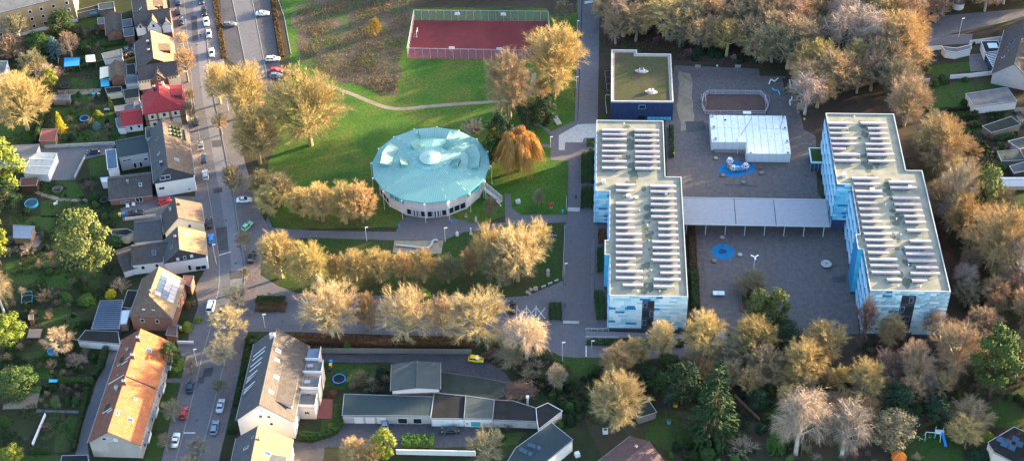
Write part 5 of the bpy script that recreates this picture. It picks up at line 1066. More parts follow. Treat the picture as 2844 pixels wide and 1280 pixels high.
# --- top left and left edge
r,lp,o_ = flat('ochre apartment block with rows of white framed windows','A1',[(530,-260),(524,-35),(330,12),(0,95),(-300,170),(-300,-60)],10.5,'ochre_wall','felt_grey','apartment_block','apartment block')
n = len(lp)
for e in range(n):
    a,b = Vector((*lp[e],0)),Vector((*lp[(e + 1) % n],0)); tx = (b - a).normalized(); nr = Vector((tx.y,-tx.x,0))
    if nr.y < -.5:
        k = int((b - a).length / 3.0)
        for j in range(k):
            for z in (1.8,4.6,7.4): frame_window(r,a.lerp(b,(j + .5) / k) - tx * .55 + nr * .004 + Vector((0,0,z)),tx,nr,1.1,1.3)
        MB().bar(a + nr * .04 + Vector((0,0,.6)) + tx * .2,b + nr * .04 + Vector((0,0,.6)) - tx * .2,.08,1.2).build('plinth_band','white_wall',r)
flat('pale flat roof at the left edge beside the asphalt yard','A1',[(-60,1075),(285,1058),(262,1120),(190,1170),(-60,1190)],3.0,'white_wall','felt_grey','garage','garage')
r,lp,o_ = flat('white framed double garage on the asphalt yard','A2',[(235,12),(415,18),(350,170),(172,160)],2.9,'white_wall','concrete','garage','garage','white_paint')
for u in (.36,.7):
    a,b,c,d = [Vector(q) for q in lp]; p,q = a.lerp(d,u),b.lerp(c,u); MB().bar((p.x,p.y,2.98),(q.x,q.y,2.98),.3,.14).build('roof_rib','white_paint',r)
flat('grey flat house with white wall at the left edge','A1',[(-120,452),(55,450),(30,540),(-120,560)],4.2,'white_wall','felt_grey','house','house','white_paint',win=((0,.5,.8,1.2,1.2),(1,.5,.8,1.2,1.2)))
house('brick shed with dark gable roof behind the half-timbered house',('A1',828,215),('A1',812,78),4.6,2.3,2.5,2.9,2.9,'tile_dark','brick_red',name='shed',cat='shed')
house('brown gabled outbuilding beside the striped awning',('A1',850,545),('A1',842,435),4.6,1.9,2.6,2.9,2.9,'tile_brown','brick_red',name='shed',cat='shed')
for lab,t,pts,z,w,rf,nm in (
    ('long grey flat garage with white wall behind the double house','A1',[(745,395),(888,362),(893,412),(760,432)],2.6,'white_wall','felt_grey','garage'),
    ('grey flat roof beside the brown gabled outbuilding','A1',[(900,480),(985,470),(995,545),(905,550)],2.6,'white_wall','felt_moss','garage'),
    ('low dark garage with cream wall below the awning','A1',[(770,645),(885,635),(893,668),(785,685)],2.4,'cream_wall','felt_dark','garage'),
    ('small grey garden shed with posts on the terrace plots','A1',[(395,700),(512,698),(505,728),(385,728)],2.2,'wood_grey','felt_grey','shed'),
    ('dark red garden shed at the corner of the plots','A1',[(310,945),(418,948),(402,1028),(288,1032)],2.6,'wood','shed_red','shed'),
    ('dark flat roofed shed at the top beside the blue tarp','A1',[(555,80),(715,40),(720,65),(560,100)],2.4,'wood_grey','felt_dark','shed'),
    ('green grey shed roof at the top of the plots','A1',[(720,30),(830,15),(835,60),(725,75)],2.6,'wood_grey','corrugated_teal','shed'),
    ('grey lean-to beside the brick shed','A1',[(885,150),(960,140),(965,190),(890,200)],2.6,'wood_grey','felt_grey','shed'),
    ('small pale shed roof left of the brick shed','A1',[(715,135),(765,130),(768,175),(718,180)],2.3,'brick_red','felt_grey','shed'),
    ('grey carport roof behind the white annex','A1',[(840,780),(975,762),(978,800),(845,815)],2.5,'wood_grey','felt_grey','shed'),
    ('slatted blue grey garden hut beside the patio','A2',[(100,542),(250,550),(222,635),(100,632)],2.5,'wood','corrugated_blue','shed'),
    ('dark wooden hut below the white-framed garage','A2',[(155,200),(280,190),(265,250),(150,255)],2.4,'timber_dark','timber_dark','shed'),
    ('cream lean-to behind the dark low extension','A2',[(820,575),(930,570),(975,590),(925,618),(815,605)],3.0,'cream_wall','felt_dark','shed'),
    ('pale shed roof beside the dark outbuilding','A2',[(735,195),(800,190),(805,225),(745,228)],2.4,'white_wall','metal_white','shed'),
    ('small earth-coloured hut on the allotment','A3',[(210,95),(240,90),(242,120),(212,125)],2.0,'wood','wood','shed'),
    ('dark flat roof at the lower left edge','A3',[(455,1120),(640,1115),(650,1200),(440,1200)],2.8,'white_wall','felt_dark','garage')):
    flat(lab,t,pts,z,w,rf,nm,nm)
for lab,pts,z,w,rf in (('grey flat outhouse behind the half-timbered house',[(905,215),(975,205),(980,262),(910,270)],3.0,'brick_dark','felt_grey'),('low white walled roof behind the crenellated house',[(915,565),(1005,555),(1008,605),(920,615)],2.8,'white_wall','felt_grey'),('mossy flat roof left of the red hipped house',[(905,660),(1012,648),(1016,715),(912,725)],2.6,'taupe_wall','felt_moss'),('small grey roof above the red annex',[(985,745),(1026,742),(1030,795),(990,800)],3.0,'brick_red','felt_grey'),('green sheet metal link beside the roof terrace house',[(1065,935),(1142,928),(1140,992),(1070,1015)],6.6,'white_wall','corrugated_teal')):
    flat(lab,'A1',pts,z,w,rf,'extension','extension')
# --- yard south of the car park
house('corrugated workshop with low gabled roof',('C3',148,622),('C3',152,428),5.4,6.1,5.6,4.7,4.7,'corrugated_grey','brick_red',name='workshop',cat='workshop',gable='white_wall',gable_z=3.2)
r,lp,o_ = flat('long row of garages with teal corrugated roof and white doors','B3',[(1045,670),('C3',272,690),('C3',250,828),(1030,822)],3.0,'grey_wall','corrugated_teal','garage_row','garage',win=((0,.18,.1,2.2,2.1,'white_paint','white_paint'),(0,.31,.1,2.2,2.1,'white_paint','white_paint'),(0,.44,.1,2.2,2.1,'white_paint','white_paint'),(0,.68,.1,2.4,2.0),(0,.85,.1,2.2,2.0)))
flat('dark garage with three white doors','C3',[(282,662),(508,684),(497,846),(256,845)],2.9,'white_wall','felt_dark','garage','garage',win=((0,.17,.1,2.3,2.1,'white_paint','white_paint'),(0,.5,.1,2.3,2.1,'white_paint','panel_soft'),(0,.83,.1,2.3,2.1,'white_paint','white_paint')))
flat('garage with grey roof and green door','C3',[(512,684),(716,712),(704,850),(499,846)],3.1,'white_wall','corrugated_grey','garage','garage',win=((0,.1,.9,.7,.7),(0,.4,.1,2.5,2.0,'white_paint','teal_metal')))
flat('large mossy flat roof behind the garages','C3',[(312,508),(560,540),(805,585),(850,640),(722,706),(512,678),(285,655)],2.8,'brick_dark','felt_moss','workshop','workshop','felt_grey')
flat('brown felt roof beside the grey garage','C3',[(722,712),(860,720),(1022,772),(1030,868),(708,856)],2.7,'grey_wall','felt_dark','workshop','workshop')
flat('triangular dark felt roof at the end of the yard','C3',[(1026,772),(1110,735),(1214,792),(1045,922),(1034,868)],2.9,'white_wall','felt_dark','workshop','workshop','metal_white')
m = MB(); rr = thing('leaf_heap','heap of brown leaves on the mossy flat roof','leaf heap',G('C3',905,640,2.75)); mat('dead_leaf',(.17,.10,.075),.9,.4,3.0,col2=(.09,.055,.045),spec=.1)
for k in range(2600):
    u = rnd.gauss(0,1.7); v = rnd.gauss(0,1.3); zz = rnd.uniform(.3,1.25) * math.exp(-(u * u / 5 + v * v / 3)) + .05; a = rnd.uniform(0,6.28); s = rnd.uniform(.1,.26); dx,dy = s * math.cos(a),s * math.sin(a); m.add([(u - dx,v - dy,zz),(u + dy,v - dx,zz + rnd.uniform(0,.15)),(u + dx,v + dy,zz + .05)],[(0,1,2)])
m.build('leaf_pile','dead_leaf',rr)
r,lp,o_ = flat('dark flat roofed house with roof collectors at the lower edge','C3',[(1135,878),(1290,1002),(1110,1150),(1060,1190),(800,1190),(875,1065)],4.2,'white_wall','corrugated_teal','bungalow','house','metal_grey')
for k,(x,y) in enumerate(((975,1040),(1005,1050),(1045,1062),(915,1075),(945,1090),(980,1105))):
    p = G('C3',x,y,4.6); q = MB().slab([(p.x - o_[0] - .55,p.y - o_[1] - .1,4.35),(p.x - o_[0] + .35,p.y - o_[1] - .6,4.35),(p.x - o_[0] + .6,p.y - o_[1] + .1,5.0),(p.x - o_[0] - .3,p.y - o_[1] + .6,5.0)],.07).build('solar_panel','glass_blue',r); MB().b3(p.x - o_[0] - .2,p.x - o_[0] + .3,p.y - o_[1] - .25,p.y - o_[1] + .2,4.2,4.33).build('support','concrete',q)
house('house with purple tiled roof at the lower edge',('D3',195,1200),('D3',432,1014),6.4,5.8,5.6,3.4,3.4,'tile_purple','cream_wall',name='house',chim=((-1.0,2.0,.5,.5,.9,'brick_dark'),))
r,lp,o_ = flat('flat house with solar panels and rose wall at the lower right edge','E3',[(1372,1022),(1562,910),(1720,985),(1720,1250),(1412,1090)],3.8,'rose_wall','felt_dark','bungalow','house','metal_grey')
for k,(x,y) in enumerate(((1490,1035),(1545,1060),(1460,1000),(1515,1020),(1570,1000),(1600,1035))):
    p = G('E3',x,y,4.0); a = R(-33); cs,sn = math.cos(a),math.sin(a); q = [(-.85,-.75,3.95),(.85,-.75,3.95),(.85,.75,4.3),(-.85,.75,4.3)]
    MB().slab([(p.x - o_[0] + u * cs - v * sn,p.y - o_[1] + u * sn + v * cs,z) for u,v,z in q],.07).build('solar_panel','glass_blue',r)
# --- top right
flat('white walled garage with dark flat roof among lawns','E1',[(1208,688),(1508,642),(1580,742),(1268,780)],3.0,'white_wall','felt_grey','garage','garage',win=((0,.03,.1,.8,1.9),))
Hd = house('dark tiled house with skylights at the right edge',('E1',1560,470),('E1',1650,150),9.0,5.5,6,4.2,4.2,'tile_dark','grey_wall',sky=((-1,2,.45,1.8,1.4),(-1,-5,.7,.7,1.0)),snow=((-1,0,.6,.2),(-1,-2.5,.5,.2)))
r,lp,o_ = flat('white garden room with glass pyramid rooflight','E1',[(1322,305),(1440,300),(1475,372),(1352,385)],3.2,'white_wall','felt_dark','garden_room','garden room','white_paint')
p = G('E1',1405,335,3.3); x,y = p.x - o_[0],p.y - o_[1]; m = MB(); m.add([(x - 1.5,y - 1.3,3.25),(x + 1.5,y - 1.3,3.25),(x + 1.5,y + 1.3,3.25),(x - 1.5,y + 1.3,3.25),(x,y,4.2)],[(3,2,1,0),(0,1,4),(1,2,4),(2,3,4),(3,0,4)]); m.build('rooflight','panel_soft',r)
m = MB()
for s,t_ in ((-1,-1),(1,-1),(1,1),(-1,1)): m.bar((x + 1.5 * s,y + 1.3 * t_,3.3),(x,y,4.24),.1,.1)
m.build('rooflight_bar','white_paint',r)
r,lp,o_ = flat('white slatted glass pergola beside the dark house','E1',[(1352,392),(1455,375),(1505,462),(1410,496)],2.8,'glass_blue','glass_blue','pergola','pergola','white_paint')
a,b,c,d = [Vector(q) for q in lp]
for k in range(1,9): p,q = a.lerp(d,k / 9),b.lerp(c,k / 9); MB().bar((p.x,p.y,2.92),(q.x,q.y,2.92),.16,.12).build('slat','white_paint',r)
r,lp,o_ = flat('white conservatory with glass roof at the right edge','E1',[(1525,475),(1625,440),(1720,470),(1720,560),(1575,540)],4.6,'white_wall','glass_blue','conservatory','conservatory','white_paint',win=[(e,u,z,1.0,1.5) for e in (0,1) for u in (.12,.32,.52,.72,.9) for z in (.5,2.6)])
r,lp,o_ = flat('low white pool house behind the garden wall','E1',[(1035,345),(1140,355),(1245,330),(1245,358),(1135,385),(1060,375)],2.6,'white_wall','felt_grey','pool_house','pool house','white_paint')
flat('brown flat shed among the right gardens','E1',[(1330,925),(1540,855),(1608,912),(1395,972)],2.5,'wood_grey','felt_moss','shed','shed')
flat('grey glasshouse roof at the right edge','E1',[(1520,1035),(1640,1005),(1720,1060),(1600,1090)],2.5,'grey_wall','corrugated_grey','greenhouse','greenhouse','metal_white')
flat('pale sheet roof below the glasshouse','E1',[(1440,1110),(1600,1095),(1640,1170),(1470,1180)],2.4,'wood_grey','corrugated_grey','shed','shed')
flat('dark carport at the right edge above the tent','E2',[(1530,110),(1640,80),(1700,130),(1560,160)],2.4,'metal_dark','felt_grey','carport','carport','metal_white')
house('white party tent on the right lawn',('E2',1700,205),('E2',1470,205),2.6,1.7,1.7,1.8,1.8,'white_paint','white_paint',name='tent',cat='tent',gut=False)
r = thing('round_turret','round white turret far behind the wood','turret',G('E1',1148,55)); MB().lathe((0,0,0),[(1.9,0),(1.9,2.4)],16).build('wall','white_wall',r); MB().lathe((0,0,2.4),[(2.2,0),(1.2,1.2),(.1,2.2)],16).build('roof','slate',r)
r,lp,o_ = flat('mossy flat roofed garden arbour on posts','D3',[(312,762),(425,716),(482,800),(352,842)],2.4,'wood_grey','felt_moss','arbour','arbour','concrete')
# ------------------------------------------------------------------ cars
def paint(name,c): return mat('paint_' + name,c,.25,.03,1.0,spec=.6)
for n_,c_ in (('white',(.74,.74,.74)),('silver',(.42,.44,.48)),('black',(.016,.016,.02)),('grey',(.12,.13,.15)),('navy',(.02,.035,.08)),('blue',(.02,.22,.60)),('red',(.48,.02,.02)),('yellow',(.80,.56,.02)),('mint',(.22,.48,.30)),('steel',(.16,.22,.30))): paint(n_,c_)
mat('car_glass',(.02,.025,.03),.05,.1,1,spec=.8); mat('tyre',(.015,.015,.015),.9,.1,3); mat('rim',(.45,.46,.48),.35,.05,3,metal=.7); mat('lamp_clear',(.65,.66,.68),.15,.05,3); mat('lamp_red',(.40,.01,.01),.2,.05,3)
def car_proto(style):
    """built nose to +y; origin on the ground under the middle"""
    L_,W_,Hh = {'hatch': (4.1,1.76,1.50),'wagon': (4.65,1.82,1.48),'sedan': (4.6,1.82,1.44),'van': (4.9,1.92,1.95)}[style]
    r = link('parked_car',None); h = L_ / 2; w = W_ / 2
    # body: cross sections along the length (y, half width, sill z, shoulder z)
    hood = {'hatch': .93,'wagon': .92,'sedan': .92,'van': 1.12}[style]; tail = {'hatch': .98,'wagon': .98,'sedan': 1.0,'van': 1.15}[style]
    secs = [(-h,.80,.38,.72),(-h + .12,.93,.24,tail - .06),(-h + .6,1,.18,tail),(-h * .2,1,.17,.96 if style != 'van' else 1.14),(h * .28,1,.17,.96 if style != 'van' else 1.14),(h * .62,.98,.18,hood - .06),(h - .30,.92,.22,hood - .18),(h - .05,.80,.30,.66),(h,.66,.38,.56)]
    m = MB(); vs = []
    for y,k,z0,z1 in secs:
        ww = w * k; vs += [(-ww * .93,y,z0),(-ww,y,z0 + .18),(-ww,y,z1 - .14),(-ww * .90,y,z1),(ww * .90,y,z1),(ww,y,z1 - .14),(ww,y,z0 + .18),(ww * .93,y,z0)]
    fs = []
    for i in range(len(secs) - 1):
        for j in range(8): a = i * 8 + j; b = i * 8 + (j + 1) % 8; fs.append((a,a + 8,b + 8,b))
    fs += [tuple(range(8)),tuple(range(len(secs) * 8 - 1,len(secs) * 8 - 9,-1))]
    m.add(vs,fs); m.build('body','paint_white',r,True)
    b0,b1,t0,t1 = {'hatch': (-h + .22,h * .40,-h + .55,h * .02),'wagon': (-h + .20,h * .40,-h + .50,h * .02),'sedan': (-h + .75,h * .38,-h * .42,h * .0),'van': (-h + .08,h * .62,-h + .2,h * .30)}[style]
    zs = .92 if style != 'van' else 1.10; zt = Hh
    B_ = [(-w * .90,b0,zs),(w * .90,b0,zs),(w * .90,b1,zs),(-w * .90,b1,zs)]; T_ = [(-w * .72,t0,zt - .05),(w * .72,t0,zt - .05),(w * .72,t1,zt - .05),(-w * .72,t1,zt - .05)]
    MB().add(B_ + T_,[(0,1,5,4)]).build('rear_window','car_glass',r); MB().add(B_ + T_,[(2,3,7,6)]).build('windscreen','car_glass',r)
    MB().add(B_ + T_,[(1,2,6,5)]).build('side_window','car_glass',r); MB().add(B_ + T_,[(3,0,4,7)]).build('side_window','car_glass',r)
    m = MB(); up = [(x * .88,y + (.12 if y < 0 else -.12),zt + .015) for x,y,z in T_]; m.add(T_ + up,[(0,1,5,4),(1,2,6,5),(2,3,7,6),(3,0,4,7),(4,5,6,7)])
    for i in range(4): m.bar(Vector(B_[i]),Vector(T_[i]),.09,.09)
    for s in (-1,1): yb,yt = (b0 + b1) / 2,(t0 + t1) / 2; m.bar(Vector((s * w * .905,yb,zs)),Vector((s * w * .725,yt,zt - .03)),.08,.05)
    m.build('roof','paint_white',r)
    for sx in (-1,1):
        for y in (-h * .62,h * .64):
            x = sx * (w - .11); wh = MB().tube((x - .11,y,.32),(x + .11,y,.32),.32,n=14).build('wheel','tyre',r); MB().tube((x + sx * .10,y,.32),(x + sx * .125,y,.32),.21,n=10).build('rim','rim',wh)
        MB().bar((sx * w * .62,h - .16,.66),(sx * w * .86,h - .30,.68),.14,.16).build('headlight','lamp_clear',r)
        MB().bar((sx * w * .66,-h + .03,.78),(sx * w * .90,-h + .08,.80),.10,.20).build('tail_light','lamp_red',r)
        MB().bar((sx * w * .95,b1 - .35,zs + .08),(sx * (w + .14),b1 - .42,zs + .1),.10,.14).build('mirror','paint_white',r)
    return r
PROTO = {s: car_proto(s) for s in ('hatch','wagon','sedan','van')}; USED = set()
def car(t,x,y,dx,dy,style,col,label,group='cars parked along the street'):
    p = G(t,x,y,.7); q = G(t,x + dx * 20,y + dy * 20,.7); an = math.atan2(q.y - p.y,q.x - p.x) - math.pi / 2
    o = PROTO[style] if style not in USED else copy_tree(PROTO[style])
    USED.add(style); CARS.append((o,col)); o.location = (p.x,p.y,.03 if group != 'cars parked along the street' else .09); o.rotation_euler = (0,0,an); tag(o,label,'car',group)
CARS = []
SUP = 'cars in the upper car park'; CP = 'cars in the southern car park'; YD = 'cars in yards and drives'
for a in (('A1',1508,160,.1,1,'sedan','white','white car at the top right kerb, first white one'),('A1',1526,250,.1,1,'hatch','silver','silver hatchback between two white cars at the top kerb'),('A1',1548,388,.12,1,'hatch','white','white hatchback nearest the upper car park trees'),('A1',1493,85,.08,1,'wagon','black','black car behind the white car at the top kerb'),('A1',1475,5,.08,1,'hatch','navy','dark blue car at the top edge on the park side'),
    ('A1',1300,8,-.08,-1,'wagon','navy','dark car at the top edge on the house side'),('A1',1303,85,-.08,-1,'hatch','black','second dark car beside the half-timbered house'),('A1',1322,155,-.08,-1,'sedan','navy','third dark car beside the half-timbered house'),('A1',1432,888,-.15,-1,'hatch','black','black car below the small tree by the red roof'),('A1',1466,1068,-.12,-1,'sedan','grey','dark grey car beside the roof terrace house'),('A2',1487,52,-.12,-1,'hatch','navy','dark blue car above the silver estate'),('A2',1502,172,-.12,-1,'wagon','silver','silver estate car in front of the white gable'),
    ('A2',1528,522,-.1,-1,'sedan','black','black car above the bright blue car'),('A2',1546,640,-.15,-1,'hatch','blue','bright blue hatchback on the house side kerb'),('A2',1542,1130,.25,-1,'van','white','white van beside the brick corner house'),('A3',1392,612,.2,-1,'hatch','navy','dark blue car beside the front lawn'),('A3',1343,805,.22,-1,'hatch','red','red car beside the front lawn'),('A3',1284,1002,.22,-1,'sedan','white','white car at the lower house side kerb'),
    ('B3',138,752,.22,-1,'sedan','silver','pale silver car in front of the white gabled house'),('B3',94,912,.22,-1,'wagon','steel','blue grey estate behind the pale silver car'),('B2',312,355,1,-.05,'sedan','white','white car parked across the bay at the bend'),('B2',334,546,.8,-.8,'hatch','mint','mint green car in the slanted bay'),('B2',368,770,.35,-1,'wagon','black','black estate in the bay below the mint car')):
    car(*a)
for a in (('B1',205,178,1,-.03,'wagon','grey','dark grey car left of the upper car park lane'),('B1',445,98,1,-.03,'sedan','white','upper white car right of the car park lane'),('B1',520,430,1,-.03,'wagon','white','lower white car right of the car park lane'),('B1',545,515,1,-.03,'hatch','red','red car beside the round shrub'),('B1',545,552,1,-.03,'hatch','steel','blue grey car below the red car')): car(*a,SUP)
for a in (('B2',855,1120,.12,-1,'wagon','silver','leftmost silver car in the southern car park'),('B2',1148,1120,.08,-1,'sedan','silver','second silver car in the southern car park'),('B2',1384,1135,.05,-1,'hatch','steel','blue grey car in the southern car park'),('C2',170,1140,.02,-1,'hatch','red','red car half hidden by the yellowish tree'),('C2',108,1140,.02,-1,'hatch','black','black car beside the half hidden red car'),('C2',846,1138,.02,-1,'wagon','black','black car beside the crossed boxes')): car(*a,CP)
for a in (('C3',585,412,1,.12,'hatch','yellow','bright yellow car on the dark lane'),('C3',398,930,-1,0,'sedan','black','black car in front of the three white garage doors'),('B3',1340,880,0,-1,'hatch','steel','blue car nosing into the long garage row'),('A1',942,360,1,-.3,'hatch','navy','dark car behind the brown double house'),('A1',962,395,1,-.3,'hatch','black','second dark car behind the brown double house'),('A2',995,452,1,-.12,'sedan','black','black car on the drive of the cream house'),('A2',1200,362,1,-.35,'hatch','red','red car half behind the white gable house'),('A1',682,1108,-1,0.1,'hatch','navy','dark blue car on the asphalt yard')): car(*a,YD)
def recolour(o,col):
    for c in o.children:
        if c.name.split('.')[0] in ('body','roof','mirror'):
            c.material_slots[0].link = 'OBJECT'; c.material_slots[0].material = MATS['paint_' + col]
for o,col in CARS: recolour(o,col)

# ------------------------------------------------------------------ people
mat('skin',(.52,.33,.24),.6,.05,3)
def person(t,x,y,rz,label,top,legs,hair=(.05,.03,.02)):
    mt = mat('cloth_' + '_'.join(str(int(c * 100)) for c in top),top,.9,.15,4); ml = mat('cloth_' + '_'.join(str(int(c * 100)) for c in legs),legs,.9,.15,4); mh = mat('hair_dark',hair,.8,.2,5)
    me = bpy.data.meshes.new('body'); J = [(0,0,.95),(0,0,1.2),(0,.01,1.42),(0,.02,1.52),(0,.02,1.62),(0,.03,1.72),(.1,0,.9),(.12,.12,.5),(.12,.02,.08),(.12,.16,.04),(-.1,0,.9),(-.12,-.10,.5),(-.12,-.28,.10),(-.12,-.14,.04),(.2,0,1.42),(.27,-.06,1.15),(.27,.10,.92),(-.2,0,1.42),(-.27,.06,1.15),(-.27,.22,.95)]
    E_ = [(0,1),(1,2),(2,3),(3,4),(4,5),(0,6),(6,7),(7,8),(8,9),(0,10),(10,11),(11,12),(12,13),(2,14),(14,15),(15,16),(2,17),(17,18),(18,19)]
    rad = [.15,.14,.15,.06,.09,.08,.10,.075,.05,.045,.10,.075,.05,.045,.075,.055,.04,.075,.055,.04]
    me.from_pydata(J,E_,[]); o = bpy.data.objects.new('person',me); COL.objects.link(o); sk = o.modifiers.new('skin','SKIN'); 
    for i,v in enumerate(me.skin_vertices[0].data): v.radius = (rad[i],rad[i] * .85); v.use_root = i == 0
    o.modifiers.new('sub','SUBSURF').levels = 1
    dg = bpy.context.evaluated_depsgraph_get(); nm = bpy.data.meshes.new_from_object(o.evaluated_get(dg)); bpy.data.objects.remove(o)
    nm.materials.clear()
    for q in (mt,ml,MATS['skin'],MATS['rubber']): nm.materials.append(q)
    for p in nm.polygons:
        z = p.center.z; p.use_smooth = True; p.material_index = 2 if z > 1.50 or (abs(p.center.x) > .2 and z < .98 and z > .8) else (0 if z > .93 else (1 if z > .12 else 3))
    r = thing('person',label,'person',G(t,x,y),rz); link('body',nm,r); MB().lathe((0,0,1.66),[(.095,0),(.11,.06),(.08,.12),(.02,.15)],10).build('hair',mh,r)
person('C2',1316,352,.3,'person in dark clothes walking on the promenade',(.03,.03,.04),(.03,.03,.05)); person('C2',1237,1140,2.0,'person in red jacket walking near the crossed boxes',(.30,.03,.05),(.04,.04,.06)); person('A1',1470,275,.4,'dark clothed person crossing the upper street',(.03,.03,.04),(.04,.04,.06))

# ------------------------------------------------------------------ garden things
def trampoline(t,x,y,rad,label,rim='blue_plastic',net=True):
    r = thing('trampoline',label,'trampoline',G(t,x,y),0,'round garden trampolines'); MB().lathe((0,0,.72),[(rad * .86,0),(rad * .86,.03)],20).build('jumping_mat','rubber',r)
    m = MB(); n = 20
    for k in range(n): a,b = 2 * math.pi * k / n,2 * math.pi * (k + 1) / n; m.slab([(rad * .84 * math.cos(a),rad * .84 * math.sin(a),.80),(rad * math.cos(a),rad * math.sin(a),.80),(rad * math.cos(b),rad * math.sin(b),.80),(rad * .84 * math.cos(b),rad * .84 * math.sin(b),.80)],.06)
    m.build('rim_pad',rim,r)
    for k in range(6): a = k * math.pi / 3; MB().tube((rad * math.cos(a),rad * math.sin(a),0),(rad * math.cos(a),rad * math.sin(a),2.4 if net else .78),.035,n=5).build('leg','metal_dark',r)
    if net:
        m = MB()
        for k in range(n): a,b = 2 * math.pi * k / n,2 * math.pi * (k + 1) / n; m.tube((rad * math.cos(a),rad * math.sin(a),2.4),(rad * math.cos(b),rad * math.sin(b),2.4),.03,n=4)
        m.build('top_ring','metal_dark',r)
trampoline('A1',480,640,1.6,'dark trampoline beside the small terrace lawn','metal_dark'); trampoline('A1',622,880,1.5,'low black trampoline on the lawn by the golden cypress','blue_plastic',False); trampoline('B3',1007,570,1.7,'blue rimmed trampoline beside the wheelie bins','blue_plastic'); trampoline('A2',765,370,1.2,'black covered round frame beside the outbuilding','metal_dark',False)
def pool(t,x,y,rad,label,water='glass_blue'):
    r = thing('garden_pool',label,'pool',G(t,x,y),0,'round garden pools'); m = MB(); n = 20
    for k in range(n): a,b = 2 * math.pi * k / n,2 * math.pi * (k + 1) / n; m.prism([(q * math.cos(c),q * math.sin(c)) for q,c in ((rad,a),(rad,b),(rad * .94,b),(rad * .94,a))],0,.85)
    m.build('pool_wall','cyan_plastic',r); MB().lathe((0,0,.05),[(rad * .93,0),(rad * .93,.6)],20).build('water',water,r)
pool('A2',232,392,1.9,'round dark pool with blue rim left of the white figure'); pool('A3',390,362,1.4,'round blue pool below the pale shrub'); 
r = thing('fire_pit','round fire pit with stone ring on the lawn','fire pit',G('A2',420,278)); MB().lathe((0,0,0),[(1.6,0),(1.6,.12)],18).build('stone_ring','path_gravel',r); MB().lathe((0,0,.12),[(.9,0),(1.0,.5)],8).build('bowl','metal_dark',r)
r = thing('goal_frame','teal framed rectangular trampoline at the left','trampoline',G('A2',200,1095),R(8)); m = MB()
for a,b in (((-1.4,-1,.6),(1.4,-1,.6)),((1.4,-1,.6),(1.4,1.6,.6)),((1.4,1.6,.6),(-1.4,1.6,.6)),((-1.4,1.6,.6),(-1.4,-1,.6)),((-1.4,1.6,0),(-1.4,1.6,2)),((1.4,1.6,0),(1.4,1.6,2)),((-1.4,1.6,2),(1.4,1.6,2)),((-1.4,-1,0),(-1.4,-1,.6)),((1.4,-1,0),(1.4,-1,.6))): m.tube(a,b,.08)
m.build('frame_tube','teal_metal',r); MB().b3(-1.3,1.3,-.9,1.5,.52,.56).build('jumping_mat','rubber',r)
def slabthing(name,label,cat,t,pts,z,m_,legs='metal_grey',group=None):
    q = [G(t,x,y,z) for x,y in pts]; o = q[0].copy(); o.z = 0; r = thing(name,label,cat,o,0,group); MB().slab([p - o for p in q],.08).build('sheet',m_,r)
    for p in q: pp = p - o; MB().tube((pp.x,pp.y,0),(pp.x,pp.y,z - .08),.05).build('post',legs,r)
slabthing('tarpaulin','bright blue tarpaulin stretched over a garden shelter','tarpaulin','A1',[(470,425),(582,422),(580,480),(468,490)],2.2,'blue_plastic'); slabthing('tarpaulin','small bright blue cover at the top of the plots','tarpaulin','A1',[(652,72),(708,70),(708,98),(655,102)],1.4,'cyan_plastic'); slabthing('tarpaulin','cyan pool cover below the striped awning','tarpaulin','A1',[(735,580),(800,572),(800,630),(738,636)],.9,'cyan_plastic'); slabthing('awning','pale green striped awning beside the brown outbuilding','awning','A1',[(730,495),(792,485),(795,560),(730,578)],2.4,'cream_wall'); slabthing('party_tent','white garden gazebo beside the blue tarpaulin','gazebo','A1',[(625,405),(692,400),(698,450),(630,455)],2.3,'white_paint'); slabthing('sandbox','turquoise sheet beside the plot hedge','sheet','A3',[(358,560),(422,560),(422,580),(358,582)],.5,'cyan_plastic')
def fence_boards(name,label,t,pts,H,m_,step,cat='fence',post='wood_grey',th=.06):
    P_ = [G(t,*p) for p in pts]; o = P_[0]; r = thing(name,label,cat,o)
    for a,b in zip(P_,P_[1:]):
        d = b - a; n = max(1,round(d.length / step)); u = d.normalized()
        for k in range(n):
            p,q = a + d * k / n - o,a + d * (k + 1) / n - o; dz = Vector((0,0,H / 2 + .03)); MB().bar(p + u * .06 + dz,q - u * .06 + dz,th,H - .06 + rnd.uniform(-.03,.03)).build('panel',m_,r)
            MB().box((p.x,p.y,H / 2 + .04),(.12,.12,H + .08)).build('post',post,r)
fence_boards('wooden_fence','long weathered wooden fence behind the southern car park','B3',[(735,370),(1300,372),(1978,378)],1.9,'wood_grey',2.2)
fence_boards('garden_wall','white garden wall in front of the yard at the lower edge','B3',[(1425,1108),(2005,1120)],1.8,'white_wall',6,'wall','white_wall',.24)
fence_boards('garden_wall','white wall between wood and pool','E1',[(790,392),(1030,365)],1.7,'white_wall',2.6,'wall','white_wall',.12); fence_boards('garden_wall','white wall running to the dark house at the right','E1',[(1230,330),(1492,295)],1.7,'white_wall',2.6,'wall','white_wall',.12); fence_boards('garden_wall','long white wall below the patio','E1',[(1090,580),(1230,570),(1510,538)],1.6,'white_wall',2.6,'wall','white_wall',.12); fence_boards('garden_wall','short white wall beside the yellow shrubs','E1',[(870,608),(942,600)],1.4,'white_wall',2.6,'wall','white_wall',.12)
fence_boards('garden_wall','low white wall between the narrow lawns','A3',[(335,825),(240,1048)],.9,'white_wall',5,'wall','white_wall',.3); fence_boards('garden_wall','white wall end beside the corner house drive','A3',[(1300,300),(1420,302)],1.0,'white_wall',3,'wall','white_wall',.3)
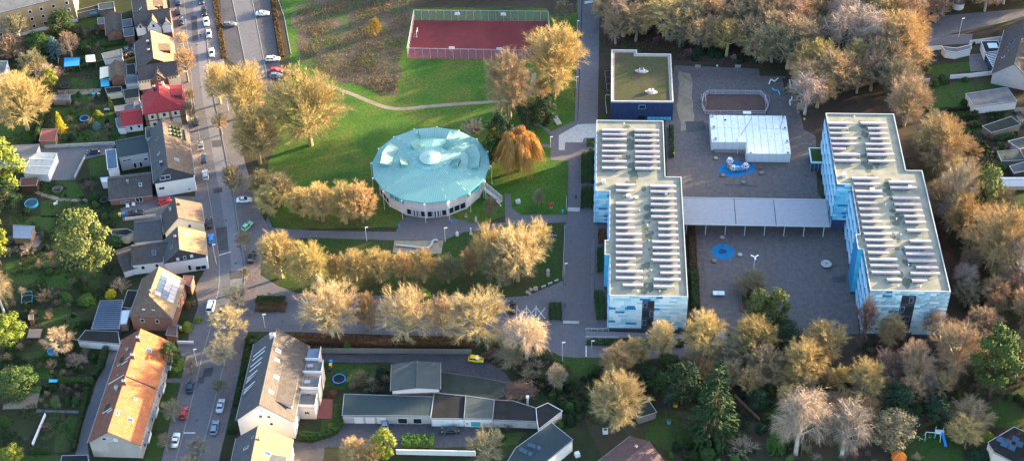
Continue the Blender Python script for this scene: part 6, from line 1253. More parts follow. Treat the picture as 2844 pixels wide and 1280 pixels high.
fence_boards('garden_wall','pale wall along the asphalt yard','A1',[(330,1085),(845,1060)],1.2,'concrete',3,'wall','concrete',.2); fence_boards('wooden_fence','dark fence below the tall spruce','D3',[(1055,690),(1240,870)],1.2,'wood',2.0); fence_boards('wooden_fence','dark hedge fence left of the plots','A1',[(355,760),(260,1045)],1.4,'wood_grey',2.0); fence_boards('wooden_fence','grey fence between two terrace plots','A1',[(425,300),(430,480)],1.3,'wood_grey',2.2)
fence_boards('garden_wall','stone edging of the yard bed','A2',[(545,200),(625,40)],.7,'concrete',3,'wall','concrete',.25); fence_boards('garden_wall','cream wall of the drive beside the black car','A2',[(920,505),(1145,480)],1.0,'rose_wall',3,'wall','rose_wall',.2)
for i,(t,x,y,c_,lab) in enumerate((('B3',948,445,'blue_plastic','blue wheelie bin beside the trampoline'),('B3',945,470,'yellow_plastic','yellow wheelie bin beside the trampoline'),('B3',940,500,'metal_dark','dark wheelie bin beside the trampoline'),('A2',880,475,'yellow_plastic','yellow bin on the drive of the cream house'),('A2',908,472,'blue_plastic','blue bin on the drive of the cream house'),('A3',1310,190,'blue_plastic','blue bin at the corner house bushes'),('A3',1325,200,'yellow_plastic','yellow bin at the corner house bushes'),('A1',688,705,'teal_metal','teal bin below the low dark garage'),('A1',725,705,'metal_grey','grey bin below the low dark garage'))):
    r = thing('wheelie_bin',lab,'bin',G(t,x,y),rnd.uniform(-.3,.3),'wheelie bins'); MB().box((0,0,.5),(.6,.7,1.0),0,1.15).build('body',c_,r); MB().box((0,0,1.05),(.74,.86,.09)).build('lid',c_,r)
    for s in (-.3,.3): MB().tube((s - .04,.32,.1),(s + .04,.32,.1),.1,n=8).build('wheel','rubber',r)
# swing, tent, slide in the right garden
r = thing('swing_set','pale blue swing set with slide on the right lawn','swing',G('E3',905,990),R(-8)); m = MB()
for x in (0,3.6):
    for s in (-.9,.9): m.tube((x,s,0),(x,0,2.3),.06)
m.tube((0,0,2.3),(3.6,0,2.3),.07); m.build('frame_tube','panel_soft',r); MB().bar((4.0,.6,1.9),(4.9,-2.2,.1),.6,.12).build('slide','blue_plastic',r)
for x in (1.2,2.3): m = MB(); m.tube((x - .2,0,2.3),(x - .2,0,.5),.02); m.tube((x + .2,0,2.3),(x + .2,0,.5),.02); m.b3(x - .25,x + .25,-.12,.12,.45,.5); m.build('swing_seat','teal_metal',r)
m = MB()
for x,y in ((-3.2,.2),(-1.9,-.3),(-1.3,-.9)): m.tube((x,y,0),(x,y,.9),.05); m.tube((x,y,.9),(x + .7,y - .3,.9),.05)
m.build('climbing_bar','panel_soft',r); MB().b3(2.4,4.4,.3,1.6,1.6,1.7).build('platform','panel_pale',r)
for x in (2.5,4.3):
    for y in (.4,1.5): MB().tube((x,y,0),(x,y,2.8),.06).build('tower_post','panel_soft',r)
m = MB(); n = 10
pr_ = [(1.75,0),(1.85,.6),(1.5,1.4),(.8,1.95),(.1,2.15)]; m.lathe((0,0,0),pr_,n); r = thing('play_tent','orange dome tent on the right lawn','tent',G('E3',715,1140)); m.build('canopy','orange_cloth',r); m = MB()
for k in range(5):
    a = k * 2 * math.pi / 5
    for (ra,za_),(rb,zb_) in zip(pr_,pr_[1:]): m.tube(((ra + .02) * math.cos(a),(ra + .02) * math.sin(a),za_),((rb + .02) * math.cos(a),(rb + .02) * math.sin(a),zb_),.05,n=4)
m.build('tent_pole','yellow_plastic',r)
def small(name,label,cat,t,x,y,parts,rz=0.0):
    r = thing(name,label,cat,G(t,x,y),rz)
    for nm,c,d,m_ in parts: MB().box(c,d,0,.92).build(nm,m_,r)
small('garden_figure','white animal figure standing on the lawn','figure','A2',408,392,[('body',(0,0,.55),(1.1,.45,.55),'white_paint'),('head',(.6,0,1.0),(.4,.3,.4),'white_paint')] + [('leg',(sx,sy,.14),(.16,.12,.28),'white_paint') for sx in (-.4,.4) for sy in (-.14,.14)],.6)
small('beehive','white box standing on the dark garden bed','box','D3',108,950,[('box',(0,0,.6),(1.3,1.1,1.2),'white_paint'),('lid',(0,0,1.26),(.9,.7,.1),'metal_dark')]); small('barrel','green barrel on the round lawn','barrel','D3',573,880,[('body',(0,0,.45),(.9,.9,.9),'teal_metal'),('lid',(0,0,.93),(.7,.7,.05),'metal_dark')])
small('water_tank','white cube tank beside the dark flat roofed house','tank','C3',1325,1120,[('tank',(0,0,.65),(1.2,1.1,1.1),'white_paint'),('pallet',(0,0,.05),(1.3,1.2,.1),'wood')],.4); small('garden_table','pale table on the sunny terrace plot','table','A1',785,812,[('top',(0,0,.72),(1.8,.9,.08),'concrete')] + [('leg',(sx,sy,.34),(.1,.1,.68),'wood_grey') for sx in (-.7,.7) for sy in (-.35,.35)])
small('grill','round red brown garden seat on the patio','seat','A3',255,235,[('seat',(0,0,.5),(3.6,3.4,.2),'brick_red'),('base',(0,0,.2),(2.4,2.4,.4),'brick_dark')]); small('air_unit','white box on the brown felt roof','vent','C3',963,748,[('box',(0,0,3.0),(.8,.7,.6),'white_paint'),('shaft',(0,0,1.35),(.6,.5,2.7),'white_paint')])
for i,(x,y) in enumerate(((935,412),(978,400))): small('garden_chair',('left','right')[i] + ' white garden seat in front of the brick outbuilding','chair','A2',x,y,[('seat',(0,0,.45),(1.0,.7,.1),'white_paint'),('backrest',(0,.32,.8),(1.0,.08,.6),'white_paint')] + [('leg',(sx,sy,.2),(.08,.08,.4),'white_paint') for sx in (-.42,.42) for sy in (-.28,.28)])
# ------------------------------------------------------------------ vegetation
def veg(name,c1,c2,rough=.85,rand=.26,hue=.018):
    return mat(name,c1,rough,0,.9,col2=c2,rand=rand,hue=hue,spec=.15)
veg('twig_gold',(.47,.345,.135),(.35,.255,.105)); veg('twig_brown',(.36,.255,.165),(.255,.18,.12)); veg('twig_rose',(.42,.30,.23),(.30,.215,.17)); veg('twig_willow',(.62,.38,.095),(.46,.275,.075))
veg('twig_orange',(.48,.325,.15),(.36,.245,.12)); veg('twig_dull',(.25,.215,.12),(.17,.145,.09)); veg('twig_pale',(.50,.37,.20),(.38,.28,.155)); veg('twig_plum',(.20,.12,.11),(.14,.088,.08)); veg('twig_grey',(.28,.225,.18),(.19,.155,.125))
veg('bark_gold',(.40,.32,.16),(.28,.22,.12)); veg('bark_grey',(.32,.28,.22),(.21,.18,.15)); veg('bark_birch',(.58,.54,.50),(.32,.29,.27)); veg('bark_brown',(.15,.105,.075),(.09,.065,.05))
veg('leaf_spruce',(.040,.080,.028),(.022,.046,.020)); veg('leaf_dark',(.024,.048,.022),(.014,.030,.016)); veg('leaf_mid',(.050,.090,.022),(.030,.058,.018)); veg('leaf_yellow',(.20,.22,.028),(.11,.14,.024)); veg('leaf_bright',(.075,.150,.025),(.045,.10,.020)); veg('leaf_pine',(.115,.140,.040),(.060,.085,.030)); veg('leaf_blue',(.11,.17,.18),(.07,.12,.13)); veg('leaf_gold',(.52,.36,.02),(.34,.24,.02)); veg('leaf_hedge',(.036,.064,.018),(.026,.042,.015)); veg('leaf_rust',(.15,.075,.035),(.09,.048,.025))

def ribbon(mb,p,d,L_,w):
    """twig: one thin tapering blade"""
    s = d.cross(Vector((rnd.uniform(-1,1),rnd.uniform(-1,1),rnd.uniform(-1,1))))
    if s.length < 1e-4: return
    s = s.normalized() * w / 2; mb.add([p - s,p + s,p + d * L_],[(0,1,2)])
def rvec(): return Vector((rnd.gauss(0,1),rnd.gauss(0,1),rnd.gauss(0,1))).normalized()
def limb(mb,pts,r0,r1,n=5):
    k = len(pts) - 1
    for i in range(k): mb.tube(pts[i],pts[i + 1],r0 + (r1 - r0) * i / k,r0 + (r1 - r0) * (i + 1) / k,n,cap=False)
def bez(a,b,c,k=4): return [(a * (1 - t) ** 2 + b * 2 * t * (1 - t) + c * t * t) for t in [i / k for i in range(k + 1)]]
HT = 12.0                                                           # nominal height of every prototype
def bare_tree(seed,rad=4.4,clear=.14,nl=15,nb=9,nt=22,tl=1.05,droop=0.0,round_=1.0,tw=.029,lw=1.0):
    """bare deciduous tree: tapered trunk, limbs curving up into the crown, branches, then twigs filling an uneven outline"""
    rnd.seed(seed); tr,cr = MB(),MB(); zc = HT * (clear + (1 - clear) * .50); zr = HT * (1 - clear) * .50
    top = Vector((rnd.uniform(-.4,.4),rnd.uniform(-.4,.4),HT * .80)); limb(tr,bez(Vector((0,0,-.2)),Vector((rnd.uniform(-.3,.3),rnd.uniform(-.3,.3),HT * .45)),top,6),.30,.05,7)
    lob = [(rvec(),rnd.uniform(.0,.22)) for _ in range(7)]
    def reach(d): return .80 + sum(a * max(0,d.dot(v)) ** 6 for v,a in lob) + rnd.uniform(-.05,.04)
    for i in range(nl):
        t = (i + .5) / nl; a = i * 2.4 + rnd.uniform(-.4,.4); el = -0.55 + 1.95 * t ** .9
        d = Vector((math.cos(a) * math.cos(el),math.sin(a) * math.cos(el),math.sin(el))); k = reach(d) * rnd.uniform(.62,.84)
        tip = Vector((d.x * rad * k,d.y * rad * k,zc + d.z * zr * k)); z0 = HT * clear * (.85 + .5 * t) + (tip.z - HT * clear) * .28; base = Vector((top.x * z0 / HT,top.y * z0 / HT,z0))
        mid = base.lerp(tip,.55) + Vector((d.x * .35,d.y * .35,-.25 if droop == 0 else .5)); P_ = bez(base,mid,tip,4); limb(tr,P_,.15 * lw,.05 * lw,4)
        for j in range(nb):
            s = P_[min(4,1 + int(rnd.uniform(.2,3.9)))].lerp(P_[min(4,2 + int(rnd.uniform(0,2.9)))],rnd.random())
            d2 = ((s - Vector((0,0,zc * .75))).normalized() * .8 + rvec() * .75 + Vector((0,0,.35 - droop * .5))).normalized(); L2 = rnd.uniform(.9,2.0) * rad / 4.4
            e = s + d2 * L2; dd = (e - Vector((0,0,zc))); q = math.sqrt((dd.x / rad) ** 2 + (dd.y / rad) ** 2 + (dd.z / zr) ** 2)
            if q > 1.05: e = s + d2 * L2 * .5
            tr.tube(s,e,.05 * lw,.018 * lw,3,cap=False)
            for k2 in range(nt):
                u = rnd.random() ** .6; p = s.lerp(e,u); o = (p - Vector((0,0,zc * .8))).normalized()
                d3 = (o * .7 + d2 * .4 + rvec() * .9 + Vector((0,0,.30 - droop * 1.6))).normalized(); l3 = tl * rnd.uniform(.5,1.25)
                ribbon(cr,p,d3,l3,tw)
                if droop: ribbon(cr,p + d3 * l3 * .9,(d3 + Vector((0,0,-1.2 * droop))).normalized(),l3 * rnd.uniform(.6,1.4),tw)
                elif k2 % 2: ribbon(cr,p + d3 * l3 * .45,(d3 + rvec() * .8).normalized(),l3 * .7,tw * .8)
    zm = max(v[2] for v in cr.v); rr = sorted(math.hypot(v[0],v[1]) for v in cr.v)[int(len(cr.v) * .975)]
    for q in (tr,cr): q.v = [(x,y,z * HT / zm) for x,y,z in q.v]
    return tr.mesh('trunk','bark_gold'),cr.mesh('crown','twig_gold'),rr
def weeping(seed,rad=4.2):
    """willow: arching limbs and long strands hanging from a dome"""
    rnd.seed(seed); tr,cr = MB(),MB(); limb(tr,[Vector((0,0,-.2)),Vector((.1,0,3)),Vector((.1,.1,6.5))],.38,.2,7)
    for i in range(26):
        a = i * 2.4; r_ = rad * rnd.uniform(.35,.95); top = Vector((math.cos(a) * r_ * .6,math.sin(a) * r_ * .6,HT * (.97 - .12 * r_ / rad))); e = Vector((math.cos(a) * r_,math.sin(a) * r_,HT * (.9 - .46 * (r_ / rad) ** 2)))
        P_ = bez(Vector((.1,0,rnd.uniform(3.5,6.5))),top,e,5); limb(tr,P_,.11,.03,4)
        for k in range(230):
            j = rnd.uniform(1.6,4.99); p = P_[int(j)].lerp(P_[int(j) + 1],j % 1) + rvec() * .45; d = Vector((p.x * .06 + rnd.gauss(0,.07),p.y * .06 + rnd.gauss(0,.07),-1)).normalized(); L_ = min(p.z - .5,rnd.uniform(3.5,9.5)); ribbon(cr,p,d,L_,.055)
            if k % 3 == 0: ribbon(cr,p,(rvec() + Vector((0,0,.7))).normalized(),.6,.03)
    return tr.mesh('trunk','bark_gold'),cr.mesh('crown','twig_willow'),rad
def shrub(seed,rad=2.6,n=46,nt=22,H=5.0,tw=.05):
    rnd.seed(seed); tr,cr = MB(),MB()
    for i in range(n):
        a = rnd.uniform(0,6.28); r_ = rad * rnd.uniform(.15,.95); tip = Vector((r_ * math.cos(a),r_ * math.sin(a),H * (rnd.uniform(.55,1.0) * (1 - .35 * (r_ / rad) ** 2)))); b = Vector((tip.x * .22,tip.y * .22,-.1))
        P_ = bez(b,Vector((tip.x * .45,tip.y * .45,tip.z * .65)),tip,3); limb(tr,P_,.05,.018,3)
        for k in range(nt):
            p = P_[rnd.choice((1,2,2,3,3))].lerp(P_[rnd.choice((2,3))],rnd.random()); d = (Vector((tip.x,tip.y,tip.z * .5)).normalized() * .6 + rvec() * .8 + Vector((0,0,.4))).normalized(); ribbon(cr,p,d,rnd.uniform(.4,1.1),tw)
    return tr.mesh('stem','bark_brown'),cr.mesh('crown','twig_brown'),rad,H
def leaf(mb,p,nrm,s):
    a = nrm.orthogonal().normalized(); b = nrm.cross(a); t = rnd.uniform(0,6.28); u = a * math.cos(t) + b * math.sin(t); v = nrm.cross(u)
    mb.add([p - u * s - v * s * .5,p + u * s - v * s * .4,p + v * s],[(0,1,2)])
def spruce(seed,rad=3.2,tiers=26,per=13):
    """conifer: whorls of drooping boughs carrying needle sprays"""
    rnd.seed(seed); tr,cr = MB(),MB(); limb(tr,[Vector((0,0,-.2)),Vector((0,0,HT * .6)),Vector((0,0,HT * .98))],.28,.02,6)
    for i in range(tiers):
        t = i / (tiers - 1); z = HT * (.06 + .93 * t); R_ = rad * ((1 - t) ** .75 * .97 + .05)
        for j in range(max(4,int(per * (1 - t * .6)))):
            a = rnd.uniform(0,6.28); r_ = R_ * rnd.uniform(.72,1.12); b = Vector((0,0,z)); e = Vector((r_ * math.cos(a),r_ * math.sin(a),z - r_ * rnd.uniform(.18,.45) + .35)); tr.tube(b,e,.03,.01,3,cap=False)
            for k in range(int(8 + 14 * r_ / rad)):
                u = rnd.random() ** .5; p = b.lerp(e,u) + rvec() * .16; d = (e - b).normalized() + Vector((0,0,-.55)) + rvec() * .75; d.normalize(); s = rnd.uniform(.22,.5)
                sd = d.cross(rvec()).normalized() * s * .34; cr.add([p - sd,p + sd,p + d * s * 1.25],[(0,1,2)])
    return tr.mesh('trunk','bark_brown'),cr.mesh('crown','leaf_spruce'),rad
def clumpy(seed,rad=4.0,n=26,clear=.12,leaves=190,cs=1.25,lsz=.20):
    """evergreen with leaf clumps of different size and gaps between them"""
    rnd.seed(seed); tr,cr = MB(),MB(); limb(tr,bez(Vector((0,0,-.2)),Vector((.2,.1,HT * .4)),Vector((0,0,HT * .85)),5),.28,.05,6); zc = HT * (clear + (1 - clear) * .5); zr = HT * (1 - clear) * .5
    for i in range(n):
        t = (i + .5) / n; el = -1.2 + 2.7 * t; a = i * 2.4 + rnd.uniform(-.3,.3); k = rnd.uniform(.55,.88); c = Vector((math.cos(a) * math.cos(el) * rad * k,math.sin(a) * math.cos(el) * rad * k,zc + math.sin(el) * zr * k)); s = cs * rnd.uniform(.65,1.3)
        tr.tube(Vector((0,0,max(.4,c.z * .6))),c,.06,.02,3,cap=False)
        for j in range(leaves):
            d = rvec(); d.z = abs(d.z) * 1.0 if rnd.random() < .7 else d.z; p = c + Vector((d.x * s * 1.15,d.y * s * 1.15,d.z * s * .8)) * rnd.uniform(.55,1.05) ; leaf(cr,p,(d + rvec() * .55).normalized(),lsz * rnd.uniform(.6,1.2))
    return tr.mesh('trunk','bark_brown'),cr.mesh('crown','leaf_mid'),rad
def bush(seed,n=1500,lsz=.15,lob=7):
    """leafy shrub of unit radius, unit height"""
    rnd.seed(seed); cr = MB(); L_ = [(rvec(),rnd.uniform(.1,.4)) for _ in range(lob)]
    for k in range(n):
        d = rvec(); d.z = abs(d.z); rr = (.70 + sum(a * max(0,d.dot(v)) ** 8 for v,a in L_)) * rnd.uniform(.72,1.05); p = Vector((d.x * rr,d.y * rr,d.z * rr)); leaf(cr,p,(d + rvec() * .7).normalized(),lsz * rnd.uniform(.6,1.2))
    cr.lathe((0,0,-.02),[(.55,0),(.66,.25),(.5,.55),(.12,.68)],9)
    return cr.mesh('foliage','leaf_hedge')
PT = {
    'gold': [bare_tree(s,rad=4.6,nl=30,nb=15,nt=34,tl=.8,lw=1.05) for s in (1,2,3,4)],'upright': [bare_tree(s,rad=3.2,nl=26,nb=14,nt=32,clear=.06,tl=.7,lw=.9) for s in (11,12,13)],
    'wood': [bare_tree(s,rad=3.4,nl=21,nb=13,nt=30,clear=.2,tl=.75,lw=.9) for s in (21,22,23,24)],'birch': [bare_tree(s,rad=3.6,nl=18,nb=13,nt=26,droop=.8,tl=.8,clear=.24) for s in (31,32)],
    'willow': [weeping(41)],'street': [bare_tree(s,rad=3.6,nl=18,nb=13,nt=42,clear=.24,tl=.65) for s in (51,52)],
    'open': [bare_tree(s,rad=5.0,nl=24,nb=13,nt=26,tl=.9,clear=.14,tw=.030,lw=1.2) for s in (6,7,8)],
    'spruce': [spruce(s) for s in (61,62)],'pine': [clumpy(s,rad=3.9) for s in (71,72)],'yew': [clumpy(s,rad=4.4,clear=.0,n=28,leaves=170,cs=1.5) for s in (81,82)]}
SH = [shrub(s) for s in (91,92,93)]; BU = [bush(s) for s in (95,96,97)]
COLR = {'open': ('bark_gold','twig_pale'),'gold': ('bark_gold','twig_gold'),'upright': ('bark_gold','twig_gold'),'wood': ('bark_grey','twig_brown'),'birch': ('bark_birch','twig_rose'),'willow': ('bark_gold','twig_willow'),'street': ('bark_grey','twig_pale'),'spruce': ('bark_brown','leaf_spruce'),'pine': ('bark_brown','leaf_pine'),'yew': ('bark_brown','leaf_dark')}
rnd.seed(5); VC = {}
def recol(me,m_):
    """mesh shared by all trees of a prototype; the colour is set on the object"""
    return (me,MATS[m_])
def vlink(name,mm,r):
    o = link(name,mm[0],r); o.material_slots[0].link = 'OBJECT'; o.material_slots[0].material = mm[1]; return o
def tree_at(p,h,w,kind,label,group=None,twig=None,bark=None,name=None,cat='tree',var=None):
    v = var if var is not None else rnd.randrange(len(PT[kind])); t_,c_,rad = PT[kind][v % len(PT[kind])]; b0,c0 = COLR[kind]
    r = thing(name or {'spruce': 'spruce_tree','pine': 'pine_tree','yew': 'evergreen_tree','birch': 'birch_tree','willow': 'willow_tree','street': 'street_tree'}.get(kind,'bare_tree'),label,cat,p,rnd.uniform(0,6.28),group)
    s = w / 2 / rad; r.scale = (s,s,h / HT); vlink('trunk',recol(t_,bark or b0),r); vlink('crown',recol(c_,twig or c0),r); return r
def px_scale(t,x,y): X,Y = src(t,x,y); p = S(X,Y); return FOCAL / (p - EYE).dot(FWD)
def T(t,x,yb,yt,w,kind,label,twig=None,bark=None,group=None,var=None):
    s = px_scale(t,x,yb); h = (yb - yt) * TS / (s * .74); W = w * TS / s * 1.2
    h = max(1.5,h - W * .07); p = G(t,x,yb)
    return tree_at(p,h,W,kind,label,group,twig,bark,var=var)
def B(t,x,yb,w,h,m_,label,kind=None,group=None,name='bush'):
    """leafy bush: centre of its foot, width in picture units, height in metres"""
    s = px_scale(t,x,yb); W = w * TS / s; r = thing(name,label,'bush',G(t,x,yb),rnd.uniform(0,6.28),group); r.scale = (W / 2,W / 2,h); vlink('foliage',recol(BU[rnd.randrange(3)],m_),r); return r
def SB(t,x,yb,w,h,label,twig='twig_brown',group=None):
    s = px_scale(t,x,yb); W = w * TS / s; a,c,rad,H0 = SH[rnd.randrange(3)]; r = thing('bare_shrub',label,'shrub',G(t,x,yb),rnd.uniform(0,6.28),group); r.scale = (W / 2 / rad,W / 2 / rad,h / H0); vlink('stem',recol(a,'bark_brown'),r); vlink('crown',recol(c,twig),r); return r
def hedge(t,pts,w,h,m_,label,dens=70,cat='hedge'):
    P_ = [G(t,*p) for p in pts]; o = P_[0]; r = thing('hedge',label,cat,o); m = MB(); rnd_ = rnd
    for a,b in zip(P_,P_[1:]):
        d = b - a; L_ = d.length; u = d.normalized(); s = Vector((-u.y,u.x,0)); a = a - o; b = b - o
        for k in range(int(L_ * (w + 2 * h) * dens)):
            q = rnd_.random() * (w + 2 * h); al = rnd_.random() * L_; bump_ = (.16 + .05 * w) * mnoise.noise(Vector((al * .9,q * .9,1))) - rnd_.random() * .16
            if q < h: p,nn = s * (w / 2 + bump_) + Vector((0,0,q)),s
            elif q < h + w: p,nn = s * (h + w / 2 - q) + Vector((0,0,h + bump_ * 1.5)),Vector((0,0,1))
            else: p,nn = -s * (w / 2 + bump_) + Vector((0,0,q - h - w)),-s
            p.x *= 1 - .45 * rnd_.random() ** 2; p.y *= 1 - .45 * rnd_.random() ** 2; p.z *= 1 - .4 * rnd_.random() ** 2
            leaf(m,a + u * al + p,(nn + rvec() * .7).normalized(),rnd_.uniform(.08,.18))
    m.build('foliage',m_,r)
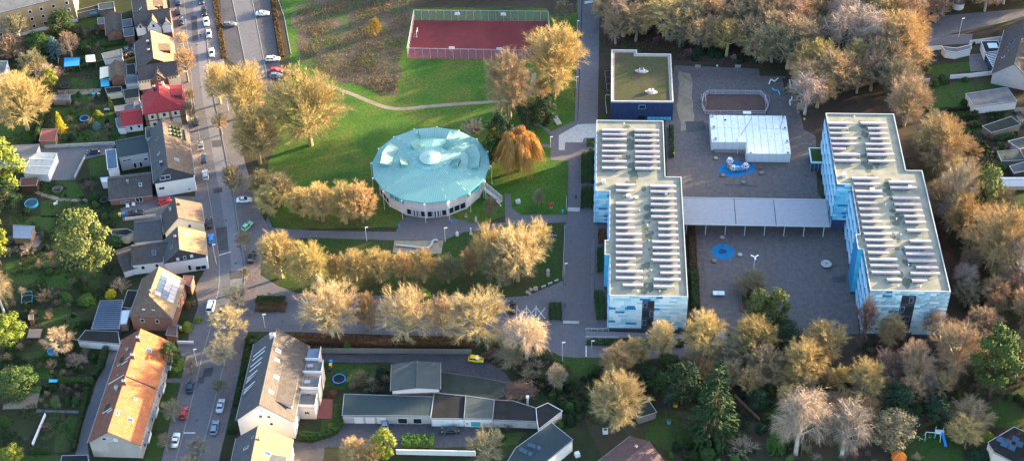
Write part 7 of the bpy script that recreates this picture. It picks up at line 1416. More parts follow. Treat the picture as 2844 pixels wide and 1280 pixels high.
# ------------------------------------------------------------------ trees one can tell apart
for a in (
    ('C1',1165,700,205,400,'gold','largest golden bare tree beside the lane and ball court'),('C1',835,870,385,335,'gold','tall golden brown bare tree in front of the ball court','twig_pale'),('C1',1068,740,560,120,'upright','small bare tree between the two big golden trees','twig_orange'),
    ('B1',800,1060,540,480,'gold','broad golden bare tree on the lawn west of the hall'),('B1',335,850,482,320,'gold','golden bare tree beside the upper car park exit','twig_orange'),('B2',430,90,-320,320,'gold','tall bare tree between street and lawn'),('B1',140,760,468,170,'upright','bare tree at the kerb above the bend','twig_orange'),('B1',150,985,826,105,'street','small golden street tree at the kerb by the lawn','twig_orange'),
    ('B2',240,300,85,130,'upright','dull thin street tree above the white car at the bend','twig_dull'),('B2',465,330,140,210,'upright','bare tree left of the hall tree group, farther one'),('B2',600,400,148,210,'upright','bare tree in the middle of the group left of the hall','twig_dull'),('B2',525,450,240,210,'upright','bare tree in the group left of the hall, nearest the street'),('B2',740,480,258,180,'upright','low bare tree at the left end of the golden row by the hall'),('B2',890,510,210,210,'upright','second tree of the golden row left of the hall'),('B2',1058,530,208,220,'upright','third tree of the golden row left of the hall'),('B2',1180,520,208,190,'upright','right end tree of the golden row left of the hall','twig_orange'),
    ('B2',585,925,572,290,'gold','large orange tipped tree at the corner of the shaded lawn','twig_orange'),('B2',810,1000,630,260,'gold','large golden tree beside the orange tipped corner tree'),('B2',985,925,750,105,'upright','slim orange tree at the start of the lawn row','twig_orange'),('B2',1130,945,702,190,'upright','first broad golden tree of the lawn row'),('B2',1310,960,705,200,'upright','second broad golden tree of the lawn row'),('C2',60,940,715,150,'upright','third golden tree of the lawn row'),('C2',205,960,690,165,'upright','fourth golden tree of the lawn row'),('C2',385,960,735,165,'upright','paler fifth tree of the lawn row','twig_dull'),('C2',550,905,690,140,'upright','dense orange brown tree of the lawn row','twig_orange'),
    ('C2',700,900,485,240,'open','left tree of the large group beside the promenade','twig_orange'),('C2',890,950,485,330,'open','largest tree of the group beside the promenade'),('C2',1050,790,470,190,'open','right tree of the group beside the promenade'),('C2',760,985,640,230,'upright','front tree of the group beside the promenade','twig_dull'),('C2',700,470,325,110,'upright','small dull tree on the lawn right of the hall','twig_dull'),('C2',1042,395,270,75,'upright','thin sapling on the lawn east of the hall','twig_dull'),
    ('B3',965,265,-180,390,'open','leftmost large tree over the southern car park','twig_pale'),('B3',1222,200,-105,160,'upright','brown orange tree between two car park trees','twig_orange'),('C3',85,290,-150,350,'open','second large tree over the southern car park','twig_pale'),('C3',345,235,-90,220,'open','third tree over the southern car park','twig_pale'),('C3',600,285,-130,420,'open','broadest tree over the southern car park','twig_pale'),('C3',232,110,-105,105,'pine','yellow green young tree among the car park trees','leaf_yellow'),
    ('C3',955,415,88,285,'birch','pink lit birch at the end of the southern car park','twig_pale'),('C2',905,140,-190,275,'willow','orange weeping willow beside the round hall'),
    ('C1',770,1130,830,190,'yew','dark evergreen beside the round hall'),('C1',705,1120,925,95,'pine','yellow lit evergreen column right of the hall','leaf_yellow'),('C1',1085,905,725,190,'yew','dark evergreen below the largest golden tree'),('C1',955,900,750,180,'yew','middle dark evergreen of the bed above the willow'),('C1',690,1200,1010,150,'yew','lower dark evergreen touching the hall','leaf_mid'),
    ('B3',265,65,-140,165,'street','golden street tree at the car park entrance','twig_pale'),('B3',222,270,32,245,'street','broad pale street tree beside the white gabled house'),('B3',165,460,243,195,'street','pale street tree in front of the white gabled house'),('B3',145,675,545,105,'street','dull small street tree above the silver car','twig_dull'),('B2',328,940,840,62,'street','tiny street tree below the black estate','twig_pale'),('B2',318,730,578,115,'street','dull street tree below the mint car','twig_dull'),('A1',1348,365,238,80,'street','small street tree at the double house'),('A1',1378,600,360,155,'street','bright orange lit street tree by the double house','twig_orange'),('A1',1400,765,652,70,'street','upper narrow tree beside the red roofed house','twig_gold'),('A1',1402,905,745,95,'street','lower narrow tree beside the red roofed house','twig_dull'),('A3',1400,520,402,82,'street','small pale tree beside the front lawn'),('A3',1278,870,698,135,'street','pale street tree left of the red car','twig_dull'),('A3',1225,1085,938,100,'street','dull street tree left of the white car','twig_dull'),('A3',1462,1150,968,140,'street','dull bare tree at the lower kerb','twig_grey'),('A3',1395,1230,1110,120,'street','bare tree at the lower edge of the street','twig_pale'),
    ('D3',515,405,92,190,'upright','pink tipped bare tree in front of the blue facade','twig_pale'),('D3',195,520,285,210,'upright','brown bare tree at the small lawn','twig_orange'),('D3',325,455,228,170,'upright','orange brown tree left of the blue facade','twig_orange'),('D3',200,930,450,335,'gold','pale glowing bare tree left of the tall spruce','twig_pale'),('D3',830,400,50,270,'upright','golden bare tree left of the stone steps'),('D3',1175,410,58,290,'gold','dense golden bare tree right of the stone steps'),('D3',1050,480,220,210,'wood','thin bare tree in front of the stone steps','twig_dull'),('D3',1262,580,300,270,'gold','brown bare tree below the dense golden one','twig_brown'),('D3',1540,580,230,260,'upright','golden brown tree at the dark yard corner'),
    ('D3',665,740,405,250,'yew','dark evergreen left of the tall spruce'),('D3',445,600,460,160,'yew','low dark evergreen below the orange brown tree'),('D3',890,990,388,340,'spruce','tallest spruce with sunlit top below the yard','leaf_spruce'),('D3',590,720,575,95,'spruce','small blue spruce beside the round lawn','leaf_blue'),('D3',1400,330,125,270,'yew','dark evergreen beside the yard corner'),('D3',1215,190,-95,180,'pine','left sunlit pine in the yard planter','leaf_pine'),('D3',1345,210,-105,190,'pine','right sunlit pine beside the yard planter','leaf_pine'),('D3',1350,1070,870,125,'spruce','bright green cone shaped conifer near the birch','leaf_bright'),('D3',1500,1110,575,360,'birch','large pink weeping birch at the lower right','twig_rose'),('D2',1175,1020,880,210,'upright','dull young tree at the three-headed lamp','twig_dull'),
    ('E3',150,430,98,260,'upright','golden bare tree left of the right school block'),('E3',60,490,205,190,'upright','brown gold tree at the lower yard edge','twig_orange'),('E3',440,330,-80,150,'wood','dark leafless tree against the corner of the stained facade','twig_plum','bark_brown'),('E3',640,330,62,190,'upright','white lit bare tree in front of the stained facade','twig_pale'),('E3',950,300,30,160,'wood','grey bare tree against the stained facade','twig_grey'),('E3',450,740,370,230,'wood','olive bare tree below the stained facade','twig_gold'),('E3',600,600,330,220,'wood','reddish bare tree below the stained facade','twig_plum'),('E3',805,600,240,230,'upright','golden brown tree in the middle of the lower wood','twig_brown'),('E3',1100,540,110,330,'gold','broad brown tree left of the sunlit pine','twig_brown'),('E3',1290,260,35,220,'wood','brown tree behind the sunlit pine'),('E3',1380,680,145,310,'pine','large green pine with sunlit top at the right','leaf_mid'),('E3',690,800,590,270,'yew','dark evergreen above the swing lawn'),('E3',990,880,668,180,'yew','dark round evergreen behind the swing'),('E3',660,1020,775,300,'yew','grey green round tree left of the swing','twig_dull'),('E3',300,1120,660,320,'birch','grey brown tree beside the large birch','twig_grey'),('E3',1225,890,715,280,'gold','brown tree behind the golden shrub','twig_brown'),('E3',1185,1020,835,230,'gold','golden low tree right of the swing','twig_gold'),
    ('E2',1310,290,-20,190,'spruce','dark spruce beside the tent lawn','leaf_dark'),('E2',1300,480,120,220,'pine','yellow green pine below the dark spruce','leaf_pine'),('E2',1000,90,-250,340,'gold','large brown gold tree right of the far school roof','twig_orange'),('E1',755,920,565,285,'gold','orange brown tree at the corner of the far school roof','twig_brown'),('E1',700,490,95,320,'gold','broad tall tree at the edge of the wood by the white wall','twig_orange'),('E2',1120,520,40,240,'wood','tall bare tree right of the school roof edge','twig_brown','bark_birch'),('E2',1140,640,300,240,'gold','green stemmed bare tree beside the school path','twig_gold'),('E2',1400,900,380,400,'gold','broad golden tree in the right wood','twig_orange'),('E2',1560,1010,560,260,'wood','pale barked tree at the right edge','twig_brown','bark_birch'),
    ('A1',205,950,540,370,'gold','spreading golden tree in the left gardens','twig_orange'),('A1',-20,830,600,190,'gold','golden tree cut by the left edge','twig_orange'),('A1',525,415,238,135,'wood','brown bare tree behind the blue tarpaulin','twig_brown'),('A1',368,620,470,135,'upright','reddish bare tree above the yellow green one','twig_rose'),('A1',385,660,510,95,'pine','yellow green young tree in the terrace gardens','leaf_yellow'),('A1',452,958,825,72,'spruce','golden yellow columnar cypress on the lawn','leaf_gold'),('A1',818,800,712,42,'spruce','thin yellow green column conifer by the low garage','leaf_yellow'),
    ('A2',50,330,-55,320,'pine','large yellow green evergreen at the left edge','leaf_yellow'),('A2',60,420,200,230,'yew','dark evergreen below the large yellow green one','leaf_dark'),('A2',5,830,380,190,'pine','tall yellow lit conifer cut by the left edge','leaf_yellow'),('A2',690,920,440,345,'pine','tall pine with bright sunlit crown in the left gardens','leaf_pine'),('A2',860,700,610,90,'yew','dark bush tree beside the dark low extension','leaf_mid'),('A2',30,1180,840,190,'birch','orange lit weeping tree at the left edge','twig_orange'),('A3',80,320,75,220,'pine','yellow green conifer group left of the allotment','leaf_yellow'),('A3',455,365,185,205,'street','pale bare fruit tree beside the round pool','twig_pale'),('A3',165,690,465,270,'yew','broad dark green tree left of the plot hedge','leaf_mid'),('A3',1265,480,268,140,'yew','dark clipped yew beside the long orange house','leaf_mid'),('A3',95,1190,1045,160,'pine','bright yellow bush tree at the lower left','leaf_yellow'),
    ('B3',1345,1150,905,155,'pine','bright yellow green round tree in the lower yard','leaf_yellow'),('B3',1130,1180,965,180,'upright','left golden bare tree in the lower yard','twig_orange'),('B3',1245,1190,990,160,'upright','right golden bare tree in the lower yard','twig_orange'),('C3',665,1180,920,240,'street','dull bare tree in front of the flat dark house','twig_dull'),('C3',1180,620,440,130,'upright','pale dull tree left of the small lawn','twig_grey'),('C3',830,470,290,190,'wood','dark thicket tree beside the yellow car','twig_dull'),
    ('A1',60,190,20,210,'wood','brown tree in front of the ochre block','twig_rose'),('A1',150,300,120,180,'wood','bare tree below the ochre block','twig_dull'),('A1',300,380,250,180,'yew','dark evergreen below the ochre block','leaf_mid'),('A1',470,280,100,190,'pine','dull green tree right of the ochre block','leaf_mid'),('A1',260,540,380,170,'upright','olive tree left of the blue tarpaulin','twig_dull'),('A1',80,420,260,200,'upright','purple brown thicket tree at the left edge','twig_plum'),('A1',410,400,280,120,'spruce','blue grey conifer by the grey garden fence','leaf_blue'),
    ('B1',1275,270,138,75,'upright','yellow lit young tree in the dry meadow','leaf_gold'),('C1',1225,180,10,130,'wood','bare tree at the far corner of the ball court','twig_dull'),
):
    T(*a[:7],*(a[7:]))
# shrubs and bushes one can tell apart
for a in (('B1',660,560,200,3.6,'round golden shrub beside the red parked car','twig_orange'),('C1',575,965,210,3.6,'brown shrub behind the round hall','twig_rose'),('A2',205,740,150,2.6,'reddish shrub beside the patio','twig_rose'),('A2',345,1085,160,3.0,'brown round shrub in the lower left garden','twig_brown'),('A2',880,1010,170,2.8,'brown shrub behind the corner house','twig_brown'),('A2',645,275,140,2.4,'plum brown shrub beside the small lawn','twig_plum'),('D3',1110,1090,260,3.2,'grey brown shrub right of the tall spruce','twig_grey'),('C3',960,560,200,2.6,'dark tangled shrub below the birch','twig_dull'),('C3',700,400,180,2.4,'brown shrub above the yellow car','twig_plum'),('A1',440,560,120,2.0,'brown shrub beside the dark trampoline','twig_plum'),('A1',800,945,90,1.8,'dark red shrub below the white annex','twig_plum'),('A3',345,920,90,1.5,'brown round shrub on the narrow lawn','twig_plum'),('E3',850,1150,90,1.8,'dry pale shrub on the swing lawn','twig_pale'),('B1',560,640,120,2.2,'green brown shrub below the car park','twig_dull'),('A3',580,450,170,2.4,'grey shrub beside the bare earth bed','twig_grey')):
    SB(*a)
for a in (('A1',712,850,90,2.0,'leaf_yellow','yellow green round bush on the terrace lawn'),('A1',710,935,90,1.6,'leaf_blue','grey green bush below the trampoline lawn'),('A1',850,985,80,1.4,'leaf_mid','green bush beside the white annex'),('A2',635,1095,160,2.2,'leaf_bright','bright green bush in the lower left garden'),('A2',810,1055,110,1.8,'leaf_gold','yellow bush behind the corner house'),('A2',490,1080,130,2.0,'leaf_mid','green bush left of the bright green one'),('A2',700,350,70,2.2,'leaf_mid','upper round bush beside the outbuilding'),('A2',700,400,70,1.8,'leaf_mid','lower round bush beside the outbuilding'),('A2',765,490,75,1.6,'leaf_mid','left clipped ball bush on the garden edge'),('A2',840,485,65,1.6,'leaf_mid','right clipped ball bush on the garden edge'),('A2',200,440,80,1.4,'leaf_mid','small round bush below the dark pool'),('A3',1375,190,120,1.6,'leaf_yellow','yellow green bush at the corner house front'),('A3',1450,130,80,1.4,'leaf_yellow','small yellow bush at the kerb by the corner house'),('A3',1380,30,80,1.2,'leaf_rust','orange bush in front of the corner house'),('A3',405,730,100,1.3,'leaf_bright','green bush left in the dark plot'),('A3',560,720,100,1.3,'leaf_mid','green bush right in the dark plot'),('A3',40,880,140,2.0,'leaf_mid','green bush at the left edge of the allotment'),('A3',1170,660,70,1.4,'leaf_gold','yellow bush at the long house wall'),('A3',1255,520,110,1.2,'leaf_mid','low bush below the clipped yew'),
    ('B3',952,905,65,1.0,'leaf_yellow','yellow ball bush on the hedged lawn'),('B3',1065,330,80,1.6,'leaf_bright','green bush in the planting below the car park'),('B3',390,290,150,2.2,'leaf_hedge','dark bush at the end of the white gabled house'),('B3',950,670,90,1.3,'leaf_rust','rust coloured bush beside the trampoline lawn'),('B3',1310,540,130,2.8,'leaf_dark','dark conifer bush left of the workshop'),('B3',1270,640,110,2.0,'leaf_hedge','dark bush below the workshop corner'),('C3',1230,760,130,1.8,'leaf_hedge','green bush beside the triangular roof'),('C3',1200,900,70,2.2,'leaf_bright','bright narrow bush at the tip of the triangular roof'),('C3',760,1000,100,1.4,'leaf_hedge','green bush below the lattice'),('D3',620,755,50,1.6,'leaf_gold','yellow small bush beside the blue spruce'),('D3',1458,1150,80,1.5,'leaf_bright','bright clipped ball near the lower edge'),('D3',1395,1090,90,1.4,'leaf_mid','green bush beside the clipped ball'),('D3',850,1100,160,2.6,'leaf_mid','green bush group below the tall spruce'),('D3',730,1130,130,2.2,'leaf_hedge','dark bush at the lower edge below the round lawn'),('D3',1250,930,110,2.0,'leaf_dark','dark bush right of the tall spruce'),
    ('E3',1360,985,140,1.8,'leaf_yellow','yellow bush beside the flat house with panels'),('E3',1300,1120,190,2.4,'leaf_dark','dark bush left of the flat house with panels'),('E3',1520,700,80,1.8,'leaf_mid','green bush at the right edge lawn'),('E1',838,540,90,2.4,'leaf_gold','bright yellow bush at the edge of the wood'),('E1',940,520,60,1.6,'leaf_yellow','second yellow bush beside the covered pond'),('E1',895,460,60,1.5,'leaf_mid','green bush at the covered pond'),('E1',1045,600,95,2.6,'leaf_mid','dense green round bush on the lawn'),('E1',980,620,80,2.0,'leaf_mid','green bush left of the dense round one'),('E1',1205,590,55,1.4,'leaf_mid','clipped ball at the white wall'),('E1',865,580,70,1.6,'leaf_bright','green bush below the bright yellow one'),('E1',1275,1090,190,2.8,'leaf_hedge','dark round bush among the right gardens'),('E1',1275,910,80,1.6,'leaf_mid','small bush below the white garage'),('E2',1450,110,150,2.2,'leaf_mid','green bush above the white tent'),('E1',1265,325,30,1.2,'leaf_mid','tiny ball bush at the white wall end'),('E1',1200,760,80,2.0,'leaf_hedge','dark bush left of the white garage'),('B2',160,1180,70,1.0,'leaf_rust','rusty planting at the kerb by the van')):
    B(*a)
# hedges and planting beds
hedge('B3',[(720,985),(860,990),(960,960),(1020,890),(1035,800)],1.6,1.7,'leaf_mid','curved clipped hedge beside the white gabled house'); hedge('C1',[(1395,1060),(1460,1058)],2.4,1.6,'leaf_mid','short hedge block at the corner of the left school'); hedge('C2',[(1400,30),(1398,240)],3.6,1.6,'leaf_mid','dark hedge along the left school block, upper part'); hedge('C2',[(1398,275),(1396,425)],3.4,1.4,'leaf_mid','dark hedge along the left school block, lower part'); hedge('C1',[(1405,1125),(1455,1128)],2.0,1.5,'leaf_mid','second hedge block at the corner of the left school')
hedge('D2',[(740,560),(752,860)],2.2,1.2,'leaf_rust','rusty planting strip east of the left school block'); hedge('D2',[(756,880),(768,1159)],2.4,1.5,'leaf_hedge','green planting strip east of the left school block'); hedge('D1',[(590,930),(592,1159)],1.4,1.2,'leaf_hedge','planting strip east of the far left school part'); hedge('B3',[(400,35),(620,40)],3.6,.9,'leaf_rust','planted island of low brown shrubs in the car park'); hedge('B3',[(400,-15),(615,-12)],2.6,1.0,'leaf_hedge','planted island of green shrubs in the car park')
hedge('A3',[(430,590),(690,588)],1.8,1.6,'leaf_mid','long clipped hedge between the plots'); hedge('A3',[(780,350),(745,480),(690,560)],1.6,2.0,'leaf_hedge','dark hedge along the drive, upper part'); hedge('A3',[(640,640),(590,880),(540,1090)],1.2,1.6,'leaf_hedge','dark hedge along the drive, lower part'); hedge('A3',[(225,1090),(365,1092)],1.6,1.2,'leaf_mid','low hedge at the lower left plot'); hedge('A1',[(350,770),(255,1050)],1.2,1.6,'leaf_mid','hedge line left of the dark red shed'); hedge('C3',[(1165,10),(1165,130)],3.4,1.0,'leaf_mid','green planting bed beside the promenade'); hedge('C2',[(1500,720),(1500,890)],2.2,1.6,'leaf_mid','green hedge beside the bicycle rack, upper part'); hedge('C2',[(1505,580),(1502,680)],2.0,1.2,'leaf_rust','brown planting beside the bicycle rack'); hedge('C3',[(1480,-70),(1500,130)],2.4,1.4,'leaf_mid','green hedge beside the bicycle rack, lower part'); hedge('C3',[(1395,298),(1625,300)],1.6,.9,'leaf_mid','low green hedge at the foot of the left school block'); hedge('D3',[(90,298),(680,315)],1.6,.9,'leaf_hedge','low dark hedge before the blue facade')
hedge('C3',[(45,1030),(280,1030)],3.6,1.6,'leaf_bright','bright green clipped hedge in the lower yard'); hedge('B3',[(340,330),(285,620),(250,760)],1.2,.9,'leaf_hedge','front garden hedge of the white gabled house'); hedge('B3',[(200,940),(250,960)],1.4,1.4,'leaf_hedge','dark shrubs at the white gable corner'); hedge('A3',[(1150,640),(1090,900)],1.2,1.2,'leaf_hedge','shrubs along the long house wall'); hedge('E1',[(905,825),(1265,800)],1.0,1.2,'leaf_hedge','dark green hedge below the rectangular lawn'); hedge('E1',[(1090,870),(1300,850)],2.4,1.4,'leaf_hedge','shrub belt below the white garage'); hedge('E3',[(1560,690),(1690,800)],1.6,1.4,'leaf_hedge','dark hedge at the right edge'); hedge('E1',[(1420,1035),(1560,1000)],1.6,1.5,'leaf_mid','green hedge above the glasshouse')
hedge('B3',[(640,270),(1000,285),(1400,300)],3.2,1.1,'leaf_rust','brown red shrub belt between lane and car park, left part'); hedge('C3',[(0,305),(300,300),(560,300)],3.2,1.1,'leaf_rust','brown red shrub belt between lane and car park, right part')
hedge('A1',[(760,350),(930,325)],.8,1.2,'leaf_hedge','narrow dark hedge behind the brick shed lawn'); hedge('B1',[(85,-100),(130,200),(165,430)],2.0,.7,'leaf_rust','brown planted strip between street and upper car park'); hedge('B1',[(520,-60),(560,250),(590,420)],1.6,.8,'leaf_rust','brown planted strip right of the upper car park')

# ------------------------------------------------------------------ woods and thickets: many alike trees
def inside(p,pl):
    c = False; n = len(pl)
    for i in range(n):
        (x1,y1),(x2,y2) = pl[i],pl[(i + 1) % n]
        if (y1 > p[1]) != (y2 > p[1]) and p[0] < (x2 - x1) * (p[1] - y1) / (y2 - y1) + x1: c = not c
    return c
PLACED = []
HUE = {'twig_brown': 'brown','twig_orange': 'orange brown','twig_gold': 'golden','twig_grey': 'grey','twig_rose': 'rose','twig_plum': 'plum brown','twig_dull': 'olive','leaf_hedge': 'dark green','leaf_dark': 'blackish green','leaf_mid': 'mid green','leaf_bright': 'bright green'}
def scatter(pl,n,dmin,fn):
    global BOX
    xs,ys = [p[0] for p in pl],[p[1] for p in pl]; k = 0; t = 0; x0,y0,wx,wy = min(xs),min(ys),max(xs) - min(xs),max(ys) - min(ys)
    BOX = lambda p: ('near','mid','far')[min(2,int((p.y - y0) / wy * 3))] + ' ' + ('left','centre left','centre','centre right','right')[min(4,int((p.x - x0) / wx * 5))] + ' in'
    while k < n and t < n * 60:
        t += 1; p = (rnd.uniform(min(xs),max(xs)),rnd.uniform(min(ys),max(ys)))
        if inside(p,pl) and all((p[0] - q[0]) ** 2 + (p[1] - q[1]) ** 2 > dmin * dmin for q in PLACED): PLACED.append(p); fn(Vector((p[0],p[1],0))); k += 1
def wood_tree(label,group,h0,h1,mix,ws=.68):
    def f(p):
        h = rnd.uniform(h0,h1); kind,tw,bk = rnd.choice(mix); u = BOX(p)
        tree_at(p,h,h * rnd.uniform(ws,ws * 1.35),kind,f"{'tall' if h > h0 + (h1 - h0) * .6 else 'low' if h < h0 + (h1 - h0) * .3 else 'middling'} {HUE[tw]} {'birch' if kind == 'birch' else 'bare tree'} {u} {label}",group,tw,bk,'birch_tree' if kind == 'birch' else 'woodland_tree')
    return f
MIXW = [('wood','twig_brown',None),('wood','twig_orange',None),('wood','twig_orange',None),('wood','twig_gold','bark_gold'),('wood','twig_dull',None),('birch','twig_rose',None),('gold','twig_orange',None),('upright','twig_brown',None),('gold','twig_brown',None)]
scatter(poly2([('D1',80,-330),('E1',-30,-330),('E1',20,500),('D1',1590,780),('D1',1560,540),('D1',1240,470),('D1',620,400),('D1',600,340),('D1',100,330)]),105,4.2,wood_tree('the schoolyard wood','trees of the wood behind the schoolyard',12,18,MIXW))
scatter(poly2([('E1',0,-330),('E1',1700,-330),('E1',1700,60),('E1',1100,110),('E1',800,330),('E1',840,480),('E1',860,800),('E1',700,780),('E1',600,740),('E1',160,770),('E1',30,900),('E1',-30,500)]),95,4.4,wood_tree('the far right wood','trees of the wood behind the taller school block',12,18,MIXW))
scatter(poly2([('E1',780,1000),('E1',1180,1020),('E2',1250,100),('E2',1400,480),('E2',1680,560),('E2',1680,1200),('E3',1640,560),('E3',1540,560),('E3',1250,400),('E2',1180,1100),('E2',1120,800),('E2',1000,420)]),34,4.6,wood_tree('the right woodland strip','trees of the strip of wood at the right',8,13,MIXW))
scatter(poly2([('D3',700,430),('D3',1100,470),('D3',1600,600),('E3',400,620),('E3',1200,620),('E3',1000,700),('E3',400,900),('D3',1450,760),('D3',1080,640),('D3',700,560)]),26,3.6,wood_tree('the southern overgrown belt','trees of the overgrown belt south of the schoolyard',6,10,MIXW))
def ever(p):
    h = rnd.uniform(3.5,6.5); m_ = rnd.choice(GR); tree_at(p,h,h * rnd.uniform(.8,1.1),'yew',f"{'tall' if h > 5 else 'low'} {HUE[m_]} evergreen {BOX(p)} the southern overgrown belt",'evergreens of the southern belt',m_)
GR = ['leaf_hedge','leaf_dark','leaf_mid']
scatter(poly2([('D3',300,500),('D3',700,470),('D3',1100,520),('D3',1600,640),('E3',400,640),('E3',1240,640),('E3',900,800),('E3',400,950),('D3',1400,900),('D3',1060,700),('D3',300,700)]),16,4.0,ever)
scatter(poly2([('B1',1100,-330),('C1',1320,-330),('C1',1310,20),('C1',120,20),('B1',1250,0)]),40,3.6,wood_tree('the ball court thicket','trees of the thicket behind the ball court',6,10,MIXW,.5))
scatter(poly2([('E1',1750,-300),('E1',2300,-300),('E3',2300,1300),('E3',1750,1300)]),42,6.5,wood_tree('the outer wood','trees beyond the right gardens',13,19,MIXW,.6))
def under(label,group,tws,h0,h1):
    def f(p):
        a,c,rad,H0 = SH[rnd.randrange(3)]; h = rnd.uniform(h0,h1); w = h * rnd.uniform(.9,1.4); tw = rnd.choice(tws); r = thing('bare_shrub',f"{'tall' if h > (h0 + h1) / 2 else 'low'} {HUE[tw]} shrub {BOX(p)} {label}",'shrub',p,rnd.uniform(0,6.28),group); r.scale = (w / 2 / rad,w / 2 / rad,h / H0); vlink('stem',recol(a,'bark_brown'),r); vlink('crown',recol(c,tw),r)
    return f
def green(label,group,ms,h0,h1):
    def f(p):
        h = rnd.uniform(h0,h1); w = h * rnd.uniform(.9,1.6); m_ = rnd.choice(ms); r = thing('bush',f"{'tall' if h > (h0 + h1) / 2 else 'low'} {HUE[m_]} bush {BOX(p)} {label}",'bush',p,rnd.uniform(0,6.28),group); r.scale = (w / 2,w / 2,h); vlink('foliage',recol(BU[rnd.randrange(3)],m_),r)
    return f
BR = ['twig_brown','twig_plum','twig_grey','twig_dull','twig_plum']; GR = ['leaf_hedge','leaf_dark','leaf_mid']
PLACED.clear()
scatter(poly2([('D1',80,120),('D1',1600,120),('D1',1560,760),('D1',1500,540),('D1',1240,480),('D1',620,440),('D1',600,350),('D1',100,335)]),30,2.0,under('the schoolyard undergrowth','undergrowth behind the schoolyard',BR,1.5,3.2))
scatter(poly2([('D1',720,380),('D1',1250,440),('D1',1240,475),('D1',720,440)]),6,2.2,green('the schoolyard edge row','evergreens at the edge of the schoolyard',['leaf_dark'],2,3.2))
scatter(poly2([('D3',80,470),('D3',700,430),('D3',1100,480),('D3',1600,620),('E3',400,640),('E3',1240,640),('E3',1000,760),('E3',400,950),('D3',1450,860),('D3',1000,700),('D3',300,720),('D3',60,700)]),55,2.2,under('the southern overgrown belt','undergrowth south of the schoolyard',BR,1.6,3.2))
scatter(poly2([('D3',80,470),('D3',700,430),('D3',1100,480),('D3',1600,620),('E3',400,640),('E3',1240,640),('E3',500,950),('D3',1450,860),('D3',1000,700),('D3',300,720)]),36,2.6,green('the southern overgrown belt','green bushes south of the schoolyard',GR,1.3,2.8))
scatter(poly2([('E3',480,275),('E3',1100,290),('E3',1250,500),('E3',400,560)]),18,2.2,under('the facade planting','shrubs at the foot of the stained facade',BR + ['twig_gold'],1.8,3.6))
scatter(poly2([('C3',620,300),('C3',900,330),('C3',1100,420),('C3',1200,600),('C3',1120,680),('C3',960,560),('C3',820,480)]),20,1.8,under('the yellow car tangle','tangled shrubs by the small lawn',BR,1.4,2.8))
scatter(poly2([('C3',1100,640),('C3',1300,560),('C3',1560,480),('D3',90,700),('D3',60,820),('C3',1260,900),('C3',1220,780)]),34,2.0,green('the glowing tree shrubbery','green shrubs left of the pale glowing tree',GR,1.2,2.6))
scatter(poly2([('D3',600,1000),('D3',1000,1000),('D3',1300,1110),('D3',1300,1250),('D3',560,1250)]),24,2.0,green('the tall spruce shrubbery','green shrubs below the spruce',GR + ['leaf_bright'],1.2,2.4))
scatter(poly2([('E3',330,960),('E3',640,1040),('E3',640,1280),('E3',-100,1280),('D3',1480,1130)]),14,2.0,under('the large birch shrubbery','shrubs beside the birch',['twig_grey','twig_dull','twig_plum'],1.4,2.6))
for pl,lab,gp in (([('A1',0,240),('A1',420,240),('A1',430,500),('A1',0,520)],'the ochre block plot','shrubs below the ochre block'),([('A1',560,220),('A1',740,230),('A1',740,380),('A1',560,400)],'the blue tarpaulin plot','shrubs behind the tarpaulin'),([('A2',20,560),('A2',480,700),('A2',720,980),('A2',640,1040),('A2',60,800)],'the shaded pine garden','shrubs below the pine'),([('A2',40,980),('A2',720,1020),('A3',620,60),('A3',620,170),('A3',20,200)],'the lower left garden','shrubs in the lower left garden'),([('A3',0,300),('A3',160,340),('A3',20,860),('A3',-20,860)],'the allotment left edge','shrubs at the left edge'),([('A3',310,630),('A3',610,620),('A3',590,780),('A3',290,780)],'the dark planted plot','shrubs in the dark plot'),([('E1',1100,900),('E1',1640,960),('E2',1640,100),('E2',1420,60)],'the right hand gardens','shrubs among the right gardens'),([('E3',1240,620),('E3',1640,560),('E3',1640,640),('E3',1340,720)],'the green pine shrubbery','shrubs below the green pine'),([('A1',430,700),('A1',700,700),('A1',840,860),('A1',840,1020),('A1',430,1040)],'the terrace trampoline gardens','shrubs of the terrace gardens'),([('A3',130,420),('A3',480,330),('A3',720,380),('A3',660,540),('A3',240,560)],'the round pool plots','shrubs by the round pool'),([('B3',780,470),('B3',900,450),('B3',880,640),('B3',800,650)],'the balcony bed','shrubs beside the balconies'),([('B3',1080,560),('B3',1380,560),('B3',1330,660),('B3',1060,660)],'the garage row bed','shrubs above the garage row'),([('C3',680,885),('C3',1000,900),('C3',820,950),('C3',640,940)],'the lattice bed','shrubs under the lattice')):
    n_ = 10 if 'allot' in lab or 'edge' in lab or 'dark' in lab or 'lattice' in lab else 13
    scatter(poly2(pl),n_,1.9,under(lab,'brown ' + gp,BR,1.2,2.8)); scatter(poly2(pl),n_ // 2,1.9,green(lab,'green ' + gp,GR,1.0,2.2))
# dry tall grass of the meadow, fallen leaves: nobody could count them
rnd.seed(77); m = MB(); pl = poly2([('B1',700,90),('B1',900,-40),('B1',1500,-40),('B1',1520,100),('B1',1450,480),('B1',1430,680),('B1',1330,700),('B1',1180,630),('B1',1000,590),('B1',880,550),('B1',780,490),('B1',710,330)])
xs,ys = [p[0] for p in pl],[p[1] for p in pl]; veg('dry_grass',(.27,.21,.11),(.13,.105,.045),rand=0)
k = 0
while k < 26000:
    p = (rnd.uniform(min(xs),max(xs)),rnd.uniform(min(ys),max(ys)))
    dn = mnoise.noise(Vector((p[0] * .12,p[1] * .12,0))) + .5 * mnoise.noise(Vector((p[0] * .5,p[1] * .5,4)))
    if dn < rnd.uniform(-.5,.35) or not inside(p,pl): k += .2; continue
    h = rnd.uniform(.25,.7) * (1.1 + dn); d = Vector((rnd.gauss(0,.5),rnd.gauss(0,.5),1)).normalized(); ribbon(m,Vector((p[0],p[1],0)),d,h,.09); k += 1
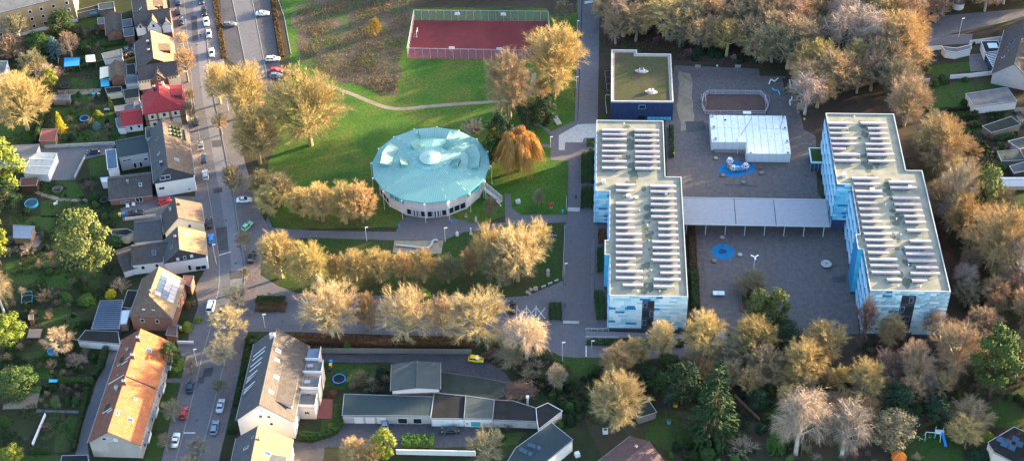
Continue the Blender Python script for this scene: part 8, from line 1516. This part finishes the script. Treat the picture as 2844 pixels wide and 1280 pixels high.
tag(m.build('dry_grass','dry_grass'),'tall straw-coloured grass of the unmown meadow',None,None,'stuff')
m = MB(); veg('undergrowth_twig',(.16,.115,.085),(.09,.066,.052),rand=0); veg('undergrowth_leaf',(.040,.066,.022),(.024,.040,.018),rand=0)
for zone,n_,gr in (([('A1',0,240),('A1',740,200),('A1',880,860),('A1',840,1040),('A1',0,1050)],8000,.5),([('A2',0,220),('A2',700,200),('A2',900,520),('A2',800,1100),('A2',0,1100)],9000,.5),([('A3',0,0),('A3',640,0),('A3',760,350),('A3',560,1100),('A3',0,1159)],9000,.5),([('D1',90,200),('D1',1580,200),('D1',1550,760),('D1',1500,540),('D1',1240,490),('D1',620,440),('D1',100,335)],9000,.1),([('D3',60,430),('D3',700,420),('D3',1600,560),('E3',440,300),('E3',1200,320),('E3',1300,640),('E3',500,1000),('D3',1400,1120),('D3',900,1100),('D3',60,800)],22000,.35),([('E2',940,300),('E2',1400,420),('E2',1640,560),('E3',1640,520),('E3',1250,560),('E2',1150,1050)],9000,.2),([('C3',560,290),('C3',1100,400),('C3',1480,520),('C3',1560,900),('C3',1240,900),('C3',1100,680)],9000,.4),([('B3',640,225),('C3',820,275),('C3',560,330),('B3',640,330)],7000,.15),([('E1',850,830),('E1',1640,820),('E2',1640,100),('E2',1400,60),('E1',1050,1000)],6000,.5)):
    zone = poly2(zone); xs,ys = [p[0] for p in zone],[p[1] for p in zone]; k = 0
    for t in range(n_):
        p = (rnd.uniform(min(xs),max(xs)),rnd.uniform(min(ys),max(ys))); dn = mnoise.noise(Vector((p[0] * .16,p[1] * .16,2)))
        if dn < -.05 or not inside(p,zone): continue
        m.cur = 1 if mnoise.noise(Vector((p[0] * .1,p[1] * .1,8))) + gr - .25 > rnd.random() * .5 else 0; q = Vector((p[0],p[1],0)); h = rnd.uniform(.3,.8) * (1 + dn)
        for j in range(3): d = Vector((rnd.gauss(0,.6),rnd.gauss(0,.6),1)).normalized(); ribbon(m,q + Vector((rnd.gauss(0,.2),rnd.gauss(0,.2),0)),d,h,.07 if m.cur == 0 else .2)
tag(m.build('undergrowth',['undergrowth_twig','undergrowth_leaf']),'low tangled undergrowth of gardens, thickets and wood',None,None,'stuff')
m = MB(); veg('fallen_leaf',(.20,.085,.045),(.12,.05,.03),rand=0)
for zone,n_ in ((poly2([('D1',80,250),('D1',1560,250),('D1',1540,560),('D1',1240,500),('D1',600,470)]),3500),(poly2([('A1',1260,0),('A1',1345,0),('A2',1600,820),('A3',1540,160),('A3',1440,160),('A2',1500,820)]),900),(poly2([('B2',260,100),('B2',380,300),('B2',420,900),('B3',340,200),('B3',190,900),('B3',120,900),('B3',240,300),('B2',330,880)]),1800),(poly2([('B1',600,900),('B1',1000,900),('B1',950,1100),('B1',560,1100)]),900),(poly2([('B2',560,860),('C2',1150,860),('C2',1000,1020),('B2',700,1010)]),2200),(poly2([('C1',700,700),('C1',1280,600),('C1',1290,820),('C1',700,880)]),1200),(poly2([('D1',620,500),('D1',1230,515),('D1',1500,600),('D1',1540,900),('D1',1480,900),('D1',1400,620),('D1',620,560)]),900),(poly2([('D2',760,560),('D2',820,560),('D2',860,1159),('D2',780,1159)]),500),(poly2([('E2',900,300),('E2',1080,800),('E2',1120,1000),('E2',1180,1000),('E2',1040,500)]),1200),(poly2([('B2',450,450),('B2',1240,480),('B2',1240,560),('B2',600,570)]),1500)):
    xs,ys = [p[0] for p in zone],[p[1] for p in zone]; k = t = 0
    while k < n_ and t < n_ * 30:
        t += 1; p = (rnd.uniform(min(xs),max(xs)),rnd.uniform(min(ys),max(ys)))
        if inside(p,zone): leaf(m,Vector((p[0],p[1],.10 + rnd.uniform(0,.03))),(Vector((0,0,1)) + rvec() * .3).normalized(),rnd.uniform(.06,.16)); k += 1
tag(m.build('fallen_leaves','fallen_leaf'),'fallen brown leaves on pavements and woodland floor',None,None,'stuff')
for c in list(bpy.data.meshes):
    if c.users == 0: bpy.data.meshes.remove(c)

dup = {}
for o in scene.objects:
    if o.parent is None and o.get('category') in ('tree','shrub','bush'): dup.setdefault(o['label'],[]).append(o)
for lb,os_ in dup.items():
    if len(os_) > 1:
        for i,o in enumerate(sorted(os_,key=lambda q: q.location.x)): o['label'] = lb.replace('middling ','mid-sized ').replace(' bare tree',' tree') + f', {ordinal(i)} from left'
